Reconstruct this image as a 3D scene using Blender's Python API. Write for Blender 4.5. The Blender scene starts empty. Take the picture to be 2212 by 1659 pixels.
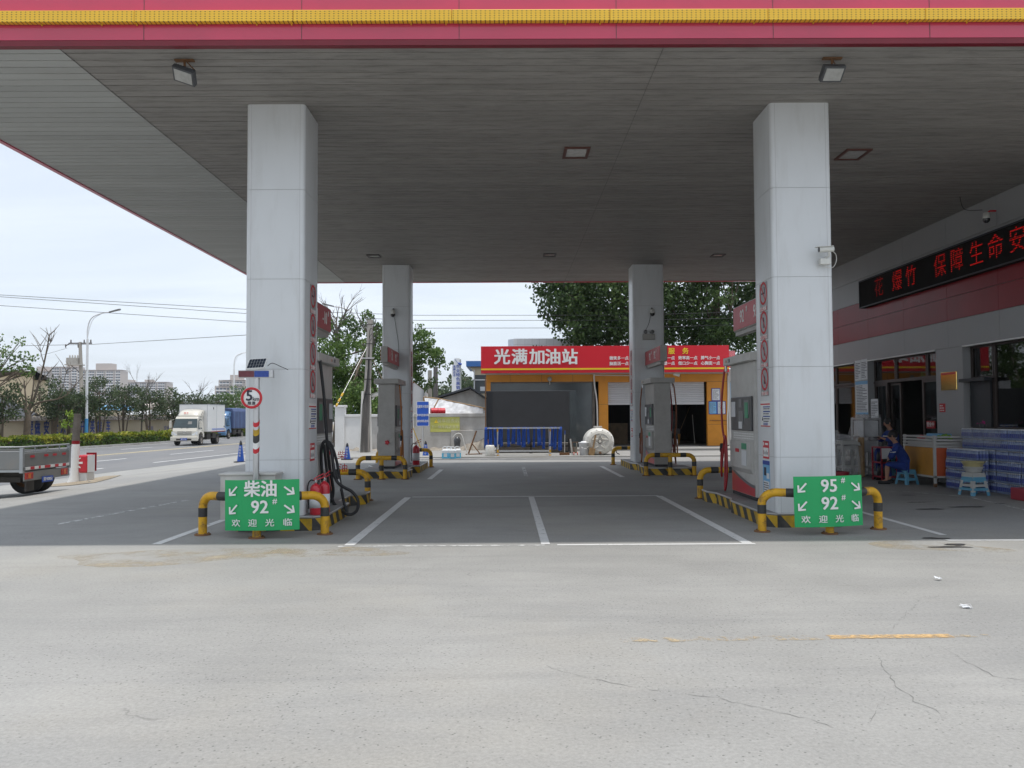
import bpy, bmesh, math, random
from mathutils import Vector, Matrix, Euler
rad = math.radians
sc = bpy.context.scene
col = sc.collection

# ------------------------------------------------------------------ camera, sky, sun, exposure
F, CX, CY, EYE = 1800.0, 1106.0, 829.5, 1.6
PITCH, YAW, ROLL = math.atan(68.5 / F), math.atan(9 / F), rad(0.3)
fwd = Vector((math.sin(YAW) * math.cos(PITCH), math.cos(YAW) * math.cos(PITCH), math.sin(PITCH)))
rgt = fwd.cross(Vector((0, 0, 1))).normalized()
upv = rgt.cross(fwd)
r2 = rgt * math.cos(ROLL) - upv * math.sin(ROLL)
u2 = upv * math.cos(ROLL) + rgt * math.sin(ROLL)
cam_d = bpy.data.cameras.new('camera')
cam = bpy.data.objects.new('camera', cam_d)
col.objects.link(cam)
m3 = Matrix((r2, u2, -fwd)).transposed()
cam.matrix_world = Matrix.Translation((0, 0, EYE)) @ m3.to_4x4()
cam_d.sensor_width = 36
cam_d.lens = 36 * F / 2212
cam_d.clip_start = 0.1
cam_d.clip_end = 9000
sc.camera = cam

SUN_DIR = Vector((0.105, -0.115, 1.0)).normalized()       # towards the sun
SUN_EL = math.asin(SUN_DIR.z)
SUN_AZ = math.atan2(SUN_DIR.x, SUN_DIR.y)
world = bpy.data.worlds.new("World")
sc.world = world
world.use_nodes = True
nt = world.node_tree
nt.nodes.clear()
def wn(t): return nt.nodes.new(t)
out = wn('ShaderNodeOutputWorld'); bg = wn('ShaderNodeBackground')
sky = wn('ShaderNodeTexSky'); sky.sky_type = 'NISHITA'; sky.sun_disc = False
sky.sun_elevation = SUN_EL; sky.sun_rotation = SUN_AZ
sky.air_density = 1.0; sky.dust_density = 2.2; sky.ozone_density = 1.4
tc = wn('ShaderNodeTexCoord'); sep = wn('ShaderNodeSeparateXYZ'); nt.links.new(tc.outputs['Generated'], sep.inputs[0])
mx = wn('ShaderNodeMath'); mx.operation = 'MAXIMUM'; mx.inputs[1].default_value = 0.0
nt.links.new(sep.outputs[2], mx.inputs[0])
ad = wn('ShaderNodeMath'); ad.operation = 'ADD'; ad.inputs[1].default_value = 0.12; nt.links.new(mx.outputs[0], ad.inputs[0])
dx = wn('ShaderNodeMath'); dx.operation = 'DIVIDE'; nt.links.new(sep.outputs[0], dx.inputs[0]); nt.links.new(ad.outputs[0], dx.inputs[1])
dy = wn('ShaderNodeMath'); dy.operation = 'DIVIDE'; nt.links.new(sep.outputs[1], dy.inputs[0]); nt.links.new(ad.outputs[0], dy.inputs[1])
cmb = wn('ShaderNodeCombineXYZ'); nt.links.new(dx.outputs[0], cmb.inputs[0]); nt.links.new(dy.outputs[0], cmb.inputs[1])
mpn = wn('ShaderNodeMapping'); mpn.inputs['Scale'].default_value = (0.55, 1.0, 1); mpn.inputs['Rotation'].default_value = (0, 0, 0.35)
nt.links.new(cmb.outputs[0], mpn.inputs[0])
nz = wn('ShaderNodeTexNoise'); nz.inputs['Scale'].default_value = 0.9; nz.inputs['Detail'].default_value = 7; nz.inputs['Roughness'].default_value = 0.55
nz.inputs['Distortion'].default_value = 0.6
nt.links.new(mpn.outputs[0], nz.inputs['Vector'])
rp = wn('ShaderNodeValToRGB'); rp.color_ramp.elements[0].position = 0.30; rp.color_ramp.elements[0].color = (.62, .62, .62, 1)
rp.color_ramp.elements[1].position = 0.70; rp.color_ramp.elements[1].color = (.97, .97, .97, 1)
nt.links.new(nz.outputs['Fac'], rp.inputs[0])
mixc = wn('ShaderNodeMix'); mixc.data_type = 'RGBA'; mixc.inputs[7].default_value = (7.2, 7.8, 8.6, 1)
nt.links.new(rp.outputs[0], mixc.inputs[0]); nt.links.new(sky.outputs[0], mixc.inputs[6])
nt.links.new(mixc.outputs[2], bg.inputs[0]); bg.inputs[1].default_value = 0.112
nt.links.new(bg.outputs[0], out.inputs[0])

sl = bpy.data.lights.new('sun', 'SUN'); sl.energy = 2.55; sl.angle = rad(1.6); sl.color = (1, .965, .91)
so = bpy.data.objects.new('sun', sl); col.objects.link(so)
so.rotation_euler = SUN_DIR.to_track_quat('Z', 'Y').to_euler()
so.location = (0, 0, 40)
sc.view_settings.view_transform = 'Standard'; sc.view_settings.look = 'None'
sc.view_settings.gamma = 1; sc.view_settings.exposure = 0.30
sc.view_settings.use_curve_mapping = False
try:
    sc.cycles.max_bounces = 8; sc.cycles.diffuse_bounces = 4; sc.cycles.transparent_max_bounces = 12
    sc.cycles.volume_bounces = 0; sc.cycles.sample_clamp_indirect = 6
except Exception: pass

# ------------------------------------------------------------------ where a sight line meets a plane of the place
def ray(px, py): return fwd + r2 * ((px - CX) / F) - u2 * ((py - CY) / F)
def GZ(px, py, z=0.0):
    d = ray(px, py); return Vector((0, 0, EYE)) + d * ((z - EYE) / d.z)
def GY(px, py, y):
    d = ray(px, py); return Vector((0, 0, EYE)) + d * (y / d.y)
def GX(px, py, x):
    d = ray(px, py); return Vector((0, 0, EYE)) + d * (x / d.x)
def zg(x):                                   # ground height: the forecourt falls towards the road
    if x > -9.3: return 0.0
    if x > -12.5: return -0.25 * (-9.3 - x) / 3.2
    if x > -14.5: return -0.25 - 0.20 * (-12.5 - x) / 2.0
    return -0.45

# ------------------------------------------------------------------ materials
MATS = {}
def pm(name, c, rough=.6, metal=0, var=.08, vs=2.0, bump=0, bs=30, coat=0, spec=.5, stretch=(1, 1, 1), dirt=None, dfac=.5, ds=1.0, dth=(.45, .7), dst=(1, 1, 1), emit=None, es=0, alpha=None, trans=0, sheen=0):
    m = bpy.data.materials.new(name); m.use_nodes = True
    n = m.node_tree; b = n.nodes['Principled BSDF']
    b.inputs['Roughness'].default_value = rough; b.inputs['Metallic'].default_value = metal
    b.inputs['Coat Weight'].default_value = coat; b.inputs['Specular IOR Level'].default_value = spec
    if trans: b.inputs['Transmission Weight'].default_value = trans
    def N(t): return n.nodes.new(t)
    L = n.links.new
    t = N('ShaderNodeTexCoord'); mp = N('ShaderNodeMapping'); mp.inputs['Scale'].default_value = stretch
    L(t.outputs['Object'], mp.inputs[0])
    csock = None
    if var:
        no = N('ShaderNodeTexNoise'); no.inputs['Scale'].default_value = vs; no.inputs['Detail'].default_value = 6; no.inputs['Roughness'].default_value = .62
        L(mp.outputs[0], no.inputs['Vector'])
        r = N('ShaderNodeValToRGB')
        r.color_ramp.elements[0].position = .3; r.color_ramp.elements[1].position = .7
        r.color_ramp.elements[0].color = tuple(x * (1 - var) for x in c) + (1,)
        r.color_ramp.elements[1].color = tuple(min(1, x * (1 + var)) for x in c) + (1,)
        L(no.outputs['Fac'], r.inputs[0]); csock = r.outputs[0]
    if dirt:
        mp2 = N('ShaderNodeMapping'); mp2.inputs['Scale'].default_value = dst; L(t.outputs['Object'], mp2.inputs[0])
        no = N('ShaderNodeTexNoise'); no.inputs['Scale'].default_value = ds; no.inputs['Detail'].default_value = 9; no.inputs['Roughness'].default_value = .7
        L(mp2.outputs[0], no.inputs['Vector'])
        r = N('ShaderNodeValToRGB'); r.color_ramp.elements[0].position = dth[0]; r.color_ramp.elements[1].position = dth[1]
        r.color_ramp.elements[0].color = (0, 0, 0, 1); r.color_ramp.elements[1].color = (dfac,) * 3 + (1,)
        L(no.outputs['Fac'], r.inputs[0])
        mi = N('ShaderNodeMix'); mi.data_type = 'RGBA'; L(r.outputs[0], mi.inputs[0])
        if csock: L(csock, mi.inputs[6])
        else: mi.inputs[6].default_value = tuple(c) + (1,)
        mi.inputs[7].default_value = tuple(dirt) + (1,)
        csock = mi.outputs[2]
    if csock: L(csock, b.inputs['Base Color'])
    else: b.inputs['Base Color'].default_value = tuple(c) + (1,)
    if bump:
        nb = N('ShaderNodeTexNoise'); nb.inputs['Scale'].default_value = bs; nb.inputs['Detail'].default_value = 4
        L(mp.outputs[0], nb.inputs['Vector'])
        bu = N('ShaderNodeBump'); bu.inputs['Strength'].default_value = bump; bu.inputs['Distance'].default_value = .02
        L(nb.outputs['Fac'], bu.inputs['Height']); L(bu.outputs[0], b.inputs['Normal'])
    if emit:
        b.inputs['Emission Color'].default_value = tuple(emit) + (1,); b.inputs['Emission Strength'].default_value = es
    if alpha is not None: b.inputs['Alpha'].default_value = alpha
    MATS[name] = m
    return m

def leafmat(name, c1, c2, c3=None, tr=.35, vs=.35):
    m = bpy.data.materials.new(name); m.use_nodes = True; n = m.node_tree; n.nodes.clear()
    def N(t): return n.nodes.new(t)
    L = n.links.new
    o = N('ShaderNodeOutputMaterial'); d = N('ShaderNodeBsdfPrincipled'); tl = N('ShaderNodeBsdfTranslucent'); mx = N('ShaderNodeMixShader')
    d.inputs['Roughness'].default_value = .5; d.inputs['Specular IOR Level'].default_value = .35
    t = N('ShaderNodeTexCoord'); no = N('ShaderNodeTexNoise'); no.inputs['Scale'].default_value = vs; no.inputs['Detail'].default_value = 3
    L(t.outputs['Object'], no.inputs['Vector'])
    gi = N('ShaderNodeNewGeometry'); a = N('ShaderNodeMath'); a.operation = 'MULTIPLY_ADD'
    L(gi.outputs['Random Per Island'], a.inputs[0]); a.inputs[1].default_value = .5; L(no.outputs['Fac'], a.inputs[2])
    s = N('ShaderNodeMath'); s.operation = 'SUBTRACT'; L(a.outputs[0], s.inputs[0]); s.inputs[1].default_value = .25
    r = N('ShaderNodeValToRGB'); r.color_ramp.elements[0].position = .3; r.color_ramp.elements[0].color = c1 + (1,)
    r.color_ramp.elements[1].position = .7; r.color_ramp.elements[1].color = c2 + (1,)
    if c3:
        e = r.color_ramp.elements.new(.85); e.color = c3 + (1,)
    L(s.outputs[0], r.inputs[0]); L(r.outputs[0], d.inputs['Base Color']); L(r.outputs[0], tl.inputs['Color'])
    mx.inputs[0].default_value = tr; L(d.outputs[0], mx.inputs[1]); L(tl.outputs[0], mx.inputs[2]); L(mx.outputs[0], o.inputs[0])
    MATS[name] = m; return m

# ------------------------------------------------------------------ mesh builder
class MB:
    def __init__(s): s.v = []; s.f = []; s.mi = []; s.sm = []
    def add(s, vs, fs, mi=0, smooth=False):
        b = len(s.v); s.v += [tuple(v) for v in vs]
        for f in fs: s.f.append([i + b for i in f]); s.mi.append(mi); s.sm.append(smooth)
        return s
    def box(s, x0, x1, y0, y1, z0, z1, mi=0, M=None):
        v = [(x, y, z) for z in (z0, z1) for y in (y0, y1) for x in (x0, x1)]
        if M is not None: v = [M @ Vector(p) for p in v]
        return s.add(v, [(0, 2, 3, 1), (4, 5, 7, 6), (0, 1, 5, 4), (2, 6, 7, 3), (0, 4, 6, 2), (1, 3, 7, 5)], mi)
    def prism(s, poly, z0, z1, mi=0, M=None, smooth=False):     # poly in xy, counter-clockwise
        n = len(poly)
        v = [(x, y, z0) for x, y in poly] + [(x, y, z1) for x, y in poly]
        if M is not None: v = [M @ Vector(p) for p in v]
        s.add(v, [list(range(n))[::-1], list(range(n, 2 * n))], mi)
        if smooth: s.v += [tuple(p) for p in v]
        b = len(s.v) - 2 * n
        for i in range(n):
            j = (i + 1) % n; s.f.append([b + i, b + j, b + n + j, b + n + i]); s.mi.append(mi); s.sm.append(smooth)
        return s
    def tube(s, pts, r, n=10, mi=0, caps=True, smooth=True):
        pts = [Vector(p) for p in pts]
        rs = r if isinstance(r, (list, tuple)) else [r] * len(pts)
        d0 = (pts[1] - pts[0]).normalized()
        a = Vector((0, 0, 1)) if abs(d0.z) < .9 else Vector((1, 0, 0))
        u = d0.cross(a).normalized(); vs = []
        for i, p in enumerate(pts):
            if i == 0: d = pts[1] - pts[0]
            elif i == len(pts) - 1: d = pts[-1] - pts[-2]
            else: d = (pts[i + 1] - pts[i]).normalized() + (pts[i] - pts[i - 1]).normalized()
            if d.length < 1e-9: d = d0
            d.normalize(); u = (u - d * u.dot(d)).normalized(); w = d.cross(u)
            for k in range(n):
                t = 2 * math.pi * k / n; vs.append(p + (u * math.cos(t) + w * math.sin(t)) * rs[i])
        fs = []
        for i in range(len(pts) - 1):
            for k in range(n):
                k2 = (k + 1) % n; fs.append((i * n + k, i * n + k2, (i + 1) * n + k2, (i + 1) * n + k))
        s.add(vs, fs, mi, smooth)
        if caps:
            s.add(vs[:n], [list(range(n))[::-1]], mi); s.add(vs[-n:], [list(range(n))], mi)
        return s
    def cyl(s, p0, p1, r0, r1=None, n=14, mi=0): return s.tube([p0, p1], [r0, r0 if r1 is None else r1], n, mi)
    def lathe(s, prof, c=(0, 0, 0), n=20, mi=0, M=None, smooth=True):
        vs = []; c = Vector(c)
        for r, z in prof:
            for k in range(n):
                t = 2 * math.pi * k / n; p = Vector((r * math.cos(t), r * math.sin(t), z))
                if M is not None: p = M @ p
                vs.append(p + c)
        fs = []
        for i in range(len(prof) - 1):
            for k in range(n):
                k2 = (k + 1) % n; fs.append((i * n + k, i * n + k2, (i + 1) * n + k2, (i + 1) * n + k))
        return s.add(vs, fs, mi, smooth)
    def quad(s, a, b, c, d, mi=0): return s.add([a, b, c, d], [(0, 1, 2, 3)], mi)
    def build(s, name, mats, parent=None, W=False, bevel=0, seg=2, kind=None, solid=0, loc=None):
        me = bpy.data.meshes.new(name)
        off = Vector((0, 0, 0))
        if W:
            p = parent
            while p is not None: off = off + p.location; p = p.parent
        vv = [(v[0] - off.x, v[1] - off.y, v[2] - off.z) for v in s.v] if W else s.v
        me.from_pydata(vv, [], s.f)
        if not isinstance(mats, (list, tuple)): mats = [mats]
        for m in mats: me.materials.append(MATS[m] if isinstance(m, str) else m)
        me.polygons.foreach_set('material_index', s.mi); me.polygons.foreach_set('use_smooth', s.sm)
        me.update()
        o = bpy.data.objects.new(name, me); col.objects.link(o)
        if parent is not None: o.parent = parent
        if loc: o.location = loc
        if kind: o['kind'] = kind
        if bevel:
            b = o.modifiers.new('bevel', 'BEVEL'); b.width = bevel; b.segments = seg; b.limit_method = 'ANGLE'; b.angle_limit = rad(40)
        if solid:
            b = o.modifiers.new('solid', 'SOLIDIFY'); b.thickness = solid
        return o

def tag(o, label, cat, group=None):
    o['label'] = label; o['category'] = cat
    if group: o['group'] = group
    return o
def thing(name, label, cat, loc=(0, 0, 0), group=None, rz=0):
    o = bpy.data.objects.new(name, None); col.objects.link(o); o.location = loc; o.rotation_euler = (0, 0, rz)
    o.empty_display_size = .2
    return tag(o, label, cat, group)
def copy_tree(o, parent=None):
    c = o.copy(); col.objects.link(c); c.parent = parent
    for ch in [x for x in bpy.data.objects if x.parent == o]: copy_tree(ch, c)
    return c
FACE = {'-Y': (rad(90), 0, 0), '+Y': (rad(90), 0, rad(180)), '-X': (rad(90), 0, rad(-90)), '+X': (rad(90), 0, rad(90)), 'up': (0, 0, 0)}
_tc = {}
def text_mesh(s, size, bold=0, ext=.002, sx=1.0, align='CENTER', sp=1.0, shear=0):
    cu = bpy.data.curves.new('t', 'FONT'); cu.body = s; cu.size = size; cu.extrude = ext
    cu.align_x = align; cu.align_y = 'CENTER'; cu.resolution_u = 2; cu.space_character = sp; cu.shear = shear
    o = bpy.data.objects.new('t', cu); col.objects.link(o)
    bpy.context.view_layer.update()
    me = bpy.data.meshes.new_from_object(o.evaluated_get(bpy.context.evaluated_depsgraph_get()))
    bpy.data.objects.remove(o); bpy.data.curves.remove(cu)
    if bold:                                   # heavier strokes: the same glyph again, shifted a hair sideways, up and forward
        d = bold * size; bm = bmesh.new(); base = me.copy()
        for i, (ox, oy) in enumerate(((-1, -.6), (1, -.6), (-1, .6), (1, .6), (0, 0))):
            q = base.copy(); q.transform(Matrix.Translation((ox * d, oy * d, .0004 * i))); bm.from_mesh(q); bpy.data.meshes.remove(q)
        me.clear_geometry(); bm.to_mesh(me); bm.free(); bpy.data.meshes.remove(base)
    if sx != 1: me.transform(Matrix.Scale(sx, 4, (1, 0, 0)))
    return me
def text(s, size, m, loc, face='-Y', parent=None, W=True, name='lettering', bold=.0, sx=1.0, align='CENTER', sp=1.0, ext=.002, rot=None):
    me = text_mesh(s, size, bold, ext, sx, align, sp)
    me.materials.clear(); me.materials.append(MATS[m])
    me.transform(Euler(rot if rot else FACE[face]).to_matrix().to_4x4())
    off = Vector((0, 0, 0))
    if W:
        p = parent
        while p is not None: off = off + p.location; p = p.parent
    me.transform(Matrix.Translation(Vector(loc) - off))
    o = bpy.data.objects.new(name, me); col.objects.link(o)
    if parent is not None: o.parent = parent
    return o

# palette
pm('white_panel', (.66, .68, .69), rough=.32, var=.03, vs=1.2, dirt=(.40, .39, .36), dfac=.36, ds=1.5, dst=(3, 3, .5), dth=(.5, .8))
pm('seam', (.40, .40, .40), rough=.8, var=0)
pm('slat_dirty', (.285, .272, .252), rough=.6, var=.1, vs=1.3, stretch=(.5, 2, 1), dirt=(.10, .094, .088), dfac=.62, ds=1.9, dst=(1.1, 5.5, 1), dth=(.47, .74), spec=.3)
pm('slat_clean', (.40, .41, .395), rough=.6, var=.06, vs=1.0, stretch=(.5, 2, 1), dirt=(.3, .29, .27), dfac=.4, ds=.8, dst=(.4, 1.6, 1), dth=(.5, .8), spec=.3)
pm('groove', (.07, .068, .065), rough=.9, var=0)
pm('fascia_red', (.55, .03, .085), rough=.28, var=.06, vs=.8, coat=.5, spec=.6, dirt=(.35, .03, .07), dfac=.4, ds=.6)
pm('sign_red', (.60, .012, .025), rough=.35, var=.03, vs=1)
pm('box_red', (.42, .02, .03), rough=.4, var=.1, vs=6)
pm('fascia_lip_shade', (.17, .008, .02), rough=.5, var=.1)  # fascia red darkened for the bottom lip: underside shade put into the colour
pm('crack', (.19, .187, .18), rough=.95, var=.2)
pm('yellow_stripe', (.80, .55, .02), rough=.4, var=.02)
pm('letter_white', (.78, .78, .76), rough=.5, var=0)
pm('letter_yellow', (.85, .62, .03), rough=.5, var=0)
pm('letter_blue', (.02, .06, .32), rough=.5, var=0)
pm('ink', (.03, .03, .05), rough=.6, var=0)
pm('ink_red', (.55, .02, .03), rough=.5, var=0)
pm('rail_yellow', (.64, .35, .018), rough=.5, var=.14, vs=6, dirt=(.17, .10, .045), dfac=.85, ds=9, dth=(.52, .66), spec=.4)
pm('rail_black', (.035, .035, .035), rough=.5, var=.2, vs=9, dirt=(.16, .13, .09), dfac=.5, ds=8, dth=(.55, .8))
pm('kerb_yellow', (.55, .34, .015), rough=.6, var=.15, vs=6, dirt=(.10, .09, .07), dfac=.7, ds=4, dth=(.5, .75))
pm('kerb_black', (.04, .04, .04), rough=.6, var=.2, vs=6, dirt=(.15, .14, .12), dfac=.6, ds=4, dth=(.5, .75))
pm('steel', (.55, .55, .55), rough=.35, metal=.8, var=.1)
pm('rust', (.18, .09, .04), rough=.85, var=.3, vs=12)
pm('island_top', (.26, .26, .255), rough=.7, var=.15, vs=3, bump=.2)
pm('green_sign', (.012, .36, .11), rough=.4, var=.04, vs=3)
pm('grey_metal', (.40, .385, .36), rough=.5, var=.06, vs=5, dirt=(.25, .23, .2), dfac=.4, ds=3)
pm('pale_metal', (.56, .55, .52), rough=.45, var=.05, vs=5, dirt=(.35, .33, .3), dfac=.4, ds=3)
pm('dark_panel', (.06, .063, .068), rough=.3, var=.1, vs=8)
pm('mid_panel', (.17, .175, .18), rough=.35, var=.1, vs=8)
pm('black_rubber', (.018, .018, .02), rough=.55, var=.15, vs=10)
pm('hose_red', (.30, .015, .02), rough=.4, var=.2, vs=12)
pm('hose_orange', (.38, .13, .02), rough=.5, var=.25, vs=12)
pm('hose_brown', (.24, .08, .03), rough=.5, var=.25, vs=12)
pm('ext_red', (.55, .025, .04), rough=.3, var=.06, vs=5, coat=.3)
pm('paper', (.70, .71, .72), rough=.7, var=.03, vs=9)
pm('paper_blue', (.18, .42, .66), rough=.6, var=.05)
pm('sticker_green', (.06, .30, .16), rough=.5, var=.1)
pm('blue_sign', (.02, .10, .50), rough=.4, var=.04)
pm('cone_blue', (.02, .09, .42), rough=.45, var=.1)
pm('orange_wall', (.64, .26, .025), rough=.45, var=.06, vs=1.3, dirt=(.42, .17, .03), dfac=.6, ds=1.2, dth=(.5, .75))
pm('dark_glass', (.05, .062, .066), rough=.12, var=.15, vs=1.5, spec=.7)
pm('screen_face', (.035, .037, .04), rough=.6, var=.08, vs=3)
pm('screen_edge', (.022, .025, .03), rough=.5, var=.1)
pm('shutter', (.52, .52, .53), rough=.45, var=.06, vs=2, stretch=(.5, 1, 6), metal=.1)
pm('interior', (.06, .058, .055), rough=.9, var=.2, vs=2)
pm('crate_brown', (.22, .17, .11), rough=.8, var=.25, vs=5)
pm('tank_white', (.68, .67, .62), rough=.35, var=.04, vs=3, dirt=(.40, .33, .24), dfac=.7, ds=2.5, dth=(.52, .75))
pm('pipe_white', (.65, .64, .60), rough=.5, var=.05)
pm('cloth_blue', (.012, .065, .33), rough=.8, var=.35, vs=20)
pm('bucket', (.62, .64, .66), rough=.4, var=.05)
pm('wood', (.34, .22, .11), rough=.8, var=.2, vs=8)
pm('stucco_white', (.70, .70, .69), rough=.85, var=.05, vs=2, bump=.15, bs=40, dirt=(.45, .44, .42), dfac=.5, ds=.8, dth=(.52, .8))
pm('stucco_grey', (.46, .45, .43), rough=.9, var=.1, vs=1.2, bump=.2, bs=30, dirt=(.25, .23, .2), dfac=.75, ds=.7, dst=(1, 1, .45), dth=(.45, .72))
pm('rubble', (.28, .25, .21), rough=.95, var=.3, vs=6)
pm('banner_yellow', (.50, .50, .13), rough=.6, var=.12, vs=2.5)
pm('banner_text', (.62, .62, .36), rough=.6, var=.2, vs=6)
pm('concrete_pole', (.34, .32, .29), rough=.85, var=.12, vs=3, stretch=(3, 3, .4), bump=.15)
pm('bark', (.12, .095, .07), rough=.95, var=.25, vs=5, bump=.4, bs=12)
pm('bark_grey', (.13, .115, .10), rough=.95, var=.25, vs=5)
pm('wall_beige', (.50, .44, .33), rough=.85, var=.06, vs=.5, dirt=(.35, .29, .21), dfac=.6, ds=.25, dst=(1, 1, 2), dth=(.45, .7))
pm('tile_grey', (.12, .11, .11), rough=.8, var=.2, vs=5)
pm('apartment', (.46, .40, .36), rough=.8, var=.05, vs=.05)
pm('apartment_white', (.72, .72, .72), rough=.8, var=.03, vs=.05)
pm('window_far', (.05, .07, .10), rough=.2, var=.1, vs=.2)
pm('beige_house', (.56, .48, .34), rough=.85, var=.05, vs=.4)
pm('roof_dark', (.05, .055, .065), rough=.7, var=.2, vs=1)
pm('metal_white', (.68, .69, .70), rough=.4, var=.03)
pm('lamp_blue', (.05, .25, .50), rough=.5, var=.05)
pm('truck_white', (.74, .74, .73), rough=.3, var=.02, vs=1, coat=.3)
pm('truck_champagne', (.60, .57, .50), rough=.28, var=.02, vs=1, coat=.4)
pm('truck_blue', (.08, .18, .34), rough=.35, var=.05, coat=.3)
pm('tarp_blue', (.055, .085, .19), rough=.75, var=.15, vs=1.2, bump=.3, bs=3)
pm('car_glass', (.025, .045, .05), rough=.08, var=.3, vs=1, spec=.8)
pm('headlight', (.70, .72, .74), rough=.12, var=.1, vs=8, coat=.8)
pm('tyre', (.025, .024, .023), rough=.85, var=.2, vs=6)
pm('chassis', (.05, .045, .04), rough=.85, var=.2, vs=6)
pm('rim', (.28, .25, .22), rough=.6, metal=.3, var=.1)
pm('plate_blue', (.02, .08, .42), rough=.4, var=0)
pm('bed_grey', (.20, .205, .20), rough=.5, var=.08, vs=3, dirt=(.22, .19, .16), dfac=.6, ds=3)
pm('tail_red', (.45, .03, .015), rough=.25, var=.1, coat=.5)
pm('tail_orange', (.65, .16, .02), rough=.25, var=.1, coat=.5)
pm('soil', (.30, .25, .18), rough=.95, var=.25, vs=3, bump=.5, bs=14, dirt=(.16, .12, .08), dfac=.6, ds=2)
pm('wall_alu', (.33, .335, .34), rough=.45, var=.05, vs=.8, dirt=(.33, .32, .31), dfac=.4, ds=.7)
pm('wall_red', (.24, .012, .018), rough=.32, var=.15, vs=1.1, bump=.35, bs=1.1, spec=.22)
pm('frame_brown', (.05, .035, .03), rough=.5, var=.1)
pm('gold', (.80, .58, .20), rough=.12, metal=1, var=.1)
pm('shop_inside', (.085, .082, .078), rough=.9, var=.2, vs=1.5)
pm('led_board', (.014, .013, .012), rough=.8, var=.1, spec=.1)
pm('led_on', (.3, .01, .01), rough=.8, var=0, emit=(1, .015, .01), es=.27, spec=.1)
pm('led_dim', (.15, .01, .01), rough=.8, var=0, emit=(1, .015, .01), es=.12, spec=.1)
pm('exit_green', (.02, .3, .1), rough=.5, var=0, emit=(.05, .8, .3), es=.03)
pm('cctv_white', (.62, .62, .58), rough=.4, var=.05)
pm('lens_black', (.01, .01, .012), rough=.1, var=0, spec=.8)
pm('lamp_glass', (.36, .36, .34), rough=.2, var=.15, vs=9)
pm('lamp_rim', (.11, .045, .035), rough=.6, var=.1)
pm('skin', (.38, .20, .13), rough=.6, var=.06, vs=8)
pm('hair', (.012, .010, .010), rough=.6, var=.1)
pm('coverall', (.010, .035, .20), rough=.85, var=.2, vs=8, bump=.3, bs=9)
pm('reflect', (.65, .65, .62), rough=.4, var=0)
pm('shoe', (.02, .02, .022), rough=.6, var=.1)
pm('stool_blue', (.12, .36, .52), rough=.45, var=.05)
pm('stool_white', (.50, .50, .47), rough=.45, var=.06)
pm('plastic_red', (.35, .02, .04), rough=.45, var=.1)
pm('cart_white', (.52, .51, .48), rough=.5, var=.08)
pm('cart_orange', (.52, .24, .03), rough=.5, var=.15, vs=2)
pm('cart_red', (.55, .10, .03), rough=.5, var=.15, vs=2)
pm('bowl_yellow', (.50, .44, .22), rough=.4, var=.05)
pm('bottle_blue', (.10, .18, .50), rough=.25, var=.2, vs=30, coat=.3)
pm('label_blue', (.01, .035, .30), rough=.35, var=.3, vs=25)
pm('bottle_clear', (.24, .31, .50), rough=.15, var=.2, vs=20, coat=.5)
pm('cap_white', (.7, .72, .75), rough=.4, var=0)
pm('grapes', (.18, .34, .05), rough=.5, var=.3, vs=20)
pm('pink_pack', (.65, .20, .22), rough=.4, var=.4, vs=20)
pm('jug_white', (.72, .75, .77), rough=.35, var=.03)
pm('jug_liquid', (.12, .50, .72), rough=.2, var=.05)
pm('solar', (.03, .04, .06), rough=.15, var=.1, coat=.6)
pm('led_blue', (.02, .06, .30), rough=.3, var=.2, vs=30)
pm('led_redd', (.14, .03, .04), rough=.3, var=.2, vs=30)
pm('wire', (.03, .03, .035), rough=.7, var=0)
pm('roof_blue', (.04, .15, .42), rough=.5, var=.1)
pm('sheet_metal', (.35, .37, .38), rough=.5, metal=.3, var=.1)
pm('stain', (.05, .05, .052), rough=.35, var=.2, vs=5)
leafmat('leaf_poplar', (.028, .058, .016), (.075, .13, .035), (.13, .19, .06), vs=.5)
leafmat('leaf_locust', (.05, .10, .022), (.12, .20, .045), (.18, .26, .07), vs=.4)
leafmat('leaf_dark', (.035, .058, .025), (.085, .12, .05), (.12, .16, .07), vs=.5)
leafmat('leaf_fresh', (.14, .24, .03), (.26, .36, .05), vs=1)
leafmat('leaf_hedge', (.05, .11, .015), (.10, .17, .02), (.16, .22, .03), vs=.6)
leafmat('leaf_golden', (.13, .19, .015), (.32, .33, .03), (.42, .39, .05), vs=.5)
def film(name, c, rough, fac, var=.15):
    m = pm(name, c, rough=rough, var=var, vs=3, coat=.6)
    n = m.node_tree; b = n.nodes['Principled BSDF']; o = n.nodes['Material Output']
    t = n.nodes.new('ShaderNodeBsdfTransparent'); x = n.nodes.new('ShaderNodeMixShader')
    no = n.nodes.new('ShaderNodeTexNoise'); no.inputs['Scale'].default_value = 4; no.inputs['Detail'].default_value = 4
    tc_ = n.nodes.new('ShaderNodeTexCoord'); n.links.new(tc_.outputs['Object'], no.inputs['Vector'])
    r = n.nodes.new('ShaderNodeValToRGB'); r.color_ramp.elements[0].position = .3; r.color_ramp.elements[1].position = .7
    r.color_ramp.elements[0].color = (fac * .8,) * 3 + (1,); r.color_ramp.elements[1].color = (min(1, fac * 1.35),) * 3 + (1,)
    n.links.new(no.outputs['Fac'], r.inputs[0]); n.links.new(r.outputs[0], x.inputs[0])
    n.links.new(t.outputs[0], x.inputs[1]); n.links.new(b.outputs[0], x.inputs[2]); n.links.new(x.outputs[0], o.inputs[0])
    return m
film('plastic_film', (.70, .71, .72), .10, .20)
film('wrap_film', (.45, .50, .60), .15, .12)
film('tarp_clear', (.66, .67, .68), .35, .75)
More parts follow.
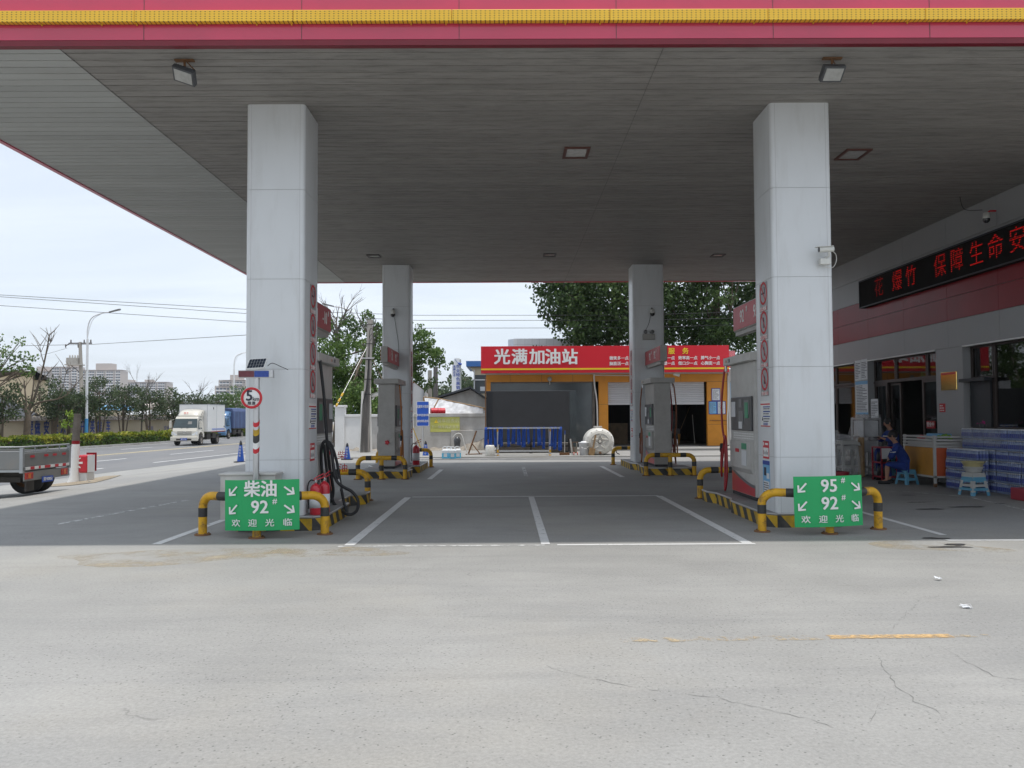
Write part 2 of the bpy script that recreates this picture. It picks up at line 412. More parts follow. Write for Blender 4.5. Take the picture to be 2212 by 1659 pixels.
def glassmat(name, tint, refl=.9):
    m = bpy.data.materials.new(name); m.use_nodes = True; n = m.node_tree; n.nodes.clear()
    o = n.nodes.new('ShaderNodeOutputMaterial'); t = n.nodes.new('ShaderNodeBsdfTransparent'); g = n.nodes.new('ShaderNodeBsdfGlossy')
    x = n.nodes.new('ShaderNodeMixShader'); fr = n.nodes.new('ShaderNodeFresnel'); fr.inputs[0].default_value = 1.75
    t.inputs[0].default_value = tint + (1,); g.inputs[0].default_value = (refl,) * 3 + (1,); g.inputs['Roughness'].default_value = .015
    n.links.new(fr.outputs[0], x.inputs[0]); n.links.new(t.outputs[0], x.inputs[1]); n.links.new(g.outputs[0], x.inputs[2]); n.links.new(x.outputs[0], o.inputs[0])
    MATS[name] = m
glassmat('shop_glass', (.42, .50, .50))

for nm_ in ('slat_dirty', 'slat_clean'):          # SLATVAR: every strip of the ceiling has its own slight tone
    m_ = MATS[nm_]; n_ = m_.node_tree; b_ = n_.nodes['Principled BSDF']; src_ = b_.inputs['Base Color'].links[0].from_socket
    g_ = n_.nodes.new('ShaderNodeNewGeometry'); r_ = n_.nodes.new('ShaderNodeMapRange'); n_.links.new(g_.outputs['Random Per Island'], r_.inputs[0]); r_.inputs[3].default_value = .93; r_.inputs[4].default_value = 1.06
    x_ = n_.nodes.new('ShaderNodeMix'); x_.data_type = 'RGBA'; x_.blend_type = 'MULTIPLY'; x_.inputs[0].default_value = 1
    n_.links.new(src_, x_.inputs[6]); n_.links.new(r_.outputs[0], x_.inputs[7]); n_.links.new(x_.outputs[2], b_.inputs['Base Color'])
# ------------------------------------------------------------------ ground
def ground_mat():
    m = bpy.data.materials.new('forecourt_concrete'); m.use_nodes = True; n = m.node_tree; b = n.nodes['Principled BSDF']
    def N(t): return n.nodes.new(t)
    L = n.links.new
    t = N('ShaderNodeTexCoord')
    def noise(scale, det, rough=.6, sc3=(1, 1, 1), rot=0, dist=0):
        mp = N('ShaderNodeMapping'); mp.inputs['Scale'].default_value = sc3; mp.inputs['Rotation'].default_value = (0, 0, rot)
        L(t.outputs['Object'], mp.inputs[0]); x = N('ShaderNodeTexNoise'); x.inputs['Scale'].default_value = scale; x.inputs['Detail'].default_value = det
        x.inputs['Roughness'].default_value = rough; x.inputs['Distortion'].default_value = dist; L(mp.outputs[0], x.inputs['Vector']); return x.outputs['Fac']
    def ramp(s, p0, p1, c0, c1):
        r = N('ShaderNodeValToRGB'); r.color_ramp.elements[0].position = p0; r.color_ramp.elements[1].position = p1
        r.color_ramp.elements[0].color = (c0 if isinstance(c0, tuple) else (c0,) * 3) + (1,); r.color_ramp.elements[1].color = (c1 if isinstance(c1, tuple) else (c1,) * 3) + (1,)
        L(s, r.inputs[0]); return r.outputs[0]
    def mix(f, a, c, mode='MIX'):
        x = N('ShaderNodeMix'); x.data_type = 'RGBA'; x.blend_type = mode
        for s, i in ((f, 0), (a, 6), (c, 7)):
            if isinstance(s, (int, float)): x.inputs[i].default_value = s
            elif isinstance(s, tuple): x.inputs[i].default_value = s + (1,)
            else: L(s, x.inputs[i])
        return x.outputs[2]
    base = ramp(noise(.5, 8, .6, rot=.4), .3, .7, (.272, .268, .255), (.352, .347, .330))
    base = mix(ramp(noise(1.1, 6, .7, (.25, 1.6, 1), .25, .8), .45, .75, 0.0, .6), base, (.235, .234, .23))       # brushed streaks of wear
    base = mix(ramp(noise(.23, 5, .6, rot=1.0), .55, .75, 0.0, .35), base, (.37, .335, .27))                       # tan dust
    base = mix(ramp(noise(.16, 5, .5, (1, 1, 1), 2.0), .52, .72, 0.0, .55), base, (.225, .226, .228))                # grey damp patches
    base = mix(ramp(noise(14, 5, .8), .35, .65, (.80, .80, .80), (1.12, 1.12, 1.12)), base, base) if False else base
    grain = ramp(noise(38, 4, .85), .3, .72, (.80, .80, .80), (1.18, 1.18, 1.18))
    base = mix(1.0, base, grain, 'MULTIPLY')
    v = N('ShaderNodeTexVoronoi'); v.inputs['Scale'].default_value = 24; v.inputs['Randomness'].default_value = 1; L(t.outputs['Object'], v.inputs['Vector'])
    pits = ramp(v.outputs['Distance'], .10, .19, .50, 1.0)
    zone = ramp(noise(.55, 6, .7, rot=.7), .38, .52, 1.0, 0.0)
    base = mix(mix(1.0, zone, (1.0, 1.0, 1.0), 'MULTIPLY'), mix(1.0, base, pits, 'MULTIPLY'), base)
    # cracks
    wv = N('ShaderNodeTexNoise'); wv.inputs['Scale'].default_value = 1.6; wv.inputs['Detail'].default_value = 6; L(t.outputs['Object'], wv.inputs['Vector'])
    va = N('ShaderNodeVectorMath'); va.operation = 'SCALE'; L(wv.outputs['Color'], va.inputs[0]); va.inputs['Scale'].default_value = .9
    vb = N('ShaderNodeVectorMath'); vb.operation = 'ADD'; L(t.outputs['Object'], vb.inputs[0]); L(va.outputs[0], vb.inputs[1])
    vc = N('ShaderNodeTexVoronoi'); vc.feature = 'DISTANCE_TO_EDGE'; vc.inputs['Scale'].default_value = .33; L(vb.outputs[0], vc.inputs['Vector'])
    ck = ramp(vc.outputs['Distance'], .0004, .0022, 1.0, 0.0)
    ck2 = mix(1.0, ck, ramp(noise(.8, 4), .60, .66, 0.0, .5), 'MULTIPLY')
    base = mix(ck2, base, (.12, .115, .11))
    L(base, b.inputs['Base Color'])
    rg = N('ShaderNodeMapRange'); L(noise(3, 4), rg.inputs[0]); rg.inputs[3].default_value = .6; rg.inputs[4].default_value = .85; L(rg.outputs[0], b.inputs['Roughness'])
    b.inputs['Specular IOR Level'].default_value = .35
    bu = N('ShaderNodeBump'); bu.inputs['Strength'].default_value = .35; bu.inputs['Distance'].default_value = .006; L(noise(45, 6, .8), bu.inputs['Height']); L(bu.outputs[0], b.inputs['Normal'])
    MATS['concrete'] = m
ground_mat()
pm('asphalt', (.155, .158, .165), rough=.85, var=.1, vs=.6, stretch=(1, .3, 1), dirt=(.23, .225, .22), dfac=.6, ds=.5, dst=(1, .2, 1), dth=(.4, .7), bump=.2, bs=50)
pm('earth_far', (.16, .17, .10), rough=.95, var=.25, vs=.02)

def paint(name, c, lo, hi, sc_=7.0):
    m = pm(name, c, rough=.6, var=.05, vs=4)
    n = m.node_tree; b = n.nodes['Principled BSDF']; t = n.nodes.new('ShaderNodeTexCoord'); no = n.nodes.new('ShaderNodeTexNoise')
    no.inputs['Scale'].default_value = sc_; no.inputs['Detail'].default_value = 8; no.inputs['Roughness'].default_value = .75
    n.links.new(t.outputs['Object'], no.inputs['Vector']); r = n.nodes.new('ShaderNodeValToRGB')
    r.color_ramp.elements[0].position = lo; r.color_ramp.elements[1].position = hi
    n.links.new(no.outputs['Fac'], r.inputs[0]); n.links.new(r.outputs[0], b.inputs['Alpha'])
paint('paint_white', (.66, .66, .65), .30, .42)
paint('paint_worn', (.60, .60, .59), .40, .54)
paint('paint_yellow_worn', (.60, .40, .19), .38, .58, 11.0)
paint('paint_yellow_faint', (.50, .40, .26), .50, .64, 9.0)
paint('paint_yellow', (.55, .45, .24), .28, .42)
paint('dust', (.42, .36, .26), .44, .72, 1.6)
paint('stain_edge', (.075, .075, .08), .38, .46, 2.5)

g = MB()
xs = [-2500, -400, -60, -14.5, -12.5, -9.3, -4, 0, 5, 12, 60, 400, 2500]
ys = [-300, -20, 0, 12, 30, 60, 120, 400, 3500]
vs = [(x, y, zg(x)) for y in ys for x in xs]; nx = len(xs)
g.add(vs, [(j * nx + i, j * nx + i + 1, (j + 1) * nx + i + 1, (j + 1) * nx + i) for j in range(len(ys) - 1) for i in range(nx - 1)])
g.build('ground', 'concrete', kind='structure')

RS = .085                                     # the road swings a little to the right with distance
def rx(x0, y): return x0 + RS * (y - 50)
def road_strip(name, x0, x1, y0, y1, z, m, kind='structure', n=1):
    b = MB()
    for k in range(n):
        a = y0 + (y1 - y0) * k / n; c = y0 + (y1 - y0) * (k + 1) / n
        b.quad((rx(x0, a), a, z), (rx(x1, a), a, z), (rx(x1, c), c, z), (rx(x0, c), c, z))
    return b.build(name, m, kind=kind)
road_strip('road', -28.9, -13.4, -60, 700, -.445, 'asphalt')
road_strip('verge', -60, -29.05, -60, 700, -.43, 'soil')
kb = MB(); kb.add([(rx(x, y), y, z) for y in (-60, 700) for x, z in ((-29.05, -.45), (-29.05, -.30), (-28.9, -.30), (-28.9, -.45))],
                  [(0, 1, 5, 4), (1, 2, 6, 5), (2, 3, 7, 6)]); kb.build('kerb', 'stucco_grey', kind='structure')
mk = MB()
def strip(x0, x1, y0, y1):
    z = -.441; mk.quad((rx(x0, y0), y0, z), (rx(x1, y0), y0, z), (rx(x1, y1), y1, z), (rx(x0, y1), y1, z))
y = 14
while y < 200:
    strip(-25.4, -25.25, y, y + 4); strip(-18.55, -18.4, y + 2.5, y + 8); y += 10
strip(-15.15, -15.0, 38, 58); strip(-15.15, -15.0, 30, 34); strip(-28.5, -28.38, 14, 300)
mk.build('road_marking', 'paint_white', kind='structure')
mk = MB(); strip(-22.25, -22.08, 14, 400); strip(-21.9, -21.73, 14, 400); mk.build('road_centre_line', 'paint_yellow', kind='structure')
# dusty strip between forecourt and road
b = MB(); pts = []
random.seed(4)
A = [GZ(88, 1049, -.2), GZ(150, 1052, -.2), GZ(205, 1048, -.2), GZ(238, 1040, -.25), GZ(262, 1030, -.28), GZ(225, 1027, -.3), GZ(190, 1034, -.28), GZ(140, 1040, -.25), GZ(60, 1046, -.22)]
b.add([(p.x, p.y, zg(p.x) + .012) for p in A], [list(range(len(A)))]); b.build('soil', 'soil', kind='structure')

# forecourt markings
def gline(mb, a, c, w, z=.004):
    a = Vector(a); c = Vector(c); d = (c - a).normalized(); q = Vector((-d.y, d.x)) * w / 2
    mb.quad((a.x - q.x, a.y - q.y, z), (a.x + q.x, a.y + q.y, z), (c.x + q.x, c.y + q.y, z), (c.x - q.x, c.y - q.y, z))
w1, w2 = MB(), MB()
gline(w1, (-1.98, 10.42), (-1.98, 16.5), .13); gline(w1, (2.97, 10.42), (2.97, 16.5), .13)
gline(w1, (.46, 10.42), (.45, 16.45), .11); gline(w1, (-1.9, 16.56), (2.97, 16.56), .12)
gline(w1, (.6, 10.36), (3.05, 10.36), .09); gline(w2, (-2.1, 10.34), (.45, 10.34), .08)
gline(w1, (-4.45, 10.6), (-4.42, 16), .12); gline(w2, (-6.8, 12.6), (-6.2, 16.2), .10)
gline(w1, (-2.0, 21.2), (-2.0, 25.0), .13); gline(w1, (2.95, 21.6), (2.92, 26.2), .13); gline(w2, (.47, 22), (.47, 26), .1)
gline(w1, (5.72, 11.0), (5.78, 16.5), .10); gline(w1, (5.52, 10.55), (7.6, 10.5), .10)
gline(w2, (8.1, 17.2), (8.8, 16.0), .06); gline(w2, (8.8, 16.0), (8.5, 13.6), .06); gline(w2, (5.8, 17.6), (8.1, 17.2), .06)
w1.build('bay_marking', 'paint_white', kind='structure'); w2.build('worn_bay_marking', 'paint_worn', kind='structure')
b = MB(); gline(b, (GZ(1790, 1377).x, 6.03), (GZ(2062, 1377).x, 6.04), .10); b.build('worn_yellow_line', 'paint_yellow_worn', kind='structure')
b = MB(); gline(b, (GZ(1340, 1385).x, 5.98), (GZ(1780, 1380).x, 6.02), .12); gline(b, (GZ(2066, 1377).x, 6.04), (GZ(2150, 1378).x, 6.03), .08); b.build('faint_yellow_line', 'paint_yellow_faint', kind='structure')
def crack(pts, w, seed):
    rc = random.Random(seed); P_ = [GZ(*p) for p in pts]; c = MB(); q = []
    for i in range(len(P_) - 1):
        n_ = max(3, int((P_[i + 1] - P_[i]).length / .05))
        for j in range(n_): q.append(P_[i].lerp(P_[i + 1], j / n_) + Vector((rc.gauss(0, .010), rc.gauss(0, .010), 0)))
    q.append(P_[-1]); v = []; w = w * .75
    for i, p in enumerate(q):
        d = (q[min(i + 1, len(q) - 1)] - q[max(i - 1, 0)]).normalized(); s = Vector((-d.y, d.x, 0)) * w * rc.choice((.05, .05, .3, .6, .9)) * (.3 if i in (0, len(q) - 1) else 1); v += [p - s + Vector((0, 0, .0025)), p + s + Vector((0, 0, .0025))]
    c.add(v, [(2 * i, 2 * i + 1, 2 * i + 3, 2 * i + 2) for i in range(len(q) - 1)]); return c.build('ground_crack', 'crack', kind='structure')
Z_ = lambda *a: [(1106 + .871 * x, 1080 + .871 * y) for x, y in a]
crack(Z_((80, 412), (130, 425), (200, 446), (330, 470), (500, 490), (610, 515), (760, 550), (830, 575)), .0035, 1)
crack(Z_((905, 388), (935, 435), (960, 465), (1010, 500), (1060, 530), (1080, 545)), .004, 2); crack(Z_((1000, 355), (1100, 385), (1190, 435), (1280, 450)), .004, 3)
crack(Z_((640, 352), (700, 355), (785, 358)), .003, 4); crack(Z_((1060, 235), (1010, 250), (965, 295), (935, 330)), .003, 5); crack(Z_((960, 465), (900, 520), (880, 560)), .0025, 6)
crack(((1010, 1185), (960, 1215), (900, 1240), (850, 1270)), .002, 7); crack([(p[0] * .871, 1080 + .871 * p[1]) for p in ((1140, 292), (1220, 288), (1270, 292))], .003, 8)
crack([(p[0] * .871, 1080 + .871 * p[1]) for p in ((60, 252), (130, 240), (200, 226))], .004, 9)
_ = 0
def blob(name, mats, cx, cy, rx_, ry_, seed, z=.003, n=26, kind='structure', W=None):
    random.seed(seed); ph = [random.uniform(0, 6.28) for _ in range(5)]; v = []
    for k in range(n):
        t = 2 * math.pi * k / n; r = 1 + sum(.16 / (i + 1) * math.sin((i + 2) * t + ph[i]) * 1.6 for i in range(5))
        v.append((cx + rx_ * r * math.cos(t), cy + ry_ * r * math.sin(t), z))
    b = MB(); b.add(v, [list(range(n))]); return b.build(name, mats, kind=kind)
blob('tan_dust', 'dust', -3.6, 9.75, 1.5, .55, 31, .0015); blob('tan_dust', 'dust', -2.1, 10.0, .9, .3, 33, .0018); blob('tan_dust', 'dust', 5.1, 10.1, .7, .4, 34, .0015)
blob('oil_stain', 'stain', 5.28, 10.02, .20, .075, 3); blob('oil_stain', 'stain', 5.45, 10.2, .10, .1, 8, .0032); blob('oil_stain', 'stain', 5.47, 10.72, .16, .06, 9, .0055)
for i, (px, py, a, c) in enumerate([(2090, 1095, .35, .1), (2010, 1100, .2, .12), (1985, 1085, .25, .06), (2160, 1088, .12, .05), (1960, 1070, .2, .05)]):
    p = GZ(px, py); blob('oil_stain', 'stain_edge', p.x, p.y, a, c, 20 + i, .003 + i * .0003)
# lips of lit kerb in front of the car wash
b = MB(); b.box(-9, 13, 31.9, 48, -.2, .05); b.build('wash_apron', 'concrete', kind='structure', bevel=.02)
b = MB(); b.box(-.9, 12.5, 36.2, 48.5, .0, .15); b.build('step', 'concrete', kind='structure', bevel=.02)
for i, (x, y_, a, c) in enumerate([(-2, 30.6, 2.4, .22), (2.5, 30.4, 3, .15), (.5, 31.2, 4.5, .12)]): blob('damp_patch', 'stain_edge', x, y_, a, c, 60 + i, .004 + i * .0004)

# litter
for i, (px, py, s, lab) in enumerate([(2027, 1254, .055, 'crumpled white paper scrap lying on the sunlit concrete, farther of two'), (2087, 1314, .05, 'small white paper scrap lying on the sunlit concrete, nearer of two'), (346, 1158 + 0, 0, ''), (195, 1046, .09, 'white plastic scrap on the dusty ground beside the red sign box')]):
    if not s: continue
    p = GZ(px, py, zg(-12) if i == 3 else 0); random.seed(i); b = MB()
    v = [(random.uniform(-1, 1) * s, random.uniform(-1, 1) * s * .6, .006 + random.uniform(0, .035)) for _ in range(9)]
    b.add(v, [(0, 1, 2), (2, 3, 4), (4, 5, 6), (6, 7, 8), (1, 3, 5), (0, 4, 8), (2, 6, 7)])
    o = b.build('paper_scrap', 'paper', solid=.003, loc=(p.x, p.y, zg(p.x) + (.012 if i == 3 else 0))); tag(o, lab, 'litter', 'scraps lying on the ground')

# ------------------------------------------------------------------ canopy
CZ = 6.1; X0, X1, YF, YB = -8.17, 10.1, 9.97, 27.85
can = thing('canopy', 'big flat canopy roof with red fascia, yellow strip and dirty slatted ceiling', 'canopy', (0, 19, CZ))
def slats(x0, x1, m, z=CZ):
    b = MB(); y = YF; n = 0
    while y < YB - .01:
        y1 = min(y + .18, YB); y2 = min(y + .2, YB); c = .012
        b.add([(x0, y, z + .03), (x1, y, z + .03), (x1, y + c * .4, z), (x0, y + c * .4, z), (x1, y1, z), (x0, y1, z), (x1, y1 + .004, z + .03), (x0, y1 + .004, z + .03)],
              [(0, 1, 2, 3), (3, 2, 4, 5), (5, 4, 6, 7)], 0)
        b.add([(x0, y1 + .004, z + .03), (x1, y1 + .004, z + .03), (x1, y2, z + .03), (x0, y2, z + .03)], [(0, 1, 2, 3)], 1)
        y = y2
    return b.build('ceiling', [m, 'groove'], can, W=True)
slats(X0, -5.45, 'slat_clean'); slats(-5.45, 1.93, 'slat_dirty', CZ + .004); slats(1.93, X1, 'slat_dirty')
b = MB(); b.box(X0 + .02, X1 + .5, YF + .02, YB - .02, CZ + .05, 7.25); b.build('roof_deck', 'grey_metal', can, W=True)
b = MB(); b.box(-5.453, -5.447, YF, YB, CZ - .003, CZ + .02); b.box(1.928, 1.932, YF, YB, CZ - .002, CZ + .02); b.build('seam_strip', 'tile_grey', can, W=True)
fb = MB()
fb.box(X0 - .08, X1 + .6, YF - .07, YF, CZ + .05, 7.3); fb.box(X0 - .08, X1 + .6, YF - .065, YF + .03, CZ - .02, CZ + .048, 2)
fb.box(X0 - .08, X0, YF, YB + .08, CZ - .02, 7.3); fb.box(X0, X1 + .5, YB, YB + .08, CZ - .02, 7.3)
for k in range(12):
    x = X0 + k * 1.9; fb.box(x, x + .006, YF - .073, YF - .07, CZ + .05, 7.3, 1)
fb.build('fascia', ['fascia_red', 'groove', 'fascia_lip_shade'], can, W=True)
# perforated yellow strip with sockets for bulbs
m = pm('yellow_strip', (.78, .47, .03), rough=.45, var=.04, vs=1)
n = m.node_tree; bs_ = n.nodes['Principled BSDF']; t = n.nodes.new('ShaderNodeTexCoord'); sp_ = n.nodes.new('ShaderNodeSeparateXYZ'); n.links.new(t.outputs['Object'], sp_.inputs[0])
def fr(sock, k, o=0):
    a = n.nodes.new('ShaderNodeMath'); a.operation = 'MULTIPLY_ADD'; a.inputs[1].default_value = k; a.inputs[2].default_value = o; n.links.new(sock, a.inputs[0])
    f = n.nodes.new('ShaderNodeMath'); f.operation = 'FRACT'; n.links.new(a.outputs[0], f.inputs[0])
    s = n.nodes.new('ShaderNodeMath'); s.operation = 'SUBTRACT'; s.inputs[1].default_value = .5; n.links.new(f.outputs[0], s.inputs[0])
    q = n.nodes.new('ShaderNodeMath'); q.operation = 'POWER'; q.inputs[1].default_value = 2; n.links.new(s.outputs[0], q.inputs[0]); return q.outputs[0]
a1 = fr(sp_.outputs[0], 1 / .055); a2 = fr(sp_.outputs[2], 1 / .029, .25)
aa = n.nodes.new('ShaderNodeMath'); aa.operation = 'ADD'; n.links.new(a1, aa.inputs[0]); n.links.new(a2, aa.inputs[1])
lt = n.nodes.new('ShaderNodeMath'); lt.operation = 'LESS_THAN'; lt.inputs[1].default_value = .032; n.links.new(aa.outputs[0], lt.inputs[0])
mi = n.nodes.new('ShaderNodeMix'); mi.data_type = 'RGBA'; src = bs_.inputs['Base Color'].links[0].from_socket
n.links.new(lt.outputs[0], mi.inputs[0]); n.links.new(src, mi.inputs[6]); mi.inputs[7].default_value = (.12, .07, .02, 1); n.links.new(mi.outputs[2], bs_.inputs['Base Color'])
ys_ = MB(); x = X0 - .08
while x < X1 + .5:
    ys_.box(x, x + 1.896, YF - .15, YF - .075, 6.335, 6.475); x += 1.9
for k in range(30): ys_.box(X0 + k * .62 + (k % 3) * .1, X0 + k * .62 + (k % 3) * .1 + .012, YF - .10, YF - .07, 6.315, 6.335)
ys_.build('yellow_strip', 'yellow_strip', can, W=True, bevel=.006)

# lamps
def recessed(x, y, framed, lab):
    t = thing('ceiling_lamp', lab, 'lamp', (x, y, CZ), 'recessed lamps in the canopy ceiling')
    w, h = (.17, .24) if framed else (.13, .16)
    b = MB()
    for q in ((-w - .05, w + .05, -h - .05, -h), (-w - .05, w + .05, h, h + .05), (-w - .05, -w, -h, h), (w, w + .05, -h, h)): b.box(*q, -.025, .02)
    b.build('frame', 'lamp_rim' if framed else 'tile_grey', t, bevel=.004)
    b = MB(); b.box(-w, w, -h, h, -.008, .02); b.build('diffuser', 'lamp_glass', t)
for x, y, f, lab in ((1.19, 14.1, 1, 'square recessed lamp with a rusty frame near the middle of the canopy ceiling'), (6.0, 14.25, 1, 'rusty framed recessed lamp just right of the right front pillar'),
                     (-3.74, 23.25, 0, 'small recessed lamp in the far ceiling above the left rear pillar'), (1.19, 23.2, 0, 'small recessed lamp in the far ceiling between the two rear pillars'), (5.95, 23.35, 0, 'small recessed lamp in the far ceiling right of the right rear pillar')):
    recessed(x, y, f, lab)
def flood(x, y, rz, tilt, lab, roll=0):
    t = thing('floodlight', lab, 'floodlight', (x, y, CZ), 'floodlights under the canopy edge')
    M = Matrix.Translation((0, 0, -.2)) @ Matrix.Rotation(rz, 4, 'Z') @ Matrix.Rotation(tilt, 4, 'X') @ Matrix.Rotation(roll, 4, 'Y')
    b = MB(); b.box(-.14, .14, -.03, .04, -.105, .105, M=M)
    for k in range(9): b.box(-.13 + k * .03, -.122 + k * .03, .04, .07, -.09, .09, M=M)
    b.build('housing', 'dark_panel', t, bevel=.008)
    b = MB(); b.box(-.115, .115, -.037, -.031, -.08, .08, M=M); b.build('lamp_glass', 'lamp_glass', t)
    b = MB(); b.box(-.12, .12, -.03, .03, -.02, -.002); b.cyl((0, 0, -.02), (0, .02, -.14), .015, n=8)
    b.tube([(.02, .03, -.02), (.1, .08, -.1), (.08, .09, -.18), (0, .05, -.2)], .008, 6)
    b.build('bracket', 'rust', t)
flood(-4.05, 10.35, rad(-25), rad(52), 'floodlight tilted sideways under the left front edge of the canopy', roll=rad(32))
flood(4.12, 10.35, rad(10), rad(48), 'square floodlight with bright glass under the right front edge of the canopy', roll=rad(-4))

# ------------------------------------------------------------------ pillars
def rrect(x0, x1, y0, y1, r, k=5):
    p = []
    for cx, cy, a0 in ((x1 - r, y0 + r, -90), (x1 - r, y1 - r, 0), (x0 + r, y1 - r, 90), (x0 + r, y0 + r, 180)):
        for i in range(k + 1):
            a = rad(a0 + 90 * i / k); p.append((cx + r * math.cos(a), cy + r * math.sin(a)))
    return p
def pillar(x0, x1, y0, y1, lab, g_='white panelled pillars carrying the canopy'):
    t = thing('pillar', lab, 'pillar', ((x0 + x1) / 2, (y0 + y1) / 2, .2), g_)
    zs = [.2, .99, 2.28, 3.57, 4.86, 6.105]
    b = MB()
    for i in range(5): b.prism(rrect(x0, x1, y0, y1, .055), zs[i] + .003, zs[i + 1] - .003, smooth=True)
    b.build('cladding', 'white_panel', t, W=True)
    b = MB(); b.prism(rrect(x0 + .006, x1 - .006, y0 + .006, y1 - .006, .05), .2, 6.1)
    e = .0015
    for s in (x0 + .07, x1 - .073): b.box(s, s + .003, y0 - e, y0 + .01, .2, 6.1); b.box(s, s + .003, y1 - .01, y1 + e, .2, 6.1)
    for s in (y0 + .07, y1 - .073): b.box(x0 - e, x0 + .01, s, s + .003, .2, 6.1); b.box(x1 - .01, x1 + e, s, s + .003, .2, 6.1)
    b.build('seam_backing', 'seam', t, W=True)
    return t
LX0, LX1, RX0, RX1 = -3.74, -2.90, 3.80, 4.67
pillar(LX0, LX1, 11.86, 12.72, 'white square pillar at the left front, behind the diesel direction sign')
pillar(RX0, RX1, 11.86, 12.72, 'white square pillar at the right front, behind the 95 and 92 direction sign')
pillar(-3.72, -2.90, 24.65, 25.5, 'shaded grey-white pillar at the left rear behind the dispenser')
pillar(3.74, 4.67, 24.75, 25.6, 'shaded grey-white pillar at the right rear in front of the car wash')

# ------------------------------------------------------------------ islands
def hazard_wall(mb, p0, p1, z0, z1, pitch=.22, lean=.14, th=.0):
    """one face cut into slanting yellow and black bands"""
    p0 = Vector(p0); p1 = Vector(p1); L_ = (p1 - p0).length; d = (p1 - p0) / L_
    k = -2; 
    while k * pitch < L_ + lean:
        a = k * pitch; poly = [(a, 0), (a + pitch, 0), (a + pitch - lean, 1), (a - lean, 1)]
        # clip to 0..L in u
        def clip(poly, lim, keep_less):
            o = []
            for i in range(len(poly)):
                A, B = poly[i], poly[(i + 1) % len(poly)]
                ia = (A[0] <= lim) if keep_less else (A[0] >= lim); ib = (B[0] <= lim) if keep_less else (B[0] >= lim)
                if ia: o.append(A)
                if ia != ib:
                    t_ = (lim - A[0]) / (B[0] - A[0]); o.append((lim, A[1] + t_ * (B[1] - A[1])))
            return o
        poly = clip(poly, 0, False)
        if len(poly) > 2: poly = clip(poly, L_, True)
        if len(poly) > 2:
            v = [(p0.x + d.x * u, p0.y + d.y * u, z0 + (z1 - z0) * w) for u, w in poly]
            mb.add(v, [list(range(len(v)))], 0 if k % 2 else 1)
        k += 1
def island(poly, lab):
    cx = sum(p[0] for p in poly) / len(poly); cy = sum(p[1] for p in poly) / len(poly)
    t = thing('pump_island', lab, 'pump island', (cx, cy, 0), 'raised pump islands with yellow and black kerbs')
    n = len(poly); b = MB()
    for i in range(n): hazard_wall(b, poly[i], poly[(i + 1) % n], 0, .17, .2, .15)
    b.build('kerb', ['kerb_yellow', 'kerb_black'], t, W=True)
    b = MB(); b.prism(poly, .17, .2); b.build('island_top', 'island_top', t, W=True)
    b = MB()
    for i in range(n):
        a = Vector(poly[i] + (.19,)); c = Vector(poly[(i + 1) % n] + (.19,)); b.tube([a, c], .014, 6)
    b.build('edge_strip', 'steel', t, W=True)
def isl_poly(ax, y0, y1, wide=.56, nar=.42, cham=.16, s0=1.85, s1=3.2):
    l = [(ax - wide + cham, y0), (ax + wide - cham, y0), (ax + wide, y0 + cham), (ax + wide, y0 + s0), (ax + nar, y0 + s0 + .35), (ax + nar, y0 + s1), (ax + wide, y0 + s1 + .3), (ax + wide, y1),
         (ax - wide, y1), (ax - wide, y0 + s1 + .3), (ax - nar, y0 + s1), (ax - nar, y0 + s0 + .35), (ax - wide, y0 + s0), (ax - wide, y0 + cham)]
    return l
LA, RA = -3.28, 4.24
island(isl_poly(LA, 11.78, 15.7, .68, .45), 'raised island under the left front pillar with extinguishers on it')
island(isl_poly(RA, 11.82, 15.7, .60, .50), 'raised island under the right front pillar with the red hosed dispenser')
island([(-3.88, 21.6), (-2.6, 21.55), (-2.55, 22.2), (-2.7, 22.5), (-2.7, 23.5), (-2.5, 23.7), (-2.5, 24.4), (-2.5, 26.0), (-3.95, 26.0), (-3.95, 23.7), (-3.8, 23.5), (-3.9, 22.4)], 'raised island under the left rear pillar and dispenser')
island([(3.72, 22.2), (4.93, 22.2), (4.93, 23.2), (4.75, 23.5), (4.75, 24.3), (4.9, 24.6), (4.9, 26.7), (3.6, 26.7), (3.6, 24.6), (3.75, 24.3), (3.75, 23.6), (3.66, 23.2)], 'raised island under the right rear pillar and dispenser')

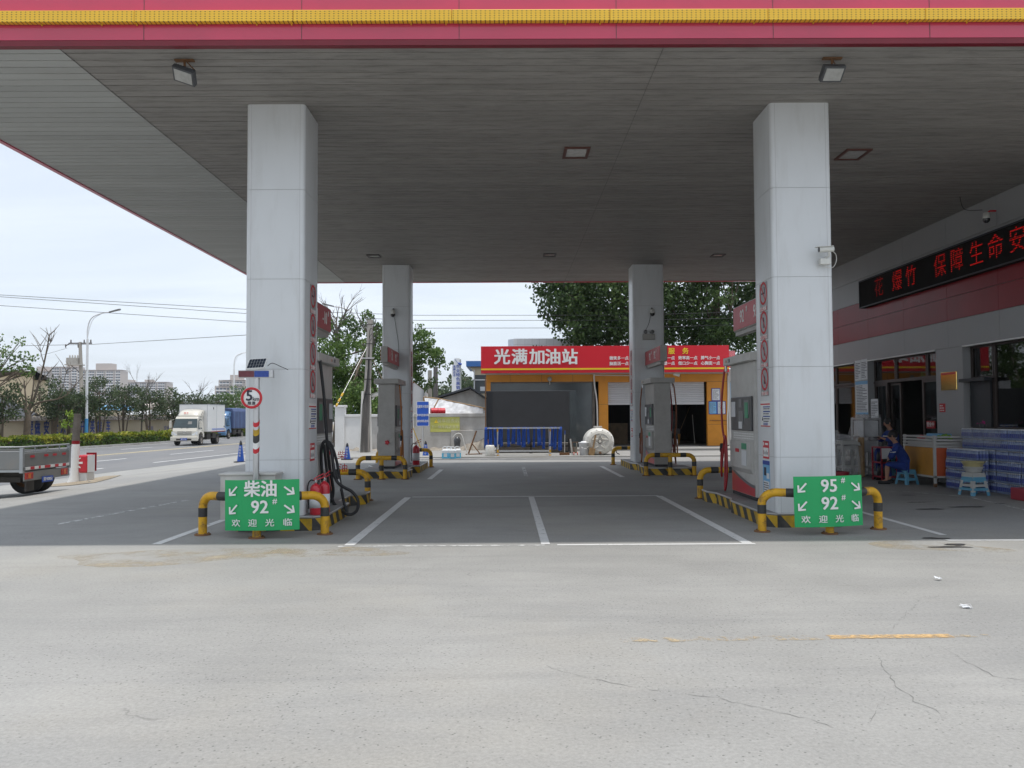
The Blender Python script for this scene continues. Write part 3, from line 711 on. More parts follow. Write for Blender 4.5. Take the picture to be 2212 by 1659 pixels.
# ------------------------------------------------------------------ guard rails
def rail(xa, xb, y, lab, mid=True, bow=0.0, h=.60, r=.057, yb=None, midx=None):
    yb = y if yb is None else yb
    t = thing('guard_rail', lab, 'guard rail', ((xa + xb) / 2, y, 0), 'yellow and black tube guard rails round the islands')
    zt = h - r; R_ = .17; xm = (xa + xb) / 2 if midx is None else midx
    def top(u):
        x = xa + (xb - xa) * u; yy = y + (yb - y) * u - bow * (1 - (2 * u - 1) ** 2); return Vector((x, yy, zt))
    W_ = abs(xb - xa); s = 1 if xb > xa else -1
    path = [Vector((xa, y, .01)), Vector((xa, y, zt - R_))]
    for i in range(1, 6):
        a = rad(90 * i / 6); path.append(Vector((xa + s * R_ * (1 - math.cos(a)), top((R_ * (1 - math.cos(a))) / W_).y, zt - R_ + R_ * math.sin(a))))
    u0 = R_ / W_; 
    for i in range(9): path.append(top(u0 + (1 - 2 * u0) * i / 8))
    for i in range(1, 6):
        a = rad(90 * i / 6); path.append(Vector((xb - s * R_ * (1 - math.sin(a)), top(1 - (R_ * (1 - math.sin(a))) / W_).y, zt - R_ + R_ * math.cos(a))))
    path += [Vector((xb, yb, zt - R_)), Vector((xb, yb, .01))]
    b = MB(); b.tube(path, r, 16); b.build('tube', 'rail_yellow', t, W=True)
    if mid: b = MB(); b.cyl(top(.5 if midx is None else (midx - xa) / (xb - xa)) - Vector((0, 0, .0)), (xm, top(.5).y, .01), r * .97, n=16); b.build('middle_post', 'rail_yellow', t, W=True)
    rb = r + .0025                                 # painted bands a hair proud of the tube
    def band(p, q, k=3): b = MB(); b.tube([Vector(p).lerp(Vector(q), i / k) for i in range(k + 1)], rb, 16, caps=False); b.build('black_band', 'rail_black', t, W=True)
    for x, yy in ((xa, y), (xb, yb)): band((x, yy, .25), (x, yy, .37))
    if mid: ym = top(.5).y; band((xm, ym, .22), (xm, ym, .36))
    for c in ((.17, .29), (.71, .83)) if mid else ((.17, .29), (.45, .56), (.71, .83)):
        b = MB(); b.tube([top(c[0] + (c[1] - c[0]) * i / 3) for i in range(4)], rb, 16, caps=False); b.build('black_band', 'rail_black', t, W=True)
    for x, yy in [(xa, y), (xb, yb)] + ([(xm, top(.5).y)] if mid else []):
        b = MB(); b.lathe([(.001, .018), (.105, .018), (.108, .012), (.108, 0)], (x, yy, 0), 20)
        for k in range(4): a = k * math.pi / 2 + .7; b.cyl((x + .085 * math.cos(a), yy + .085 * math.sin(a), .015), (x + .085 * math.cos(a), yy + .085 * math.sin(a), .032), .01, n=6)
        b.build('base_plate', 'rust', t, W=True)
    return t
rail(-4.16, -2.50, 11.42, 'bowed guard rail in front of the left front pillar, behind the diesel sign', bow=.32)
rail(3.46, 5.13, 11.42, 'bowed guard rail in front of the right front pillar, behind the 95 and 92 sign', bow=.32, yb=11.6)
rail(-3.92, -2.68, 15.95, 'guard rail across the back end of the left front island', mid=False)
rail(3.66, 4.86, 15.95, 'guard rail across the back end of the right front island', mid=False)
rail(-3.82, -2.62, 21.25, 'three-legged guard rail in front of the left rear dispenser')
rail(3.63, 4.90, 22.0, 'three-legged guard rail in front of the right rear dispenser')
rail(-4.05, -2.40, 26.15 - .9 + .0, 'guard rail behind the left rear pillar, beside the cone') if False else rail(-4.1, -2.42, 26.2, 'guard rail behind the left rear pillar, mostly hidden by it', mid=False)
rail(3.38, 4.95, 26.9, 'guard rail behind the right rear pillar, mostly hidden by it', mid=False)

# ------------------------------------------------------------------ direction signs hung on the rails
def arrow(mb, M, cx, cy, ang, L_=.15, w=.022, hd=.085):
    R2 = Matrix.Translation((cx, cy, 0)) @ Matrix.Rotation(ang, 4, 'Z'); Q = M @ R2
    mb.box(-L_ / 2, L_ / 2, -w / 2, w / 2, .003, .006, M=Q)
    for s in (1, -1):
        T = Q @ Matrix.Translation((L_ / 2, 0, 0)) @ Matrix.Rotation(rad(180 - 43 * s), 4, 'Z'); mb.box(-.008, hd, -w / 2, w / 2, .0035 + .0004 * s, .0065 + .0004 * s, M=T)
def dir_sign(cx, y, z, w, h, tilt, top, lab, twist=0):
    t = thing('direction_sign', lab, 'direction sign', (cx, y, z), 'green direction signs fixed to the front rails')
    def bend(me):
        for v in me.vertices: v.co.y += .30 * v.co.x ** 2 * 1.0 + twist * v.co.x
    b = MB(); n = 16
    vs = [(-w / 2 + w * i / n, 0, zz) for zz in (-h / 2, h / 2) for i in range(n + 1)]
    b.add(vs, [(i, i + 1, n + 2 + i, n + 1 + i) for i in range(n)]); o = b.build('board', 'green_sign', t, solid=.012); bend(o.data)
    parts = []
    def T(s, size, x, z_, bold=.02, sx=1, sp=1.0, shear=0):
        me = text_mesh(s, size, bold, .0012, sx, 'CENTER', sp); me.transform(Euler(FACE['-Y']).to_matrix().to_4x4()); me.transform(Matrix.Translation((x, -.012, z_)))
        me.materials.clear(); me.materials.append(MATS['letter_white']); bend(me)
        q = bpy.data.objects.new('lettering', me); col.objects.link(q); q.parent = t
    if top == 'zh': T('柴油', .225, 0, .20, .028, .98)
    else: T('95', .235, -.01, .20, .02, 1.0); T('#', .10, .185, .275, .012)
    T('92', .235, -.01, -.03, .02, 1.0); T('#', .10, .185, .05, .012)
    for i, ch in enumerate('欢迎光临'): T(ch, .105, -.33 + i * .225, -.235, .012, 1.15)
    M = Matrix.Translation((0, -.012, 0)) @ Matrix.Rotation(rad(90), 4, 'X')
    for s in (-1, 1):
        for zz in (.19, -.05):
            b = MB(); arrow(b, M, s * .365, zz, rad(-90 + s * 52 - (0 if s > 0 else 0)) if s > 0 else rad(-90 - 42)); q = b.build('arrow', 'letter_white', t); bend(q.data)
    t.rotation_euler = (0, tilt, 0)
dir_sign(-3.245, 10.98, .445, .98, .66, rad(-.5), 'zh', 'green board with diesel and 92 arrows on the left front rail')
dir_sign(4.235, 11.0, .45, .94, .665, rad(-.8), '95', 'green board with 95 and 92 arrows on the right front rail', twist=.10)
# ------------------------------------------------------------------ fuel dispensers
def nozzle(parent, p, rz, sx, m='black_rubber', name='nozzle'):
    M = Matrix.Translation(p) @ Matrix.Rotation(rz, 4, 'Z')
    b = MB()
    b.tube([M @ Vector(q) for q in ((.0, 0, .02), (.02, 0, -.06), (.05, 0, -.12))], [.03, .034, .028], 8, 0)
    b.tube([M @ Vector(q) for q in ((-.02, 0, .03), (-.05, 0, -.03), (-.02, 0, -.11), (.03, 0, -.12))], .008, 6, 0)
    b.tube([M @ Vector(q) for q in ((.05, 0, -.12), (.075, 0, -.2), (.07, 0, -.27), (.05, 0, -.31))], [.014, .013, .012, .012], 8, 1)
    b.build(name, [m, 'steel'], parent)
def curve(pts, k=6):
    P_ = [Vector(p) for p in pts]; P_ = [P_[0]] + P_ + [P_[-1]]; o = []
    for i in range(1, len(P_) - 2):
        for j in range(k):
            t = j / k; a, b_, c, d = P_[i - 1], P_[i], P_[i + 1], P_[i + 2]
            o.append(.5 * ((2 * b_) + (c - a) * t + (2 * a - 5 * b_ + 4 * c - d) * t * t + (3 * b_ - a - 3 * c + d) * t ** 3))
    o.append(P_[-2]); return o
def dispenser(loc, lab, body='grey_metal', hoses=(), L_=1.45, w=.225, stop=False, text_s='三盈'):
    t = thing('fuel_dispenser', lab, 'fuel dispenser', loc, 'fuel dispensers on the islands')
    b = MB(); b.box(-w, w, 0, L_, .06, 2.27); b.box(-w + .01, w - .01, .01, L_ - .01, 0, .06, 1); b.build('body', [body, 'black_rubber'], t, bevel=.012)
    b = MB(); b.box(-w - .105, w + .105, -.09, L_ + .09, 2.272, 2.41); b.build('top_canopy', body, t, bevel=.012)
    for s in (-1, 1):
        b = MB(); b.box(min(s * w, s * (w + .035)), max(s * w, s * (w + .035)), .10, L_ - .12, 1.13, 1.70); b.build('display', 'dark_panel', t, bevel=.01)
        X = lambda a: (min(s * (w + .037), s * (w + .037 + a)), max(s * (w + .037), s * (w + .037 + a)))
        b = MB(); b.box(*X(.004), .2, .48, 1.40, 1.64); b.box(*X(.004), .55, .82, 1.22, 1.46); b.box(*X(.004), .62, .8, 1.52, 1.66); b.build('screen', 'mid_panel', t)
        b = MB(); b.box(*X(.008), .26, .44, 1.34, 1.60); b.build('green_notice', 'sticker_green', t)
        b = MB(); b.box(*X(.006), L_ - .42, L_ - .18, 1.36, 1.62); b.box(*X(.006), .62, .82, 1.16, 1.28); b.build('paper_notice', 'paper', t)
        b = MB()
        for r_ in range(3):
            for k in range(12): b.box(min(s * w, s * (w + .004)), max(s * w, s * (w + .004)), .1 + k * .1, .17 + k * .1, .99 + r_ * .04, 1.008 + r_ * .04)
        b.build('vent_slots', 'letter_white', t)
        b = MB(); b.add([(s * w, .12, .42), (s * (w + .05), .12, .50), (s * (w + .05), .12, .95), (s * w, .12, .95), (s * w, L_ - .1, .42), (s * (w + .05), L_ - .1, .50), (s * (w + .05), L_ - .1, .95), (s * w, L_ - .1, .95)],
              [(0, 1, 2, 3), (4, 7, 6, 5), (1, 5, 6, 2), (0, 4, 5, 1), (2, 6, 7, 3)]); b.build('nozzle_cabinet', body, t)
        xx = s * (w + .053)
        for y0_, y1_, z0_, z1_, m_ in ((.34, .62, .82, .92, 'sticker_green'), (.34, .62, .55, .80, 'paper'), (.78, 1.0, .76, .82, 'ink_red')): b = MB(); b.box(min(xx, xx + s * .004), max(xx, xx + s * .004), y0_, y1_, z0_, z1_); b.build('cabinet_notice', m_, t)
        # red skirt with its swooping upper edge
        sx = s * (w + .006); n = 12; v = []
        for i in range(n + 1):
            y_ = .04 + (L_ - .08) * i / n; v += [(sx, y_, .07), (sx, y_, .20 + .22 * (i / n) ** 1.6)]
        b = MB(); b.add(v, [(2 * i, 2 * i + 2, 2 * i + 3, 2 * i + 1) if s > 0 else (2 * i, 2 * i + 1, 2 * i + 3, 2 * i + 2) for i in range(n)]); b.build('red_skirt', 'ext_red', t)
        v = [(p[0] + s * .001, p[1], p[2]) for p in v]; v2 = []
        for i in range(n + 1): v2 += [v[2 * i + 1], (v[2 * i + 1][0], v[2 * i + 1][1], v[2 * i + 1][2] + .05)]
        b = MB(); b.add(v2, [(2 * i, 2 * i + 2, 2 * i + 3, 2 * i + 1) for i in range(n)]); b.build('grey_swoosh', 'mid_panel', t)
        f_ = '-X' if s < 0 else '+X'
        text(text_s, .07, 'ink', (loc[0] + s * (w + .108), loc[1] + (L_ - .3 if s < 0 else L_ - .35), loc[2] + 2.34), f_, t)
        b = MB(); b.lathe([(.001, .002), (.028, .002), (.028, 0)], n=12, M=Matrix.Translation((s * (w + .106), L_ - .12 if s < 0 else L_ - .55, 2.34)) @ Matrix.Rotation(rad(90 * s), 4, 'Y')); b.build('emblem', 'tail_orange', t)
    for s, ye, m in hoses:
        d = 1 if ye > L_ / 2 else -1; x = s * (w + .09); xo = s * (w + .16)
        pts = [(x, ye, 2.26), (x + s * .03, ye + d * .04, 2.10), (xo, ye + d * .07, 1.6), (xo, ye + d * .03, 1.15), (xo - s * .02, ye - d * .05, .86), (xo - s * .01, ye - d * .05, .30), (xo + s * .02, ye - d * .16, .07), (xo + s * .01, ye - d * .26, .35), (xo, ye - d * .22, .85), (xo, ye - d * .12, 1.02), (xo, ye - d * .02, .80), (xo + s * .02, ye + d * .06, .45), (xo, ye + d * .13, .30), (xo, ye + d * .16, .55), (xo, ye + d * .10, .80)]
        b = MB(); b.tube(curve(pts), .019, 8); b.build('hose', m, t)
        b = MB(); b.cyl((x, ye, 2.27), (x, ye, 2.17), .022, .026, 8); b.build('hose_fitting', 'steel', t)
        nozzle(t, (xo, ye + d * .10, .86), rad(90 * d), 1)
    if stop:
        b = MB(); b.lathe([(.001, .03), (.05, .03), (.055, .02), (.055, 0), (.001, 0)], n=10, M=Matrix.Translation((.02, -.002, .70)) @ Matrix.Rotation(rad(90), 4, 'X'))
        for k in range(5): a = k * 1.257; b.cyl((.02, -.03, .70), (.02 + .07 * math.cos(a), -.035, .70 + .07 * math.sin(a)), .014, n=6)
        b.build('valve_handle', 'ext_red', t)
        b = MB(); b.box(-.03, .03, -.006, 0, .28, .31); b.box(-.008, .0, -.006, 0, .2, .3); b.build('lock', 'rust', t)
    return t
dispenser((4.215, 13.45, .2), 'pale dispenser with red hose and red skirt behind the right front pillar', 'pale_metal', hoses=((-1, 1.40, 'hose_red'), (1, .1, 'hose_red')))
dispenser((4.19, 22.6, .2), 'grey dispenser with brown hoses in front of the right rear pillar', 'grey_metal', hoses=((-1, 1.3, 'hose_brown'), (1, .12, 'hose_brown'), (1, .7, 'hose_red')))
dispenser((-3.26, 22.4, .2), 'grey dispenser with an orange hose and red valve in front of the left rear pillar', 'grey_metal', hoses=((1, .15, 'hose_orange'),), stop=True)
ld = dispenser((-3.27, 13.05, .2), 'dispenser with big black hoses behind the left front pillar', 'pale_metal', hoses=(), L_=1.42)
# the big black hoses of the diesel dispenser
def LFh(pts, y=13.3): return [GY(px, py, y_) for px, py, y_ in pts]
b = MB()
b.tube(curve(LFh([(691, 778, 13.1), (695, 812, 13.1), (701, 870, 13.1), (706, 950, 13.1), (712, 1010, 13.3), (720, 1060, 13.4), (712, 1085, 13.4), (700, 1060, 13.3), (694, 1000, 13.2), (695, 965, 13.1), (703, 953, 13.1), (716, 962, 13.15), (728, 1000, 13.2), (736, 1050, 13.2), (744, 1090, 13.2), (748, 1106, 13.2)])), .024, 8)
b.tube(curve(LFh([(706, 953, 13.0), (716, 975, 12.95), (722, 1020, 12.9), (728, 1040, 12.9), (742, 1052, 12.9), (760, 1062, 12.9), (773, 1080, 12.9), (772, 1100, 12.9), (762, 1110, 12.9), (750, 1111, 12.9), (740, 1105, 12.95)])), .024, 8)
b.tube(curve(LFh([(700, 960, 13.3), (705, 1010, 13.3), (712, 1055, 13.3), (722, 1088, 13.3), (735, 1096, 13.3)])), .022, 8)
b.build('hose', 'black_rubber', ld, W=True)
p = GY(724, 1018, 12.95); nozzle(ld, p - ld.location, rad(0), 1)
text('柴', .16, 'ink_red', GY(731, 985, 14.3) + Vector((.06, 0, 0)), '-Y', ld); text('油', .16, 'ink_red', GY(734, 1012, 14.3) + Vector((.06, 0, 0)), '-Y', ld)

# ------------------------------------------------------------------ number boxes on the pillars
def grade_box(x0, x1, y0, y1, s_list, lab):
    cx, cy = (x0 + x1) / 2, (y0 + y1) / 2
    t = thing('grade_sign', lab, 'grade sign', (cx, cy, 3.05), 'red grade sign boxes fixed to the pillars')
    b = MB(); b.box(x0, x1, y0, y1, 3.05, 3.48); b.build('case', 'grey_metal', t, W=True, bevel=.01)
    b = MB(); b.box(x0 - .012, x0 - .001, y0 + .04, y1 - .02, 3.07, 3.46); b.box(x1 + .001, x1 + .012, y0 + .04, y1 - .02, 3.07, 3.46); b.build('red_face', 'box_red', t, W=True)
    b = MB(); b.box(x0 + .03, x1 - .03, y0 + .2, y1, 2.98, 3.05); b.build('bracket', 'grey_metal', t, W=True)
    for f_, x in (('-X', x0 - .014), ('+X', x1 + .014)):
        sg = -1 if f_ == '-X' else 1
        for k, s in enumerate(s_list):
            u = (k - (len(s_list) - 1) / 2) * .78
            text(s, .30, 'letter_white', (x, cy + sg * u, 3.26), f_, t, bold=.012, sx=.85)
            if s.isdigit() or s == '-10': text('#', .13, 'letter_white', (x, cy + sg * (u + .27), 3.37), f_, t, bold=.01)
grade_box(4.0, 4.18, 12.75, 14.66, ['92', '95'], 'red box sign reading 92 and 95 behind the right front pillar')
grade_box(-3.30, -3.10, 12.75, 14.55, ['柴油', '-10'], 'red box sign for diesel behind the left front pillar')
grade_box(4.1, 4.28, 22.3, 24.72, ['92', '92'], 'red box sign on the front of the right rear pillar')
grade_box(-3.40, -3.22, 22.3, 24.62, ['油', '92'], 'red box sign on the front of the left rear pillar')

# ------------------------------------------------------------------ flat signs on pillar and wall faces
def plane(face, o):
    U, N_ = {'+X': ((0, 1, 0), (1, 0, 0)), '-X': ((0, -1, 0), (-1, 0, 0)), '-Y': ((1, 0, 0), (0, -1, 0))}[face]
    M = Matrix((U, (0, 0, 1), N_)).transposed().to_4x4(); return Matrix.Translation(o) @ M
def textlines(mb, M, u0, u1, v0, v1, n, seed=0, mi=0, nn=.004):
    random.seed(seed); h = (v1 - v0) / n
    for i in range(n):
        v = v1 - (i + .5) * h; u = u0
        e = u1 - (u1 - u0) * random.choice((0, 0, .15, .4))
        while u < e:
            l = random.uniform(.5, 1.6) * h; mb.box(u, min(u + l, e), v - h * .22, v + h * .22, nn - .001, nn, mi, M); u += l + h * .35
def prohibit(face, o, w, h, icon, lab, seed):
    t = thing('prohibition_sign', lab, 'warning sign', o, 'red ringed prohibition signs on the pillars'); M = plane(face, (0, 0, 0))
    b = MB(); b.box(-w / 2, w / 2, -h / 2, h / 2, 0, .004, 0, M); b.build('plate', 'wall_alu', t)
    r = w * .46; cy = h * .13
    b = MB(); b.lathe([(r * .80, .005), (r * .80, .007), (r, .007), (r, .005)], n=28, M=M @ Matrix.Translation((0, cy, 0)))
    b.box(-r * .85, r * .85, -r * .06, r * .06, .0072, .0082, 0, M @ Matrix.Translation((0, cy, 0)) @ Matrix.Rotation(rad(-48), 4, 'Z')); b.build('ring', 'ink_red', t)
    b = MB(); Q = M @ Matrix.Translation((0, cy, 0))
    if icon == 0: b.box(-r * .5, r * .4, -.012, .012, .005, .0065, 0, Q); b.tube([Q @ Vector((r * .4, .01, .006)), Q @ Vector((r * .45, .05, .006)), Q @ Vector((r * .3, .09, .006))], .004, 5)
    elif icon == 1:
        b.lathe([(.001, .0065), (.018, .0065), (.018, .005)], n=10, M=Q @ Matrix.Translation((.0, .06, 0))); b.box(-.02, .02, -.03, .04, .005, .0065, 0, Q); b.box(-.03, -.012, -.08, -.03, .005, .0065, 0, Q); b.box(.012, .03, -.08, -.03, .005, .0064, 0, Q)
    elif icon == 2: b.box(-.018, .018, -.07, .06, .005, .0065, 0, Q @ Matrix.Rotation(rad(15), 4, 'Z')); b.box(.012, .018, .06, .10, .005, .0064, 0, Q @ Matrix.Rotation(rad(15), 4, 'Z'))
    else:
        b.prism([(-.035, -.07), (.04, -.07), (.03, .0), (.0, .06), (-.02, .0)], .005, .0065, 0, Q)
    b.build('pictogram', 'ink', t)
    b = MB(); b.box(-w * .42, w * .42, -h * .47, -h * .34, .005, .007, 0, M); b.build('caption_bar', 'ink_red', t)
    me = text_mesh(['禁止吸烟', '禁止打电话', '禁止烟火', '熄火加油'][icon], w * .19, .01, .0006)
    me.transform(M @ Matrix.Translation((0, -h * .405, .0078))); me.materials.clear(); me.materials.append(MATS['letter_white'])
    q = bpy.data.objects.new('caption', me); col.objects.link(q); q.parent = t
ord_ = ['topmost', 'second from the top', 'third from the top', 'lowest']; ic = ['no smoking', 'no phone', 'no flame', 'engine off']
def pillar_signs(face, x, y, where, w=.37, extra=False):
    for k, (z, h) in enumerate(((3.335, .43), (2.905, .41), (2.485, .39), (2.07, .40))):
        prohibit(face, (x, y, z), w, h, k, f'{ic[k]} sign, {ord_[k]} on {where}', k)
    t = thing('notice', f'notice with blue bars on {where}', 'notice', (x, y, 1.61), 'notices stuck on the pillars'); M = plane(face, (0, 0, 0)); w2_ = w * .60
    b = MB(); b.box(-w2_, w2_, -.19, .19, 0, .003, 0, M); b.build('sheet', 'letter_white', t)
    b = MB(); b.box(-w2_, w2_, .13, .15, .003, .005, 0, M); b.box(-w2_, w2_, -.19, -.175, .003, .005, 0, M); b.build('red_bars', 'ink_red', t)
    b = MB()
    for v in (.10, .03, -.04): b.box(-w2_ * .45, w2_, v - .008, v + .008, .003, .005, 0, M)
    b.build('blue_bars', 'letter_blue', t)
    b = MB(); b.prism([(-.16 * w / .37, -.10), (-.10 * w / .37, -.10), (-.13 * w / .37, -.04)], .003, .005, 0, M); textlines(b, M, -w2_ * .4, w2_ * .9, -.13, .09, 6, 4); b.build('print', 'ink', t)
    for k in range(5):
        b = MB(); b.lathe([(.013, .003), (.013, .005), (.02, .005), (.02, .003)], n=12, M=M @ Matrix.Translation((-.08 + k * .045, -.15, 0))); b.build('round_icon', 'letter_blue', t)
    t = thing('notice', f'small red pictogram notice on {where}', 'notice', (x, y, 1.08), 'notices stuck on the pillars')
    b = MB(); b.box(-.14, .14, -.13, .13, 0, .003, 0, M); b.build('sheet', 'ink_red', t)
    b = MB(); b.box(-.12, .12, -.10, .03, .003, .005, 0, M); b.box(-.12, -.085, .06, .11, .003, .005, 0, M); b.box(-.03, .10, .07, .10, .003, .005, 0, M); b.build('white_field', 'letter_white', t)
    for k in range(4): b = MB(); b.box(-.10 + k * .055, -.08 + k * .055, -.07, -.01 - (k % 2) * .02, .005, .006, 0, M); b.build('pictogram', 'ink', t)
    if extra:
        t = thing('notice', f'blue headed board, lowest on {where}', 'notice', (x, y, .64), 'notices stuck on the pillars')
        b = MB(); b.box(-.16, .16, -.26, .28, 0, .003, 0, M); b.build('sheet', 'paper_blue', t)
        b = MB(); b.box(-.16, .16, .22, .28, .003, .005, 0, M); b.build('header', 'letter_blue', t)
        b = MB(); b.box(-.13, .14, -.24, -.02, .003, .005, 0, M); b.box(.02, .14, .02, .10, .003, .005, 0, M); b.build('white_field', 'paper', t)
        b = MB(); b.box(-.1, .0, .06, .18, .003, .006, 0, M); textlines(b, M, -.12, .12, -.23, -.03, 6, 7, nn=.0065); b.build('print', 'ink', t)
pillar_signs('+X', LX1 + .002, 12.37, 'the left front pillar side')
pillar_signs('-X', RX0 - .002, 12.28, 'the right front pillar side', extra=True)
pillar_signs('-X', 3.738, 25.15, 'the right rear pillar side', w=.34)
pillar_signs('+X', -2.898, 25.07, 'the left rear pillar side', w=.34)

# ------------------------------------------------------------------ extinguishers
def extinguisher(loc, lab, rz=0, s=1):
    t = thing('fire_extinguisher', lab, 'fire extinguisher', loc, 'red fire extinguishers', rz); t.scale = (s, s, s)
    b = MB(); b.lathe([(.001, 0), (.075, 0), (.08, .012), (.08, .36), (.076, .385), (.06, .415), (.035, .435), (.02, .44), (.02, .455)], n=24); b.build('cylinder', 'ext_red', t)
    b = MB(); b.lathe([(.081, .10), (.0815, .10), (.0815, .27), (.081, .27)], n=24); b.build('label_band', 'paper', t)
    b = MB(); b.cyl((0, 0, .44), (0, 0, .50), .016, n=10); b.lathe([(.001, .0), (.022, .0), (.022, .012), (.001, .012)], (.0, -.02, .47), 10); b.build('valve', 'steel', t)
    b = MB(); b.tube([(-.03, 0, .49), (.05, 0, .51), (.12, 0, .535)], .008, 6); b.tube([(-.03, 0, .505), (.04, 0, .55), (.12, 0, .585)], .008, 6); b.build('handle', 'ext_red', t)
    b = MB(); b.tube(curve([(-.01, 0, .48), (-.07, .01, .49), (-.11, .02, .40), (-.10, .03, .2), (-.095, .03, .08)]), .010, 7); b.build('hose', 'black_rubber', t)
extinguisher((-2.76, 12.0, .2), 'red extinguisher nearest the left front pillar, with a white label', rad(15))
extinguisher((-2.70, 12.28, .2), 'second red extinguisher close behind another on the left front island', rad(60), 1.02)
extinguisher((-2.66, 24.15, .2), 'dark red extinguisher at the foot of the left rear pillar', rad(20), 1.25)

# box cabinet at the left front pillar, with the speed sign post
b = MB(); b.box(-3.95, -3.2, 11.34 + .15, 11.84, .2, .80); b.box(-3.97, -3.18, 11.47, 11.845, .80, .83); tag(b.build('storage_box', 'pale_metal', bevel=.008), 'pale metal box standing before the left front pillar, behind the green sign', 'box')
t = thing('speed_sign', 'round 5 km limit sign on a grey post with solar panel and striped bands', 'speed sign', (-3.44, 11.55, .2))
b = MB(); b.cyl((-3.44, 11.42, .0), (-3.44, 11.42, 2.22), .042, n=16); b.build('post', 'steel', t, W=True)
b = MB(); M = plane('-Y', (-3.485, 11.36, 1.86)); b.lathe([(.001, .0), (.150, .0), (.150, .012), (.001, .012)], n=36, M=M); b.build('disc', 'letter_white', t, W=True)
b = MB(); b.lathe([(.112, .0125), (.112, .015), (.146, .015), (.146, .0125)], n=36, M=M); b.build('red_ring', 'ink_red', t, W=True)
text('5', .20, 'ink', (-3.515, 11.343, 1.885), '-Y', t, bold=.02); text('km', .075, 'ink', (-3.425, 11.343, 1.845), '-Y', t, bold=.005); text('限速', .05, 'ink', (-3.485, 11.343, 1.785), '-Y', t, bold=.012, sp=1.3)
b = MB(); b.box(-3.68, -3.205, 11.37, 11.45, 2.135, 2.24); b.build('light_bar_case', 'steel', t, W=True, bevel=.005)
b = MB(); b.box(-3.67, -3.46, 11.362, 11.369, 2.145, 2.23); b.build('red_light', 'led_redd', t, W=True)
b = MB(); b.box(-3.455, -3.26, 11.362, 11.369, 2.145, 2.23); b.build('blue_light', 'led_blue', t, W=True)
M = Matrix.Translation((-3.44, 11.42, 2.33)) @ Matrix.Rotation(rad(42), 4, 'X') @ Matrix.Rotation(rad(-4), 4, 'Y')
b = MB(); b.box(-.13, .13, -.11, .11, -.01, .006, M=M); b.build('solar_panel', 'letter_white', t, W=True)
b = MB()
for i in range(6):
    for j in range(3): b.box(-.115 + i * .039, -.115 + i * .039 + .035, -.095 + j * .065, -.095 + j * .065 + .06, .007, .009, M=M)
b.build('solar_cells', 'solar', t, W=True)
b = MB(); b.tube(curve([(-3.3, 11.45, 2.30), (-3.24, 11.47, 2.34), (-3.16, 11.6, 2.30), (-3.12, 11.82, 2.27)]), .005, 5); b.build('cable', 'wire', t, W=True)
for z0, z1, m in ((1.50, 1.56, 'ink_red'), (1.38, 1.46, 'kerb_yellow'), (1.28, 1.38, 'kerb_black'), (1.20, 1.28, 'letter_white'), (1.14, 1.20, 'ink_red')):
    b = MB(); n = 16; v = []
    for k in range(n + 1):
        a = 2 * math.pi * k / n; sh = .04 * math.sin(a); v += [(-3.44 + .0435 * math.cos(a), 11.42 + .0435 * math.sin(a), z0 + sh), (-3.44 + .0435 * math.cos(a), 11.42 + .0435 * math.sin(a), z1 + sh)]
    b.add(v, [(2 * k, 2 * k + 2, 2 * k + 3, 2 * k + 1) for k in range(n)], smooth=True); b.build('reflective_band', m, t, W=True)

# ------------------------------------------------------------------ cctv
def bullet(loc, rz, lab, tilt=.15, s=1.0, box=True, cable=True):
    t = thing('security_camera', lab, 'security camera', loc, None, rz); t.scale = (s, s, s)
    M = Matrix.Rotation(tilt, 4, 'Y')
    b = MB(); b.tube([M @ Vector((-.13, 0, 0)), M @ Vector((.13, 0, 0))], [.05, .05], 14); b.build('body', 'cctv_white', t)
    b = MB(); b.tube([M @ Vector((-.131, 0, 0)), M @ Vector((-.140, 0, 0))], .044, 14); b.build('lens', 'lens_black', t)
    b = MB(); b.box(-.19, .12, -.055, .055, .045, .055, M=M); b.build('sunshade', 'cctv_white', t)
    b = MB(); b.tube([(.05, 0, -.04), (.06, .03, -.12), (.03, .14, -.13)], .018, 8); b.build('bracket', 'cctv_white', t)
    if box: b = MB(); b.box(-.09, .11, .05, .16, -.26, -.15); b.build('junction_box', 'cctv_white', t, bevel=.01)
    if cable: b = MB(); b.tube(curve([(.1, .02, -.02), (.19, .05, -.08), (.21, .08, -.2), (.15, .1, -.31), (.02, .1, -.30), (-.02, .1, -.25)]), .006, 5); b.build('cable', 'pipe_white', t)
    return t
bullet((4.52, 11.70, 3.93), 0, 'white bullet camera with looping cable on the right front pillar', tilt=-.05, s=.78)
def dome(loc, lab, rz=0, cable=None):
    t = thing('security_camera', lab, 'security camera', loc, None, rz)
    b = MB(); b.lathe([(.001, .12), (.06, .12), (.07, .03), (.07, 0)], n=16); b.build('housing', 'cctv_white', t)
    b = MB(); b.lathe([(.07, 0), (.068, -.04), (.05, -.075), (.02, -.09), (.001, -.092)], n=16); b.build('dome', 'lens_black', t)
    b = MB(); b.tube([(0, 0, .1), (0, .08, .16), (0, .20, .16)], .02, 8); b.build('arm', 'ext_red' if cable else 'dark_panel', t)
    if cable: b = MB(); b.tube(curve([(p[0] - loc[0], p[1] - loc[1], p[2] - loc[2]) for p in cable]), .007, 5); b.build('cable', 'wire', t)
dome((9.86, 16.95, 5.60), 'small dome camera with a dark globe high on the shop wall', rad(-90), [(9.98, 16.8, 5.75), (10.05, 16.4, 5.75), (10.07, 16.3, 6.0)])
dome((-3.38, 24.5, 4.62), 'little black dome camera on the left rear pillar', 0)
dome((4.30, 24.6, 4.62), 'little black dome camera on the right rear pillar', 0)
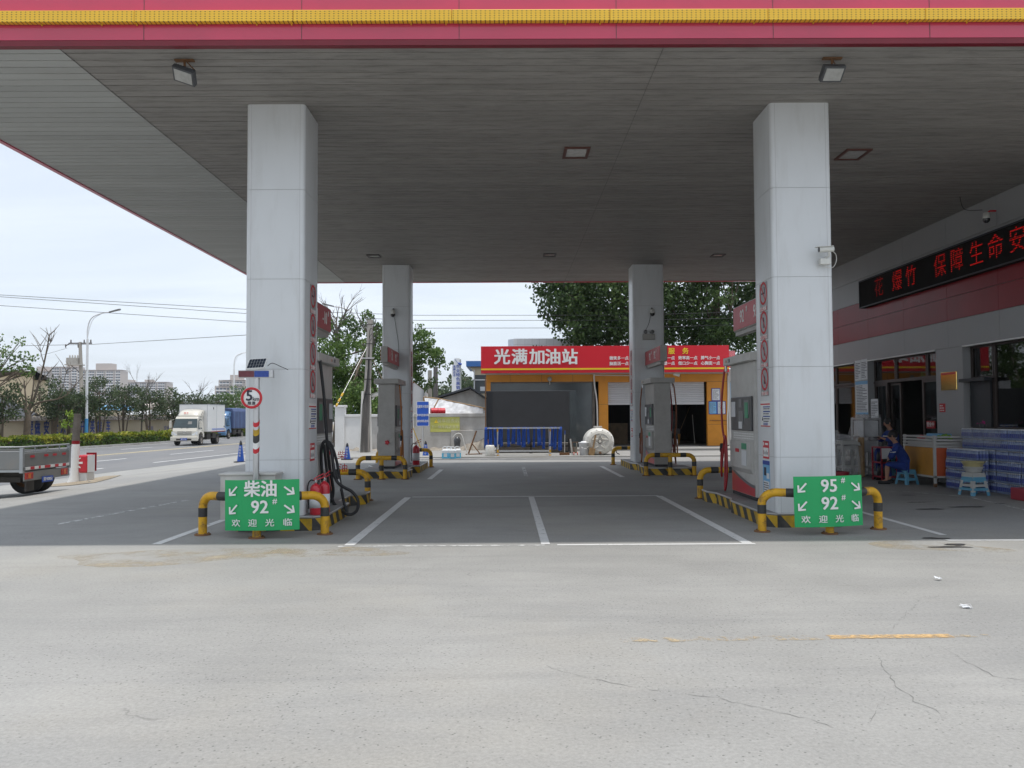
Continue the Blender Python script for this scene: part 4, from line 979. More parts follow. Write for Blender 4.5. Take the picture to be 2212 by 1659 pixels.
b = MB(); b.tube(curve([(-3.36, 24.62, 4.6), (-3.30, 24.635, 4.2), (-3.24, 24.635, 3.8), (-3.22, 24.635, 3.48)]), .006, 5); tag(b.build('cable', 'wire'), 'thin cable running down the left rear pillar from its camera', 'cable')
b = MB(); b.tube(curve([(4.28, 24.73, 4.6), (4.2, 24.73, 4.3), (4.10, 24.735, 4.1)]), .006, 5); tag(b.build('cable', 'wire'), 'thin cable running down the right rear pillar from its camera', 'cable')
t = thing('floodlight', 'twin-headed emergency lamp on the right rear pillar above the sign box', 'emergency lamp', (4.2, 24.7, 3.95))
b = MB(); b.box(-.18, .18, -.06, .04, -.12, .06); b.build('case', 'grey_metal', t, bevel=.01)
for s in (-1, 1): b = MB(); b.lathe([(.001, .05), (.05, .05), (.06, .03), (.05, 0), (.001, 0)], n=12, M=Matrix.Translation((s * .10, -.02, .12)) @ Matrix.Rotation(rad(90), 4, 'X')); b.build('lamp_head', 'mid_panel', t)
# ------------------------------------------------------------------ station shop building (wall faces -X at x = 10.1)
WX = 10.1
shop = thing('station_shop', 'grey panelled station shop with a red band, glass doors and windows', 'building', (12, 21, 0))
def seg(b, y0, y1, z0, z1, x0=WX, x1=WX + .3, mi=0): b.box(x0, x1, y0, y1, z0, z1, mi)
b = MB()
ycuts = [12.5, 15.0, 17.0, 19.0, 21.1, 23.2, 25.3, 27.5, 29.5, 31.5]
for i in range(len(ycuts) - 1):
    for z0, z1 in ((3.1, 3.715), (4.785, 5.45), (5.455, 6.095)): seg(b, ycuts[i] + .004, ycuts[i + 1] - .004, z0 + .003, z1 - .003)
b.build('wall_cladding', 'wall_alu', shop, W=True)
b = MB()
for i in range(len(ycuts) - 1):
    for z0, z1 in ((3.72, 4.24), (4.245, 4.78)): seg(b, ycuts[i] + .004, ycuts[i + 1] - .004, z0 + .003, z1 - .003, WX - .012)
b.build('red_band', 'wall_red', shop, W=True)
b = MB(); seg(b, 12.5, 31.5, 3.1, 6.09, WX + .02, WX + .28); b.build('wall_backing', 'seam', shop, W=True)
for y0, y1, z1 in ((18.42, 19.58, 3.1), (23.3, 24.2, 3.1), (27.6, 31.5, 3.1), (12.5, 13.0, 3.1), (13.0, 18.42, 1.222)):
    b = MB(); seg(b, y0, y1, 0, z1 - .002); b.build('wall_pier' if z1 > 2 else 'window_breast', 'wall_alu', shop, W=True)
b = MB(); seg(b, 13.0, 18.42, 1.22, 1.25, WX - .03, WX + .3); seg(b, 13.0, 18.4, 3.07, 3.10, WX - .02, WX + .05); seg(b, 19.6, 23.3, 3.07, 3.1, WX - .02, WX + .05); seg(b, 24.2, 27.6, 3.07, 3.1, WX - .02, WX + .05); b.build('trim', 'letter_white', shop, W=True)
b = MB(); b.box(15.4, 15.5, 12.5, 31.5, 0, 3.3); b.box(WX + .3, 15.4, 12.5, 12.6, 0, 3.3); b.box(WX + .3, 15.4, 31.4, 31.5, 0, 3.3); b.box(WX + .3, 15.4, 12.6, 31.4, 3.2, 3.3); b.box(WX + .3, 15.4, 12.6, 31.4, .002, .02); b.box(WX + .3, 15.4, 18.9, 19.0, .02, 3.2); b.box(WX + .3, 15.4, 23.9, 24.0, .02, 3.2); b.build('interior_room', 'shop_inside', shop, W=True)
def pane(y0, y1, z0, z1, x=WX + .2, fr=.05, name='window'):
    b = MB(); b.box(x - .03, x + .03, y0, y0 + fr, z0, z1); b.box(x - .03, x + .03, y1 - fr, y1, z0, z1); b.box(x - .03, x + .03, y0 + fr, y1 - fr, z0, z0 + fr); b.box(x - .03, x + .03, y0 + fr, y1 - fr, z1 - fr, z1)
    f = b.build(name, 'frame_brown', shop, W=True)
    b = MB(); b.quad((x, y1 - fr, z0 + fr), (x, y0 + fr, z0 + fr), (x, y0 + fr, z1 - fr), (x, y1 - fr, z1 - fr)); b.build('pane', 'shop_glass', f, W=True); return f
for y0, y1 in ((22.0, 23.28), (20.35, 21.98), (19.62, 20.33)): pane(y0, y1, 2.47, 3.09)
pane(22.5, 23.28, 0.02, 2.45, fr=.09, name='door'); pane(19.62, 20.6, 0.02, 2.45, fr=.08, name='door')
d_ = pane(21.9, 22.48, .02, 2.42, x=WX + .28, fr=.06, name='door')
for y0, y1 in ((26.0, 27.58), (24.22, 25.98)): pane(y0, y1, 2.47, 3.09); pane(y0, y1, .02, 2.45, name='door')
pane(17.55, 18.40, 2.35, 3.08); pane(17.55, 18.40, 1.26, 2.33); pane(15.2, 17.53, 1.26, 3.08); pane(13.05, 15.18, 1.26, 3.08)
b = MB(); b.box(WX + .16, WX + .24, 19.6, 23.3, 2.44, 2.50); b.build('transom', 'frame_brown', shop, W=True)
b = MB(); b.box(WX - .06, WX + .1, 17.5, 18.5, 2.29, 2.36); b.box(WX + .12, WX + .16, 17.6, 18.36, 1.3, 2.29); b.build('screen_shutter', 'screen_edge', shop, W=True)
text('出口', .13, 'exit_green', (WX + .7, 21.6, 2.62), '-X', shop, name='exit_sign')
# shelves inside
for i, (y0, y1, x0) in enumerate(((20.0, 22.6, 13.2), (20.4, 22.2, 12.0), (13.4, 17.8, 13.0))):
    t = thing('shop_shelf', ['back wall shelf of goods seen through the open shop door', 'low middle shelf of goods inside the shop door', 'shelf behind the big shop window'][i], 'shelf', (x0, (y0 + y1) / 2, .02), 'shelves inside the shop')
    b = MB()
    for z in (.1, .5, .9, 1.3, 1.7) if i != 1 else (.1, .45, .8): b.box(x0, x0 + .4, y0, y1, z, z + .03)
    b.box(x0, x0 + .4, y0, y0 + .03, .02, 1.9 if i != 1 else .9); b.box(x0, x0 + .4, y1 - .03, y1, .02, 1.9 if i != 1 else .9); b.build('frame', 'mid_panel', t, W=True)
    b = MB(); random.seed(i)
    for z in (.13, .53, .93, 1.33) if i != 1 else (.13, .48):
        y = y0 + .05
        while y < y1 - .15:
            w = random.uniform(.06, .14); h = random.uniform(.12, .3); b.box(x0 + .04, x0 + .3, y, y + w, z, z + h, random.randint(0, 3)); y += w + random.uniform(.01, .05)
    b.build('goods', ['cart_red', 'paper_blue', 'bowl_yellow', 'plastic_red'], t, W=True, kind='stuff')

# LED board
led = thing('led_board', 'long black LED text board with glowing red characters on the shop wall', 'LED board', (9.95, 18, 4.95))
b = MB(); b.box(9.93, 10.088, 12.8, 23.33, 4.56, 5.33); b.build('housing', 'led_board', led, W=True, bevel=.01)
b = MB(); b.box(9.905, 9.93, 12.8, 23.33, 4.56, 4.59); b.box(9.905, 9.93, 12.8, 23.33, 5.30, 5.33); b.box(9.905, 9.93, 23.30, 23.33, 4.59, 5.30); b.build('frame', 'screen_edge', led, W=True)
def leddots(name):
    m = MATS[name]; n = m.node_tree; b = n.nodes['Principled BSDF']; o = n.nodes['Material Output']
    t = n.nodes.new('ShaderNodeTexCoord'); s = n.nodes.new('ShaderNodeSeparateXYZ'); n.links.new(t.outputs['Object'], s.inputs[0]); q = []
    for i, k in ((1, 1 / .045), (2, 1 / .045)):
        a = n.nodes.new('ShaderNodeMath'); a.operation = 'MULTIPLY'; a.inputs[1].default_value = k; n.links.new(s.outputs[i], a.inputs[0])
        f = n.nodes.new('ShaderNodeMath'); f.operation = 'PINGPONG'; f.inputs[1].default_value = .5; n.links.new(a.outputs[0], f.inputs[0])
        p = n.nodes.new('ShaderNodeMath'); p.operation = 'POWER'; p.inputs[1].default_value = 2; n.links.new(f.outputs[0], p.inputs[0]); q.append(p.outputs[0])
    a = n.nodes.new('ShaderNodeMath'); a.operation = 'ADD'; n.links.new(q[0], a.inputs[0]); n.links.new(q[1], a.inputs[1])
    l = n.nodes.new('ShaderNodeMath'); l.operation = 'LESS_THAN'; l.inputs[1].default_value = .11; n.links.new(a.outputs[0], l.inputs[0])
    tr = n.nodes.new('ShaderNodeBsdfTransparent'); x = n.nodes.new('ShaderNodeMixShader'); n.links.new(l.outputs[0], x.inputs[0]); n.links.new(tr.outputs[0], x.inputs[1]); n.links.new(b.outputs[0], x.inputs[2]); n.links.new(x.outputs[0], o.inputs[0])
leddots('led_on'); leddots('led_dim')
for ch, y, m in (('花', 22.1, 'led_dim'), ('爆', 21.05, 'led_on'), ('竹', 20.33, 'led_on'), ('保', 18.95, 'led_on'), ('障', 18.23, 'led_on'), ('生', 17.46, 'led_on'), ('命', 16.77, 'led_on'), ('安', 16.05, 'led_on'), ('全', 15.3, 'led_on')):
    text(ch, .56, m, (9.922, y, 4.95), '-X', led, name='character', bold=.0, sx=1.0, ext=.0005)

# posters on the piers
def wall_notice(y, z, w, h, lab, kind):
    t = thing('wall_notice', lab, 'notice', (WX - .004, y, z), 'notices on the shop wall'); M = plane('-X', (0, 0, 0))
    b = MB(); b.box(-w / 2, w / 2, -h / 2, h / 2, 0, .004, 0, M); b.build('sheet', 'paper' if kind != 2 else 'ink_red', t)
    b = MB()
    if kind == 1: b.box(-w / 2, w / 2, h * .40, h / 2, .004, .006, 0, M); b.box(-w / 2, w / 2, -h / 2, -h * .44, .004, .006, 0, M); b.build('blue_header', 'paper_blue', t); b = MB()
    textlines(b, M, -w * .42, w * .42, -h * .42, h * .38, int(h / .055), int(y * 10), nn=.006); b.build('print', 'ink' if kind != 2 else 'letter_white', t)
wall_notice(23.94, 2.85, .40, .58, 'white printed notice at the upper left of the shop pier', 0)
wall_notice(23.52, 2.86, .40, .58, 'white printed notice at the upper right of the shop pier', 0)
wall_notice(23.72, 2.06, .82, .95, 'tall blue bordered notice under two white sheets on the shop pier', 1)
wall_notice(19.32, 1.73, .26, .20, 'small red notice under the gold plaque', 2)
wall_notice(22.9, 1.75, .45, .52, 'pale sheet stuck inside the shop door pane', 0)
t = thing('plaque', 'shiny gold plaque on the pier between the shop door and window', 'plaque', (WX, 19.0, 2.34)); M = plane('-X', (0, 0, 0))
b = MB(); b.box(-.34, .34, -.21, .21, 0, .02, 0, M); b.build('plate', 'gold', t, bevel=.012)
b = MB(); b.box(-.30, .30, .15, .19, .021, .024, 0, M); b.build('red_heading', 'ink_red', t)
b = MB(); b.box(-.20, .20, -.09, .09, 0, .015, 0, M); tag(b.build('door_sign', 'box_red', loc=(WX + .12, 20.1, 1.33)), 'red promotional sign leaning behind the shop door glass', 'sign')
text('营业中', .12, 'letter_white', (WX + .102, 20.1, 1.33), '-X', bpy.data.objects['door_sign'], bold=.02)

# ------------------------------------------------------------------ people
def skinned(name, mat, parent, chains, sub=2, root=0):
    """chains: list of lists of (key, x, y, z, r) sharing keys at joints"""
    bm = bmesh.new(); lay = bm.verts.layers.skin.verify(); idx = {}
    for ch in chains:
        pv = None
        for it in ch:
            k = it[0]
            if k not in idx:
                v = bm.verts.new(it[1:4]); r = it[4]; v[lay].radius = (r, r) if not isinstance(r, tuple) else r; idx[k] = v
                if len(idx) == 1: v[lay].use_root = True
            v = idx[k]
            if pv is not None and pv is not v:
                try: bm.edges.new((pv, v))
                except ValueError: pass
            pv = v
    me = bpy.data.meshes.new(name); bm.to_mesh(me); bm.free(); me.materials.append(MATS[mat])
    o = bpy.data.objects.new(name, me); col.objects.link(o); o.parent = parent
    s = o.modifiers.new('skin', 'SKIN'); s.use_smooth_shade = True; s.branch_smoothing = .4
    u = o.modifiers.new('sub', 'SUBSURF'); u.levels = sub; u.render_levels = sub
    return o
def seated(loc, rz, lab, seat=.33, lean=.18, head_down=.1, bare=False, hold=False, knee_in=0.0):
    """facing +x locally"""
    t = thing('person', lab, 'person', loc, 'staff sitting outside the shop', rz)
    hz = seat + .09; sh = Vector((lean, 0, hz + .46)); nk = Vector((lean + .03, 0, hz + .52)); hc = Vector((lean + .05 + head_down * .14, 0, hz + .665))
    kn = {s: Vector((.40, s * (.14 + knee_in), max(seat + .10, .44))) for s in (-1, 1)}
    an = {s: Vector((.36 + (.06 if s > 0 else -.02), s * .15, .09)) for s in (-1, 1)}
    el = {s: Vector((lean + .10, s * .26, hz + .22)) for s in (-1, 1)}
    ha = {s: (Vector((.36, s * .14, hz + .14)) if not hold else Vector((.40, s * .07, hz + .30))) for s in (-1, 1)}
    body = [[('p', 0, 0, hz, .095), ('w', lean * .35, 0, hz + .17, .09), ('c', lean * .8, 0, hz + .36, .11), ('n0', sh.x, 0, sh.z + .01, .07), ('n', nk.x, 0, nk.z + .02, .048), ('h0', hc.x - .01, 0, hc.z - .07, .062), ('h1', hc.x, 0, hc.z, .088), ('h2', hc.x - .01, 0, hc.z + .075, .066)]]
    for s in (-1, 1):
        S = str(s)
        body.append([('c', 0, 0, 0, 0), ('s' + S, sh.x - .01, s * .17, sh.z - .04, .055), ('e' + S, *el[s], .040), ('a' + S, *ha[s], .028)])
        body.append([('p', 0, 0, 0, 0), ('l' + S, .05, s * .10, hz - .02, .085), ('k' + S, *kn[s], .060), ('m' + S, *(kn[s].lerp(an[s], .35)), .056), ('f' + S, *an[s], .036), ('t' + S, an[s].x + .14, an[s].y, .045, .034)])
        d = (ha[s] - el[s]).normalized()
        for q in range(5):                      # fingers, curled
            off = Vector((0, s * (.018 - .012 * q), .004 * q)) if q < 4 else Vector((-.01, -s * .03, .02))
            l_ = (.035, .045, .048, .04, .03)[q]; a0 = ha[s] + d * .05 + off; a1 = a0 + d * l_ + Vector((0, 0, -.012)); 
            body.append([('a' + S, 0, 0, 0, 0), (f'q{q}' + S, *a0, .011), (f'r{q}' + S, *a1, .009)])
    # nose
    body.append([('h1', 0, 0, 0, 0), ('no', hc.x + .098, 0, hc.z - .02, .014)])
    skinned('body', 'skin', t, body)
    j = [[('p', 0, 0, hz - .01, .155), ('w', lean * .35, 0, hz + .17, .15), ('c', lean * .8, 0, hz + .36, .158), ('n0', sh.x, 0, sh.z + .005, .088), ('k0', nk.x - .005, 0, nk.z - .005, .066)]]
    for s in (-1, 1):
        S = str(s); mid = el[s].lerp(ha[s], .72 if not bare else .85)
        j.append([('c', 0, 0, 0, 0), ('s' + S, sh.x - .01, s * .18, sh.z - .04, .078), ('e' + S, *el[s], .060), ('x' + S, *mid, .045)])
    skinned('jacket', 'coverall', t, j)
    l = [[('p', 0, 0, hz - .03, .14)]]
    for s in (-1, 1):
        S = str(s); end = kn[s].lerp(an[s], .12) if (bare and s > 0) else an[s] + Vector((0, 0, .05))
        ch = [('p', 0, 0, hz - .03, .14), ('l' + S, .06, s * .10, hz - .02, .105), ('k' + S, *kn[s], .080)]
        ch += [('z' + S, *end, .075 if (bare and s > 0) else .062)]
        l.append(ch)
    skinned('trousers', 'coverall', t, l)
    b = MB()
    for s in (-1, 1):
        M = Matrix.Translation((hc.x - .02, 0, hc.z + .02))
    b.lathe([(.001, .118), (.05, .108), (.085, .075), (.103, .03), (.104, -.02), (.095, -.05)], (hc.x - .025, 0, hc.z + .02), 16); b.build('hair', 'hair', t)
    for s in (-1, 1):
        b = MB(); b.lathe([(.001, .012), (.010, .008), (.012, 0), (.001, -.01)], (hc.x + .082, s * .034, hc.z + .008), 8); b.build('eye', 'ink', t)
        b = MB(); b.lathe([(.001, .03), (.014, .02), (.014, -.02), (.001, -.03)], (hc.x - .005, s * .096, hc.z - .01), 8); b.build('ear', 'skin', t)
        b = MB(); b.tube([(an[s].x - .07, an[s].y, .04), (an[s].x, an[s].y, .05), (an[s].x + .10, an[s].y, .042), (an[s].x + .19, an[s].y, .035)], [.035, .05, .048, .03], 10); b.build('shoe', 'shoe', t)
    b = MB(); b.box(hc.x + .085, hc.x + .092, -.022, .022, hc.z - .052, hc.z - .045); b.build('mouth', 'ink_red', t)
    b = MB()
    for s in (-1, 1):
        p_ = Vector((sh.x + .05, s * .16, sh.z + .02)); e_ = el[s].lerp(Vector((sh.x, s * .18, sh.z)), .35)
        b.tube([e_ + Vector((-.07, 0, .01)), e_ + Vector((0, s * .072, .0)), e_ + Vector((.07, 0, -.01))], .012, 6)
    b.box(lean * .8 + .145, lean * .8 + .160, -.12, .12, hz + .33, hz + .355); b.build('reflective_strip', 'reflect', t)
    return t, ha
p1, ha1 = seated((9.05, 18.95, 0), rad(158), 'person in blue coveralls seated on the pale blue stool, one calf bare', seat=.34, lean=.20, head_down=.3, bare=True)
p2, ha2 = seated((9.45, 20.35, 0), rad(188), 'person in blue coveralls seated farther back, looking down at a dark object', seat=.62, lean=.10, head_down=.3, hold=True)
b = MB(); b.box(-.09, .09, -.05, .05, 0, .025); o = b.build('handbag', 'black_rubber', bevel=.008); o.location = Matrix.Rotation(rad(188), 4, 'Z') @ Vector((.47, 0, .62 + .09 + .30)) + Vector((9.45, 20.35, 0)); o.name = 'dark_pouch'; tag(o, 'small dark pouch held in the hands of the person farther back', 'pouch')

def stool(loc, h, m, lab, w=.15, m2=None, rz=0):
    t = thing('plastic_stool', lab, 'stool', loc, 'plastic stools outside the shop', rz); k = 1.28
    b = MB(); b.prism(rrect(-w, w, -w, w, .03), h - .035, h); b.build('seat', m, t, bevel=.006)
    for sx in (-1, 1):
        for sy in (-1, 1):
            b = MB(); a, c = w - .012, w * k
            def R_(z): f = (h - .035 - z) / (h - .035); return a + (c - a) * f
            v = []
            for z in (0, h - .035):
                r = R_(z); i = r - .062
                v += [(sx * r, sy * r, z), (sx * i, sy * r, z), (sx * i, sy * (r - .012), z), (sx * (r - .012), sy * (r - .012), z), (sx * (r - .012), sy * i, z), (sx * r, sy * i, z)]
            fs = [(i, (i + 1) % 6, 6 + (i + 1) % 6, 6 + i) for i in range(6)] + [tuple(range(6)), tuple(range(6, 12))]
            b.add(v, fs); b.build('leg', m2 or m, t)
    b = MB(); z = h * .28; r = w + (w * k - w) * .72
    for s in (-1, 1): b.box(-r + .02, r - .02, min(s * r, s * (r - .01)), max(s * r, s * (r - .01)), z, z + .045); b.box(min(s * r, s * (r - .01)), max(s * r, s * (r - .01)), -r + .02, r - .02, z, z + .045)
    z = h - .10
    for s in (-1, 1): b.box(-w + .0, w, min(s * w, s * (w - .01)), max(s * w, s * (w - .01)), z, h - .035); b.box(min(s * w, s * (w - .01)), max(s * w, s * (w - .01)), -w, w, z, h - .035)
    b.build('stretcher', m2 or m, t)
    return t
stool((9.05, 18.95, 0), .335, 'stool_blue', 'pale blue plastic stool under the seated person with the bare calf', w=.14, rz=rad(20))
stool((9.45, 20.35, 0), .61, 'stool_blue', 'blue plastic stool under the person sitting farther back', w=.14)
stool((9.12, 16.35, 0), .36, 'stool_blue', 'lower blue stool nested inside a white one by the water packs', w=.155, rz=rad(12))
stool((9.12, 16.35, .07), .37, 'stool_white', 'white stool stacked on a blue one, carrying a bowl and basin', w=.148, rz=rad(12))
def bowl(z, r, h, m, lab):
    b = MB(); b.lathe([(.001, 0), (r * .72, 0), (r * .78, h * .3), (r * .95, h * .8), (r * 1.04, h * .93), (r * 1.04, h), (r * .93, h * .95), (r * .7, .02), (.001, .02)], n=28)
    tag(b.build('basin', m, loc=(9.12, 16.35, z)), lab, 'basin', 'basins stacked on the white stool')
bowl(.44, .185, .12, 'stool_white', 'white basin directly on the white stool'); bowl(.54, .215, .12, 'bowl_yellow', 'yellowish basin topmost on the white stool')

# water packs
def water_pack():
    t = thing('water_pack', 'x', 'water pack', (0, 0, 0), 'shrink-wrapped packs of bottled water')
    b = MB(); nx_, ny_ = 4, 6; p = .066; n = 8
    for i in range(nx_):
        for j in range(ny_):
            c = ((i - 1.5) * p, (j - 2.5) * p, 0)
            b.lathe([(.001, 0), (.030, .004), (.031, .045)], c, n, 0); b.lathe([(.031, .045), (.0315, .05), (.0315, .125), (.031, .13)], c, n, 1)
            b.lathe([(.031, .13), (.026, .16), (.014, .185), (.013, .195)], c, n, 0); b.lathe([(.015, .193), (.015, .212), (.001, .212)], c, n, 2)
    b.build('bottles', ['bottle_clear', 'label_blue', 'cap_white'], t, kind='stuff')
    b = MB(); b.prism(rrect(-.135, .135, -.20, .20, .03), .002, .20, 0); b.build('wrap', 'wrap_film', t)
    return t
wp = water_pack(); first = True
tiers = ['bottom', 'second', 'third', 'fourth', 'fifth', 'top']
def put(x, y, z, lab):
    global first
    o = wp if first else copy_tree(wp); first = False
    o.location = (x, y, z); o['label'] = lab; return o
ordn = ['first', 'second', 'third', 'fourth', 'fifth', 'sixth']
for k in range(6):
    for c in range(6):
        put(9.92 + random.uniform(-.02, .012), 17.78 - c * .408 + random.uniform(-.004, .004), k * .213 + .002, f'blue water pack, {tiers[k]} tier of the tall wall stack, {ordn[c]} from the door')
for k in range(4):
    for c in range(3):
        put(9.60 - .02 * (k < 3) + random.uniform(-.008, .008), 17.85 - c * .405, k * .197 * 0 + k * .213 + .002, f'blue water pack, {tiers[k] if k < 3 else "top"} tier of the low front stack, {ordn[c]} from the cart')
b = MB(); random.seed(5); n = 14; v = []
for i in range(n + 1):
    for j in range(4):
        v.append((9.765 + .012 * random.random() - .0 * j, 17.99 - i * .105, 1.30 - j * .12 - (.01 * random.random())))
b.add(v, [(i * 4 + j, i * 4 + j + 1, (i + 1) * 4 + j + 1, (i + 1) * 4 + j) for i in range(n) for j in range(3)]); tag(b.build('plastic_sheet', 'plastic_film'), 'crinkled clear plastic hanging over the top tiers of the tall water stack', 'plastic sheet')

# cart
t = thing('sales_cart', 'white framed cart with orange side panels and slatted basket top', 'cart', (9.62, 18.75, 0))
x0, x1, y0, y1 = 9.25, 10.02, 18.1, 19.5
for x in (x0, x1 - .05):
    for y in (y0, y1 - .05): b = MB(); b.box(x, x + .05, y, y + .05, .08, 1.12); b.build('post', 'cart_white', t, W=True); b = MB(); b.cyl((x + .005, y + .025, .045), (x + .045, y + .025, .045), .045, n=14); b.build('wheel', 'rust', t, W=True)
b = MB(); b.box(x0 + .008, x0 + .02, y0 + .05, y1 - .05, .24, .85); b.build('side_panel', 'cart_orange', t, W=True); b = MB(); b.box(x1 - .02, x1 - .008, y0 + .05, y1 - .05, .24, .85); b.build('side_panel', 'cart_orange', t, W=True)
b = MB(); b.box(x0 + .05, x1 - .05, y0 + .008, y0 + .02, .24, .85); b.build('end_panel', 'cart_red', t, W=True)
b = MB(); b.box(x0, x1, y0 + .0, y1, .20, .24); b.box(x0 + .03, x1 - .03, y0 + .03, y1 - .03, .82, .85); b.build('shelf', 'cart_white', t, W=True)
b = MB()
for z in (.86, .93, 1.0, 1.07): b.box(x0 - .012, x0 + .0, y0 - .01, y1, z, z + .035); b.box(x0 - .012, x1, y0 - .012, y0 - .002, z, z + .035); b.box(x0, x1, y1 + .002, y1 + .012, z, z + .035)
b.build('slats', 'cart_white', t, W=True)
def lump(name, m, loc, s, lab, cat, seed, n=10, flat=.6):
    random.seed(seed); b = MB()
    for k in range(n):
        c = Vector((random.uniform(-1, 1) * s, random.uniform(-1, 1) * s * 1.3, random.uniform(0, 1) * s * flat)); r = s * random.uniform(.25, .45)
        b.lathe([(.001, -r), (r * .7, -r * .7), (r, 0), (r * .7, r * .7), (.001, r)], c + Vector((0, 0, r)), 7)
    return tag(b.build(name, m, loc=loc), lab, cat, 'goods on the sales cart')
lump('snack_packs', 'pink_pack', (9.4, 18.95, 1.0), .09, 'pink and red snack packets heaped on the cart', 'snacks', 2)
lump('grapes', 'grapes', (9.6, 18.28, 1.02), .10, 'green fruit heaped at the near end of the cart', 'fruit', 3, 26)
b = MB(); b.box(-.15, .15, -.28, .28, 0, .07); tag(b.build('tray', 'paper_blue', loc=(9.7, 18.75, 1.08), bevel=.02), 'pale blue flat tray lying across the cart', 'tray', 'goods on the sales cart')
b = MB(); b.box(9.3, 9.98, 18.2, 19.4, .86, .98); tag(b.build('crate', 'cart_white'), 'pale crate filling the cart basket under the goods', 'crate', 'goods on the sales cart')

# red rack beside the seated people
t = thing('small_rack', 'small dark red metal rack with a white notice between the seated staff', 'rack', (9.05, 20.05, 0))
b = MB()
for x in (8.86, 9.22):
    for y in (19.8, 20.3): b.box(x, x + .03, y, y + .03, 0, .80)
for z in (.08, .42, .78): b.box(8.86, 9.25, 19.8, 20.33, z, z + .03)
b.build('frame', 'plastic_red', t, W=True)
b = MB(); b.box(8.87, 9.08, 19.785, 19.797, .53, .78); b.build('notice', 'paper', t, W=True)
b = MB(); random.seed(9)
for z in (.11, .45):
    for k in range(5): b.lathe([(.001, 0), (.035, 0), (.035, .16), (.012, .2), (.012, .23), (.001, .23)], (8.93 + (k % 3) * .09, 19.9 + k * .08, z), 8)
b.build('bottles', 'dark_panel', t, W=True)
# wrapped furniture
def draped(x0, x1, y0, y1, z1, lab, seed, m='plastic_film', slump=.08):
    random.seed(seed); b = MB(); n = 9; v = []; rings = 8
    cx, cy = (x0 + x1) / 2, (y0 + y1) / 2
    for r in range(rings + 1):
        f = r / rings; z = z1 * (1 - f) ; wid = .86 + .28 * f + .05 * math.sin(f * 9 + seed)
        for k in range(28):
            a = 2 * math.pi * k / 28; c, s_ = math.cos(a), math.sin(a); q = max(abs(c), abs(s_)); px_, py_ = c / q, s_ / q
            w = wid * (1 + random.uniform(-.07, .07) * (1 + f)); v.append((cx + px_ * (x1 - x0) / 2 * w, cy + py_ * (y1 - y0) / 2 * w, max(.01, z + random.uniform(-.8, .8) * slump)))
    for r in range(rings):
        for k in range(28): b.f.append([r * 28 + k, r * 28 + (k + 1) % 28, (r + 1) * 28 + (k + 1) % 28, (r + 1) * 28 + k]); b.mi.append(0); b.sm.append(False)
    b.v = v; b.f.append(list(range(28))); b.mi.append(0); b.sm.append(False)
    return tag(b.build('plastic_cover', m), lab, 'plastic cover', 'plastic sheets over the stored goods')
t = stool((8.8, 21.6, 0), .78, 'stool_white', 'tall pale frame stool wrapped in plastic sheeting near the pillar', w=.2)
stool((8.75, 21.5, .79 * 0 + .792), .001 + .12, 'stool_white', 'flat pale stool top lying on the tall wrapped stool', w=.2)
draped(8.5, 9.1, 21.3, 21.95, 1.02, 'crumpled clear plastic over the tall pale stool', 4)
b = MB(); b.box(8.25, 8.75, 22.2, 22.9, 0, .75); b.box(8.3, 8.6, 22.3, 22.8, .75, 1.0); tag(b.build('carton', 'crate_brown', bevel=.01), 'stacked brown cartons under clear plastic by the pillar', 'carton')
draped(8.1, 8.85, 22.0, 23.1, 1.15, 'bulky clear plastic over the brown cartons by the pillar', 7)
t = thing('folding_rack', 'plastic wrapped grey display rack standing before the notice pier', 'rack', (9.4, 21.9, 0))
b = MB()
for x in (9.2, 9.62):
    for y in (21.55, 22.3): b.box(x, x + .04, y, y + .04, 0, 1.5)
for z in (.2, .6, 1.0, 1.45): b.box(9.2, 9.66, 21.55, 22.34, z, z + .03)
b.build('frame', 'steel', t, W=True)
b = MB(); b.box(9.25, 9.6, 21.6, 22.28, 1.03, 1.42); b.box(9.25, 9.6, 21.6, 22.28, .63, .9); b.build('cartons', 'paper', t, W=True)
draped(9.12, 9.74, 21.48, 22.42, 1.55, 'clear plastic pulled over the grey display rack', 11)
b = MB(); b.box(9.02, 9.06, 21.2, 21.5, 0, 1.0); tag(b.build('board', 'wood'), 'narrow brown wooden board leaning between the wrapped goods', 'board')
b = MB(); b.lathe([(.001, 0), (.12, 0), (.18, .1), (.2, .2), (.19, .21), (.001, .05)], n=20); tag(b.build('basin', 'plastic_red', loc=(8.05, 20.2, 0)), 'red plastic basin on the ground by the right front pillar', 'basin')
b = MB(); b.box(9.35, 9.9, 15.0, 15.55, 0, .22); tag(b.build('low_box', 'plastic_red', bevel=.02), 'dark red low box at the near end of the water packs', 'box')
t = thing('flower_pot', 'tiny pink flower in a dark pot on top of the water packs', 'flower pot', (9.9, 17.35, 1.285))
b = MB(); b.lathe([(.001, 0), (.05, 0), (.065, .08), (.001, .08)], n=12); b.build('pot', 'dark_panel', t)
b = MB(); random.seed(1)
for k in range(16): c = Vector((random.gauss(0, .04), random.gauss(0, .04), .12 + random.gauss(0, .02))); b.add([c + Vector((random.gauss(0, .02), random.gauss(0, .02), random.gauss(0, .015))) for _ in range(3)], [(0, 1, 2)])
m_ = pm('magenta', (.45, .02, .2), var=.1); b.build('blossom', 'magenta', t)
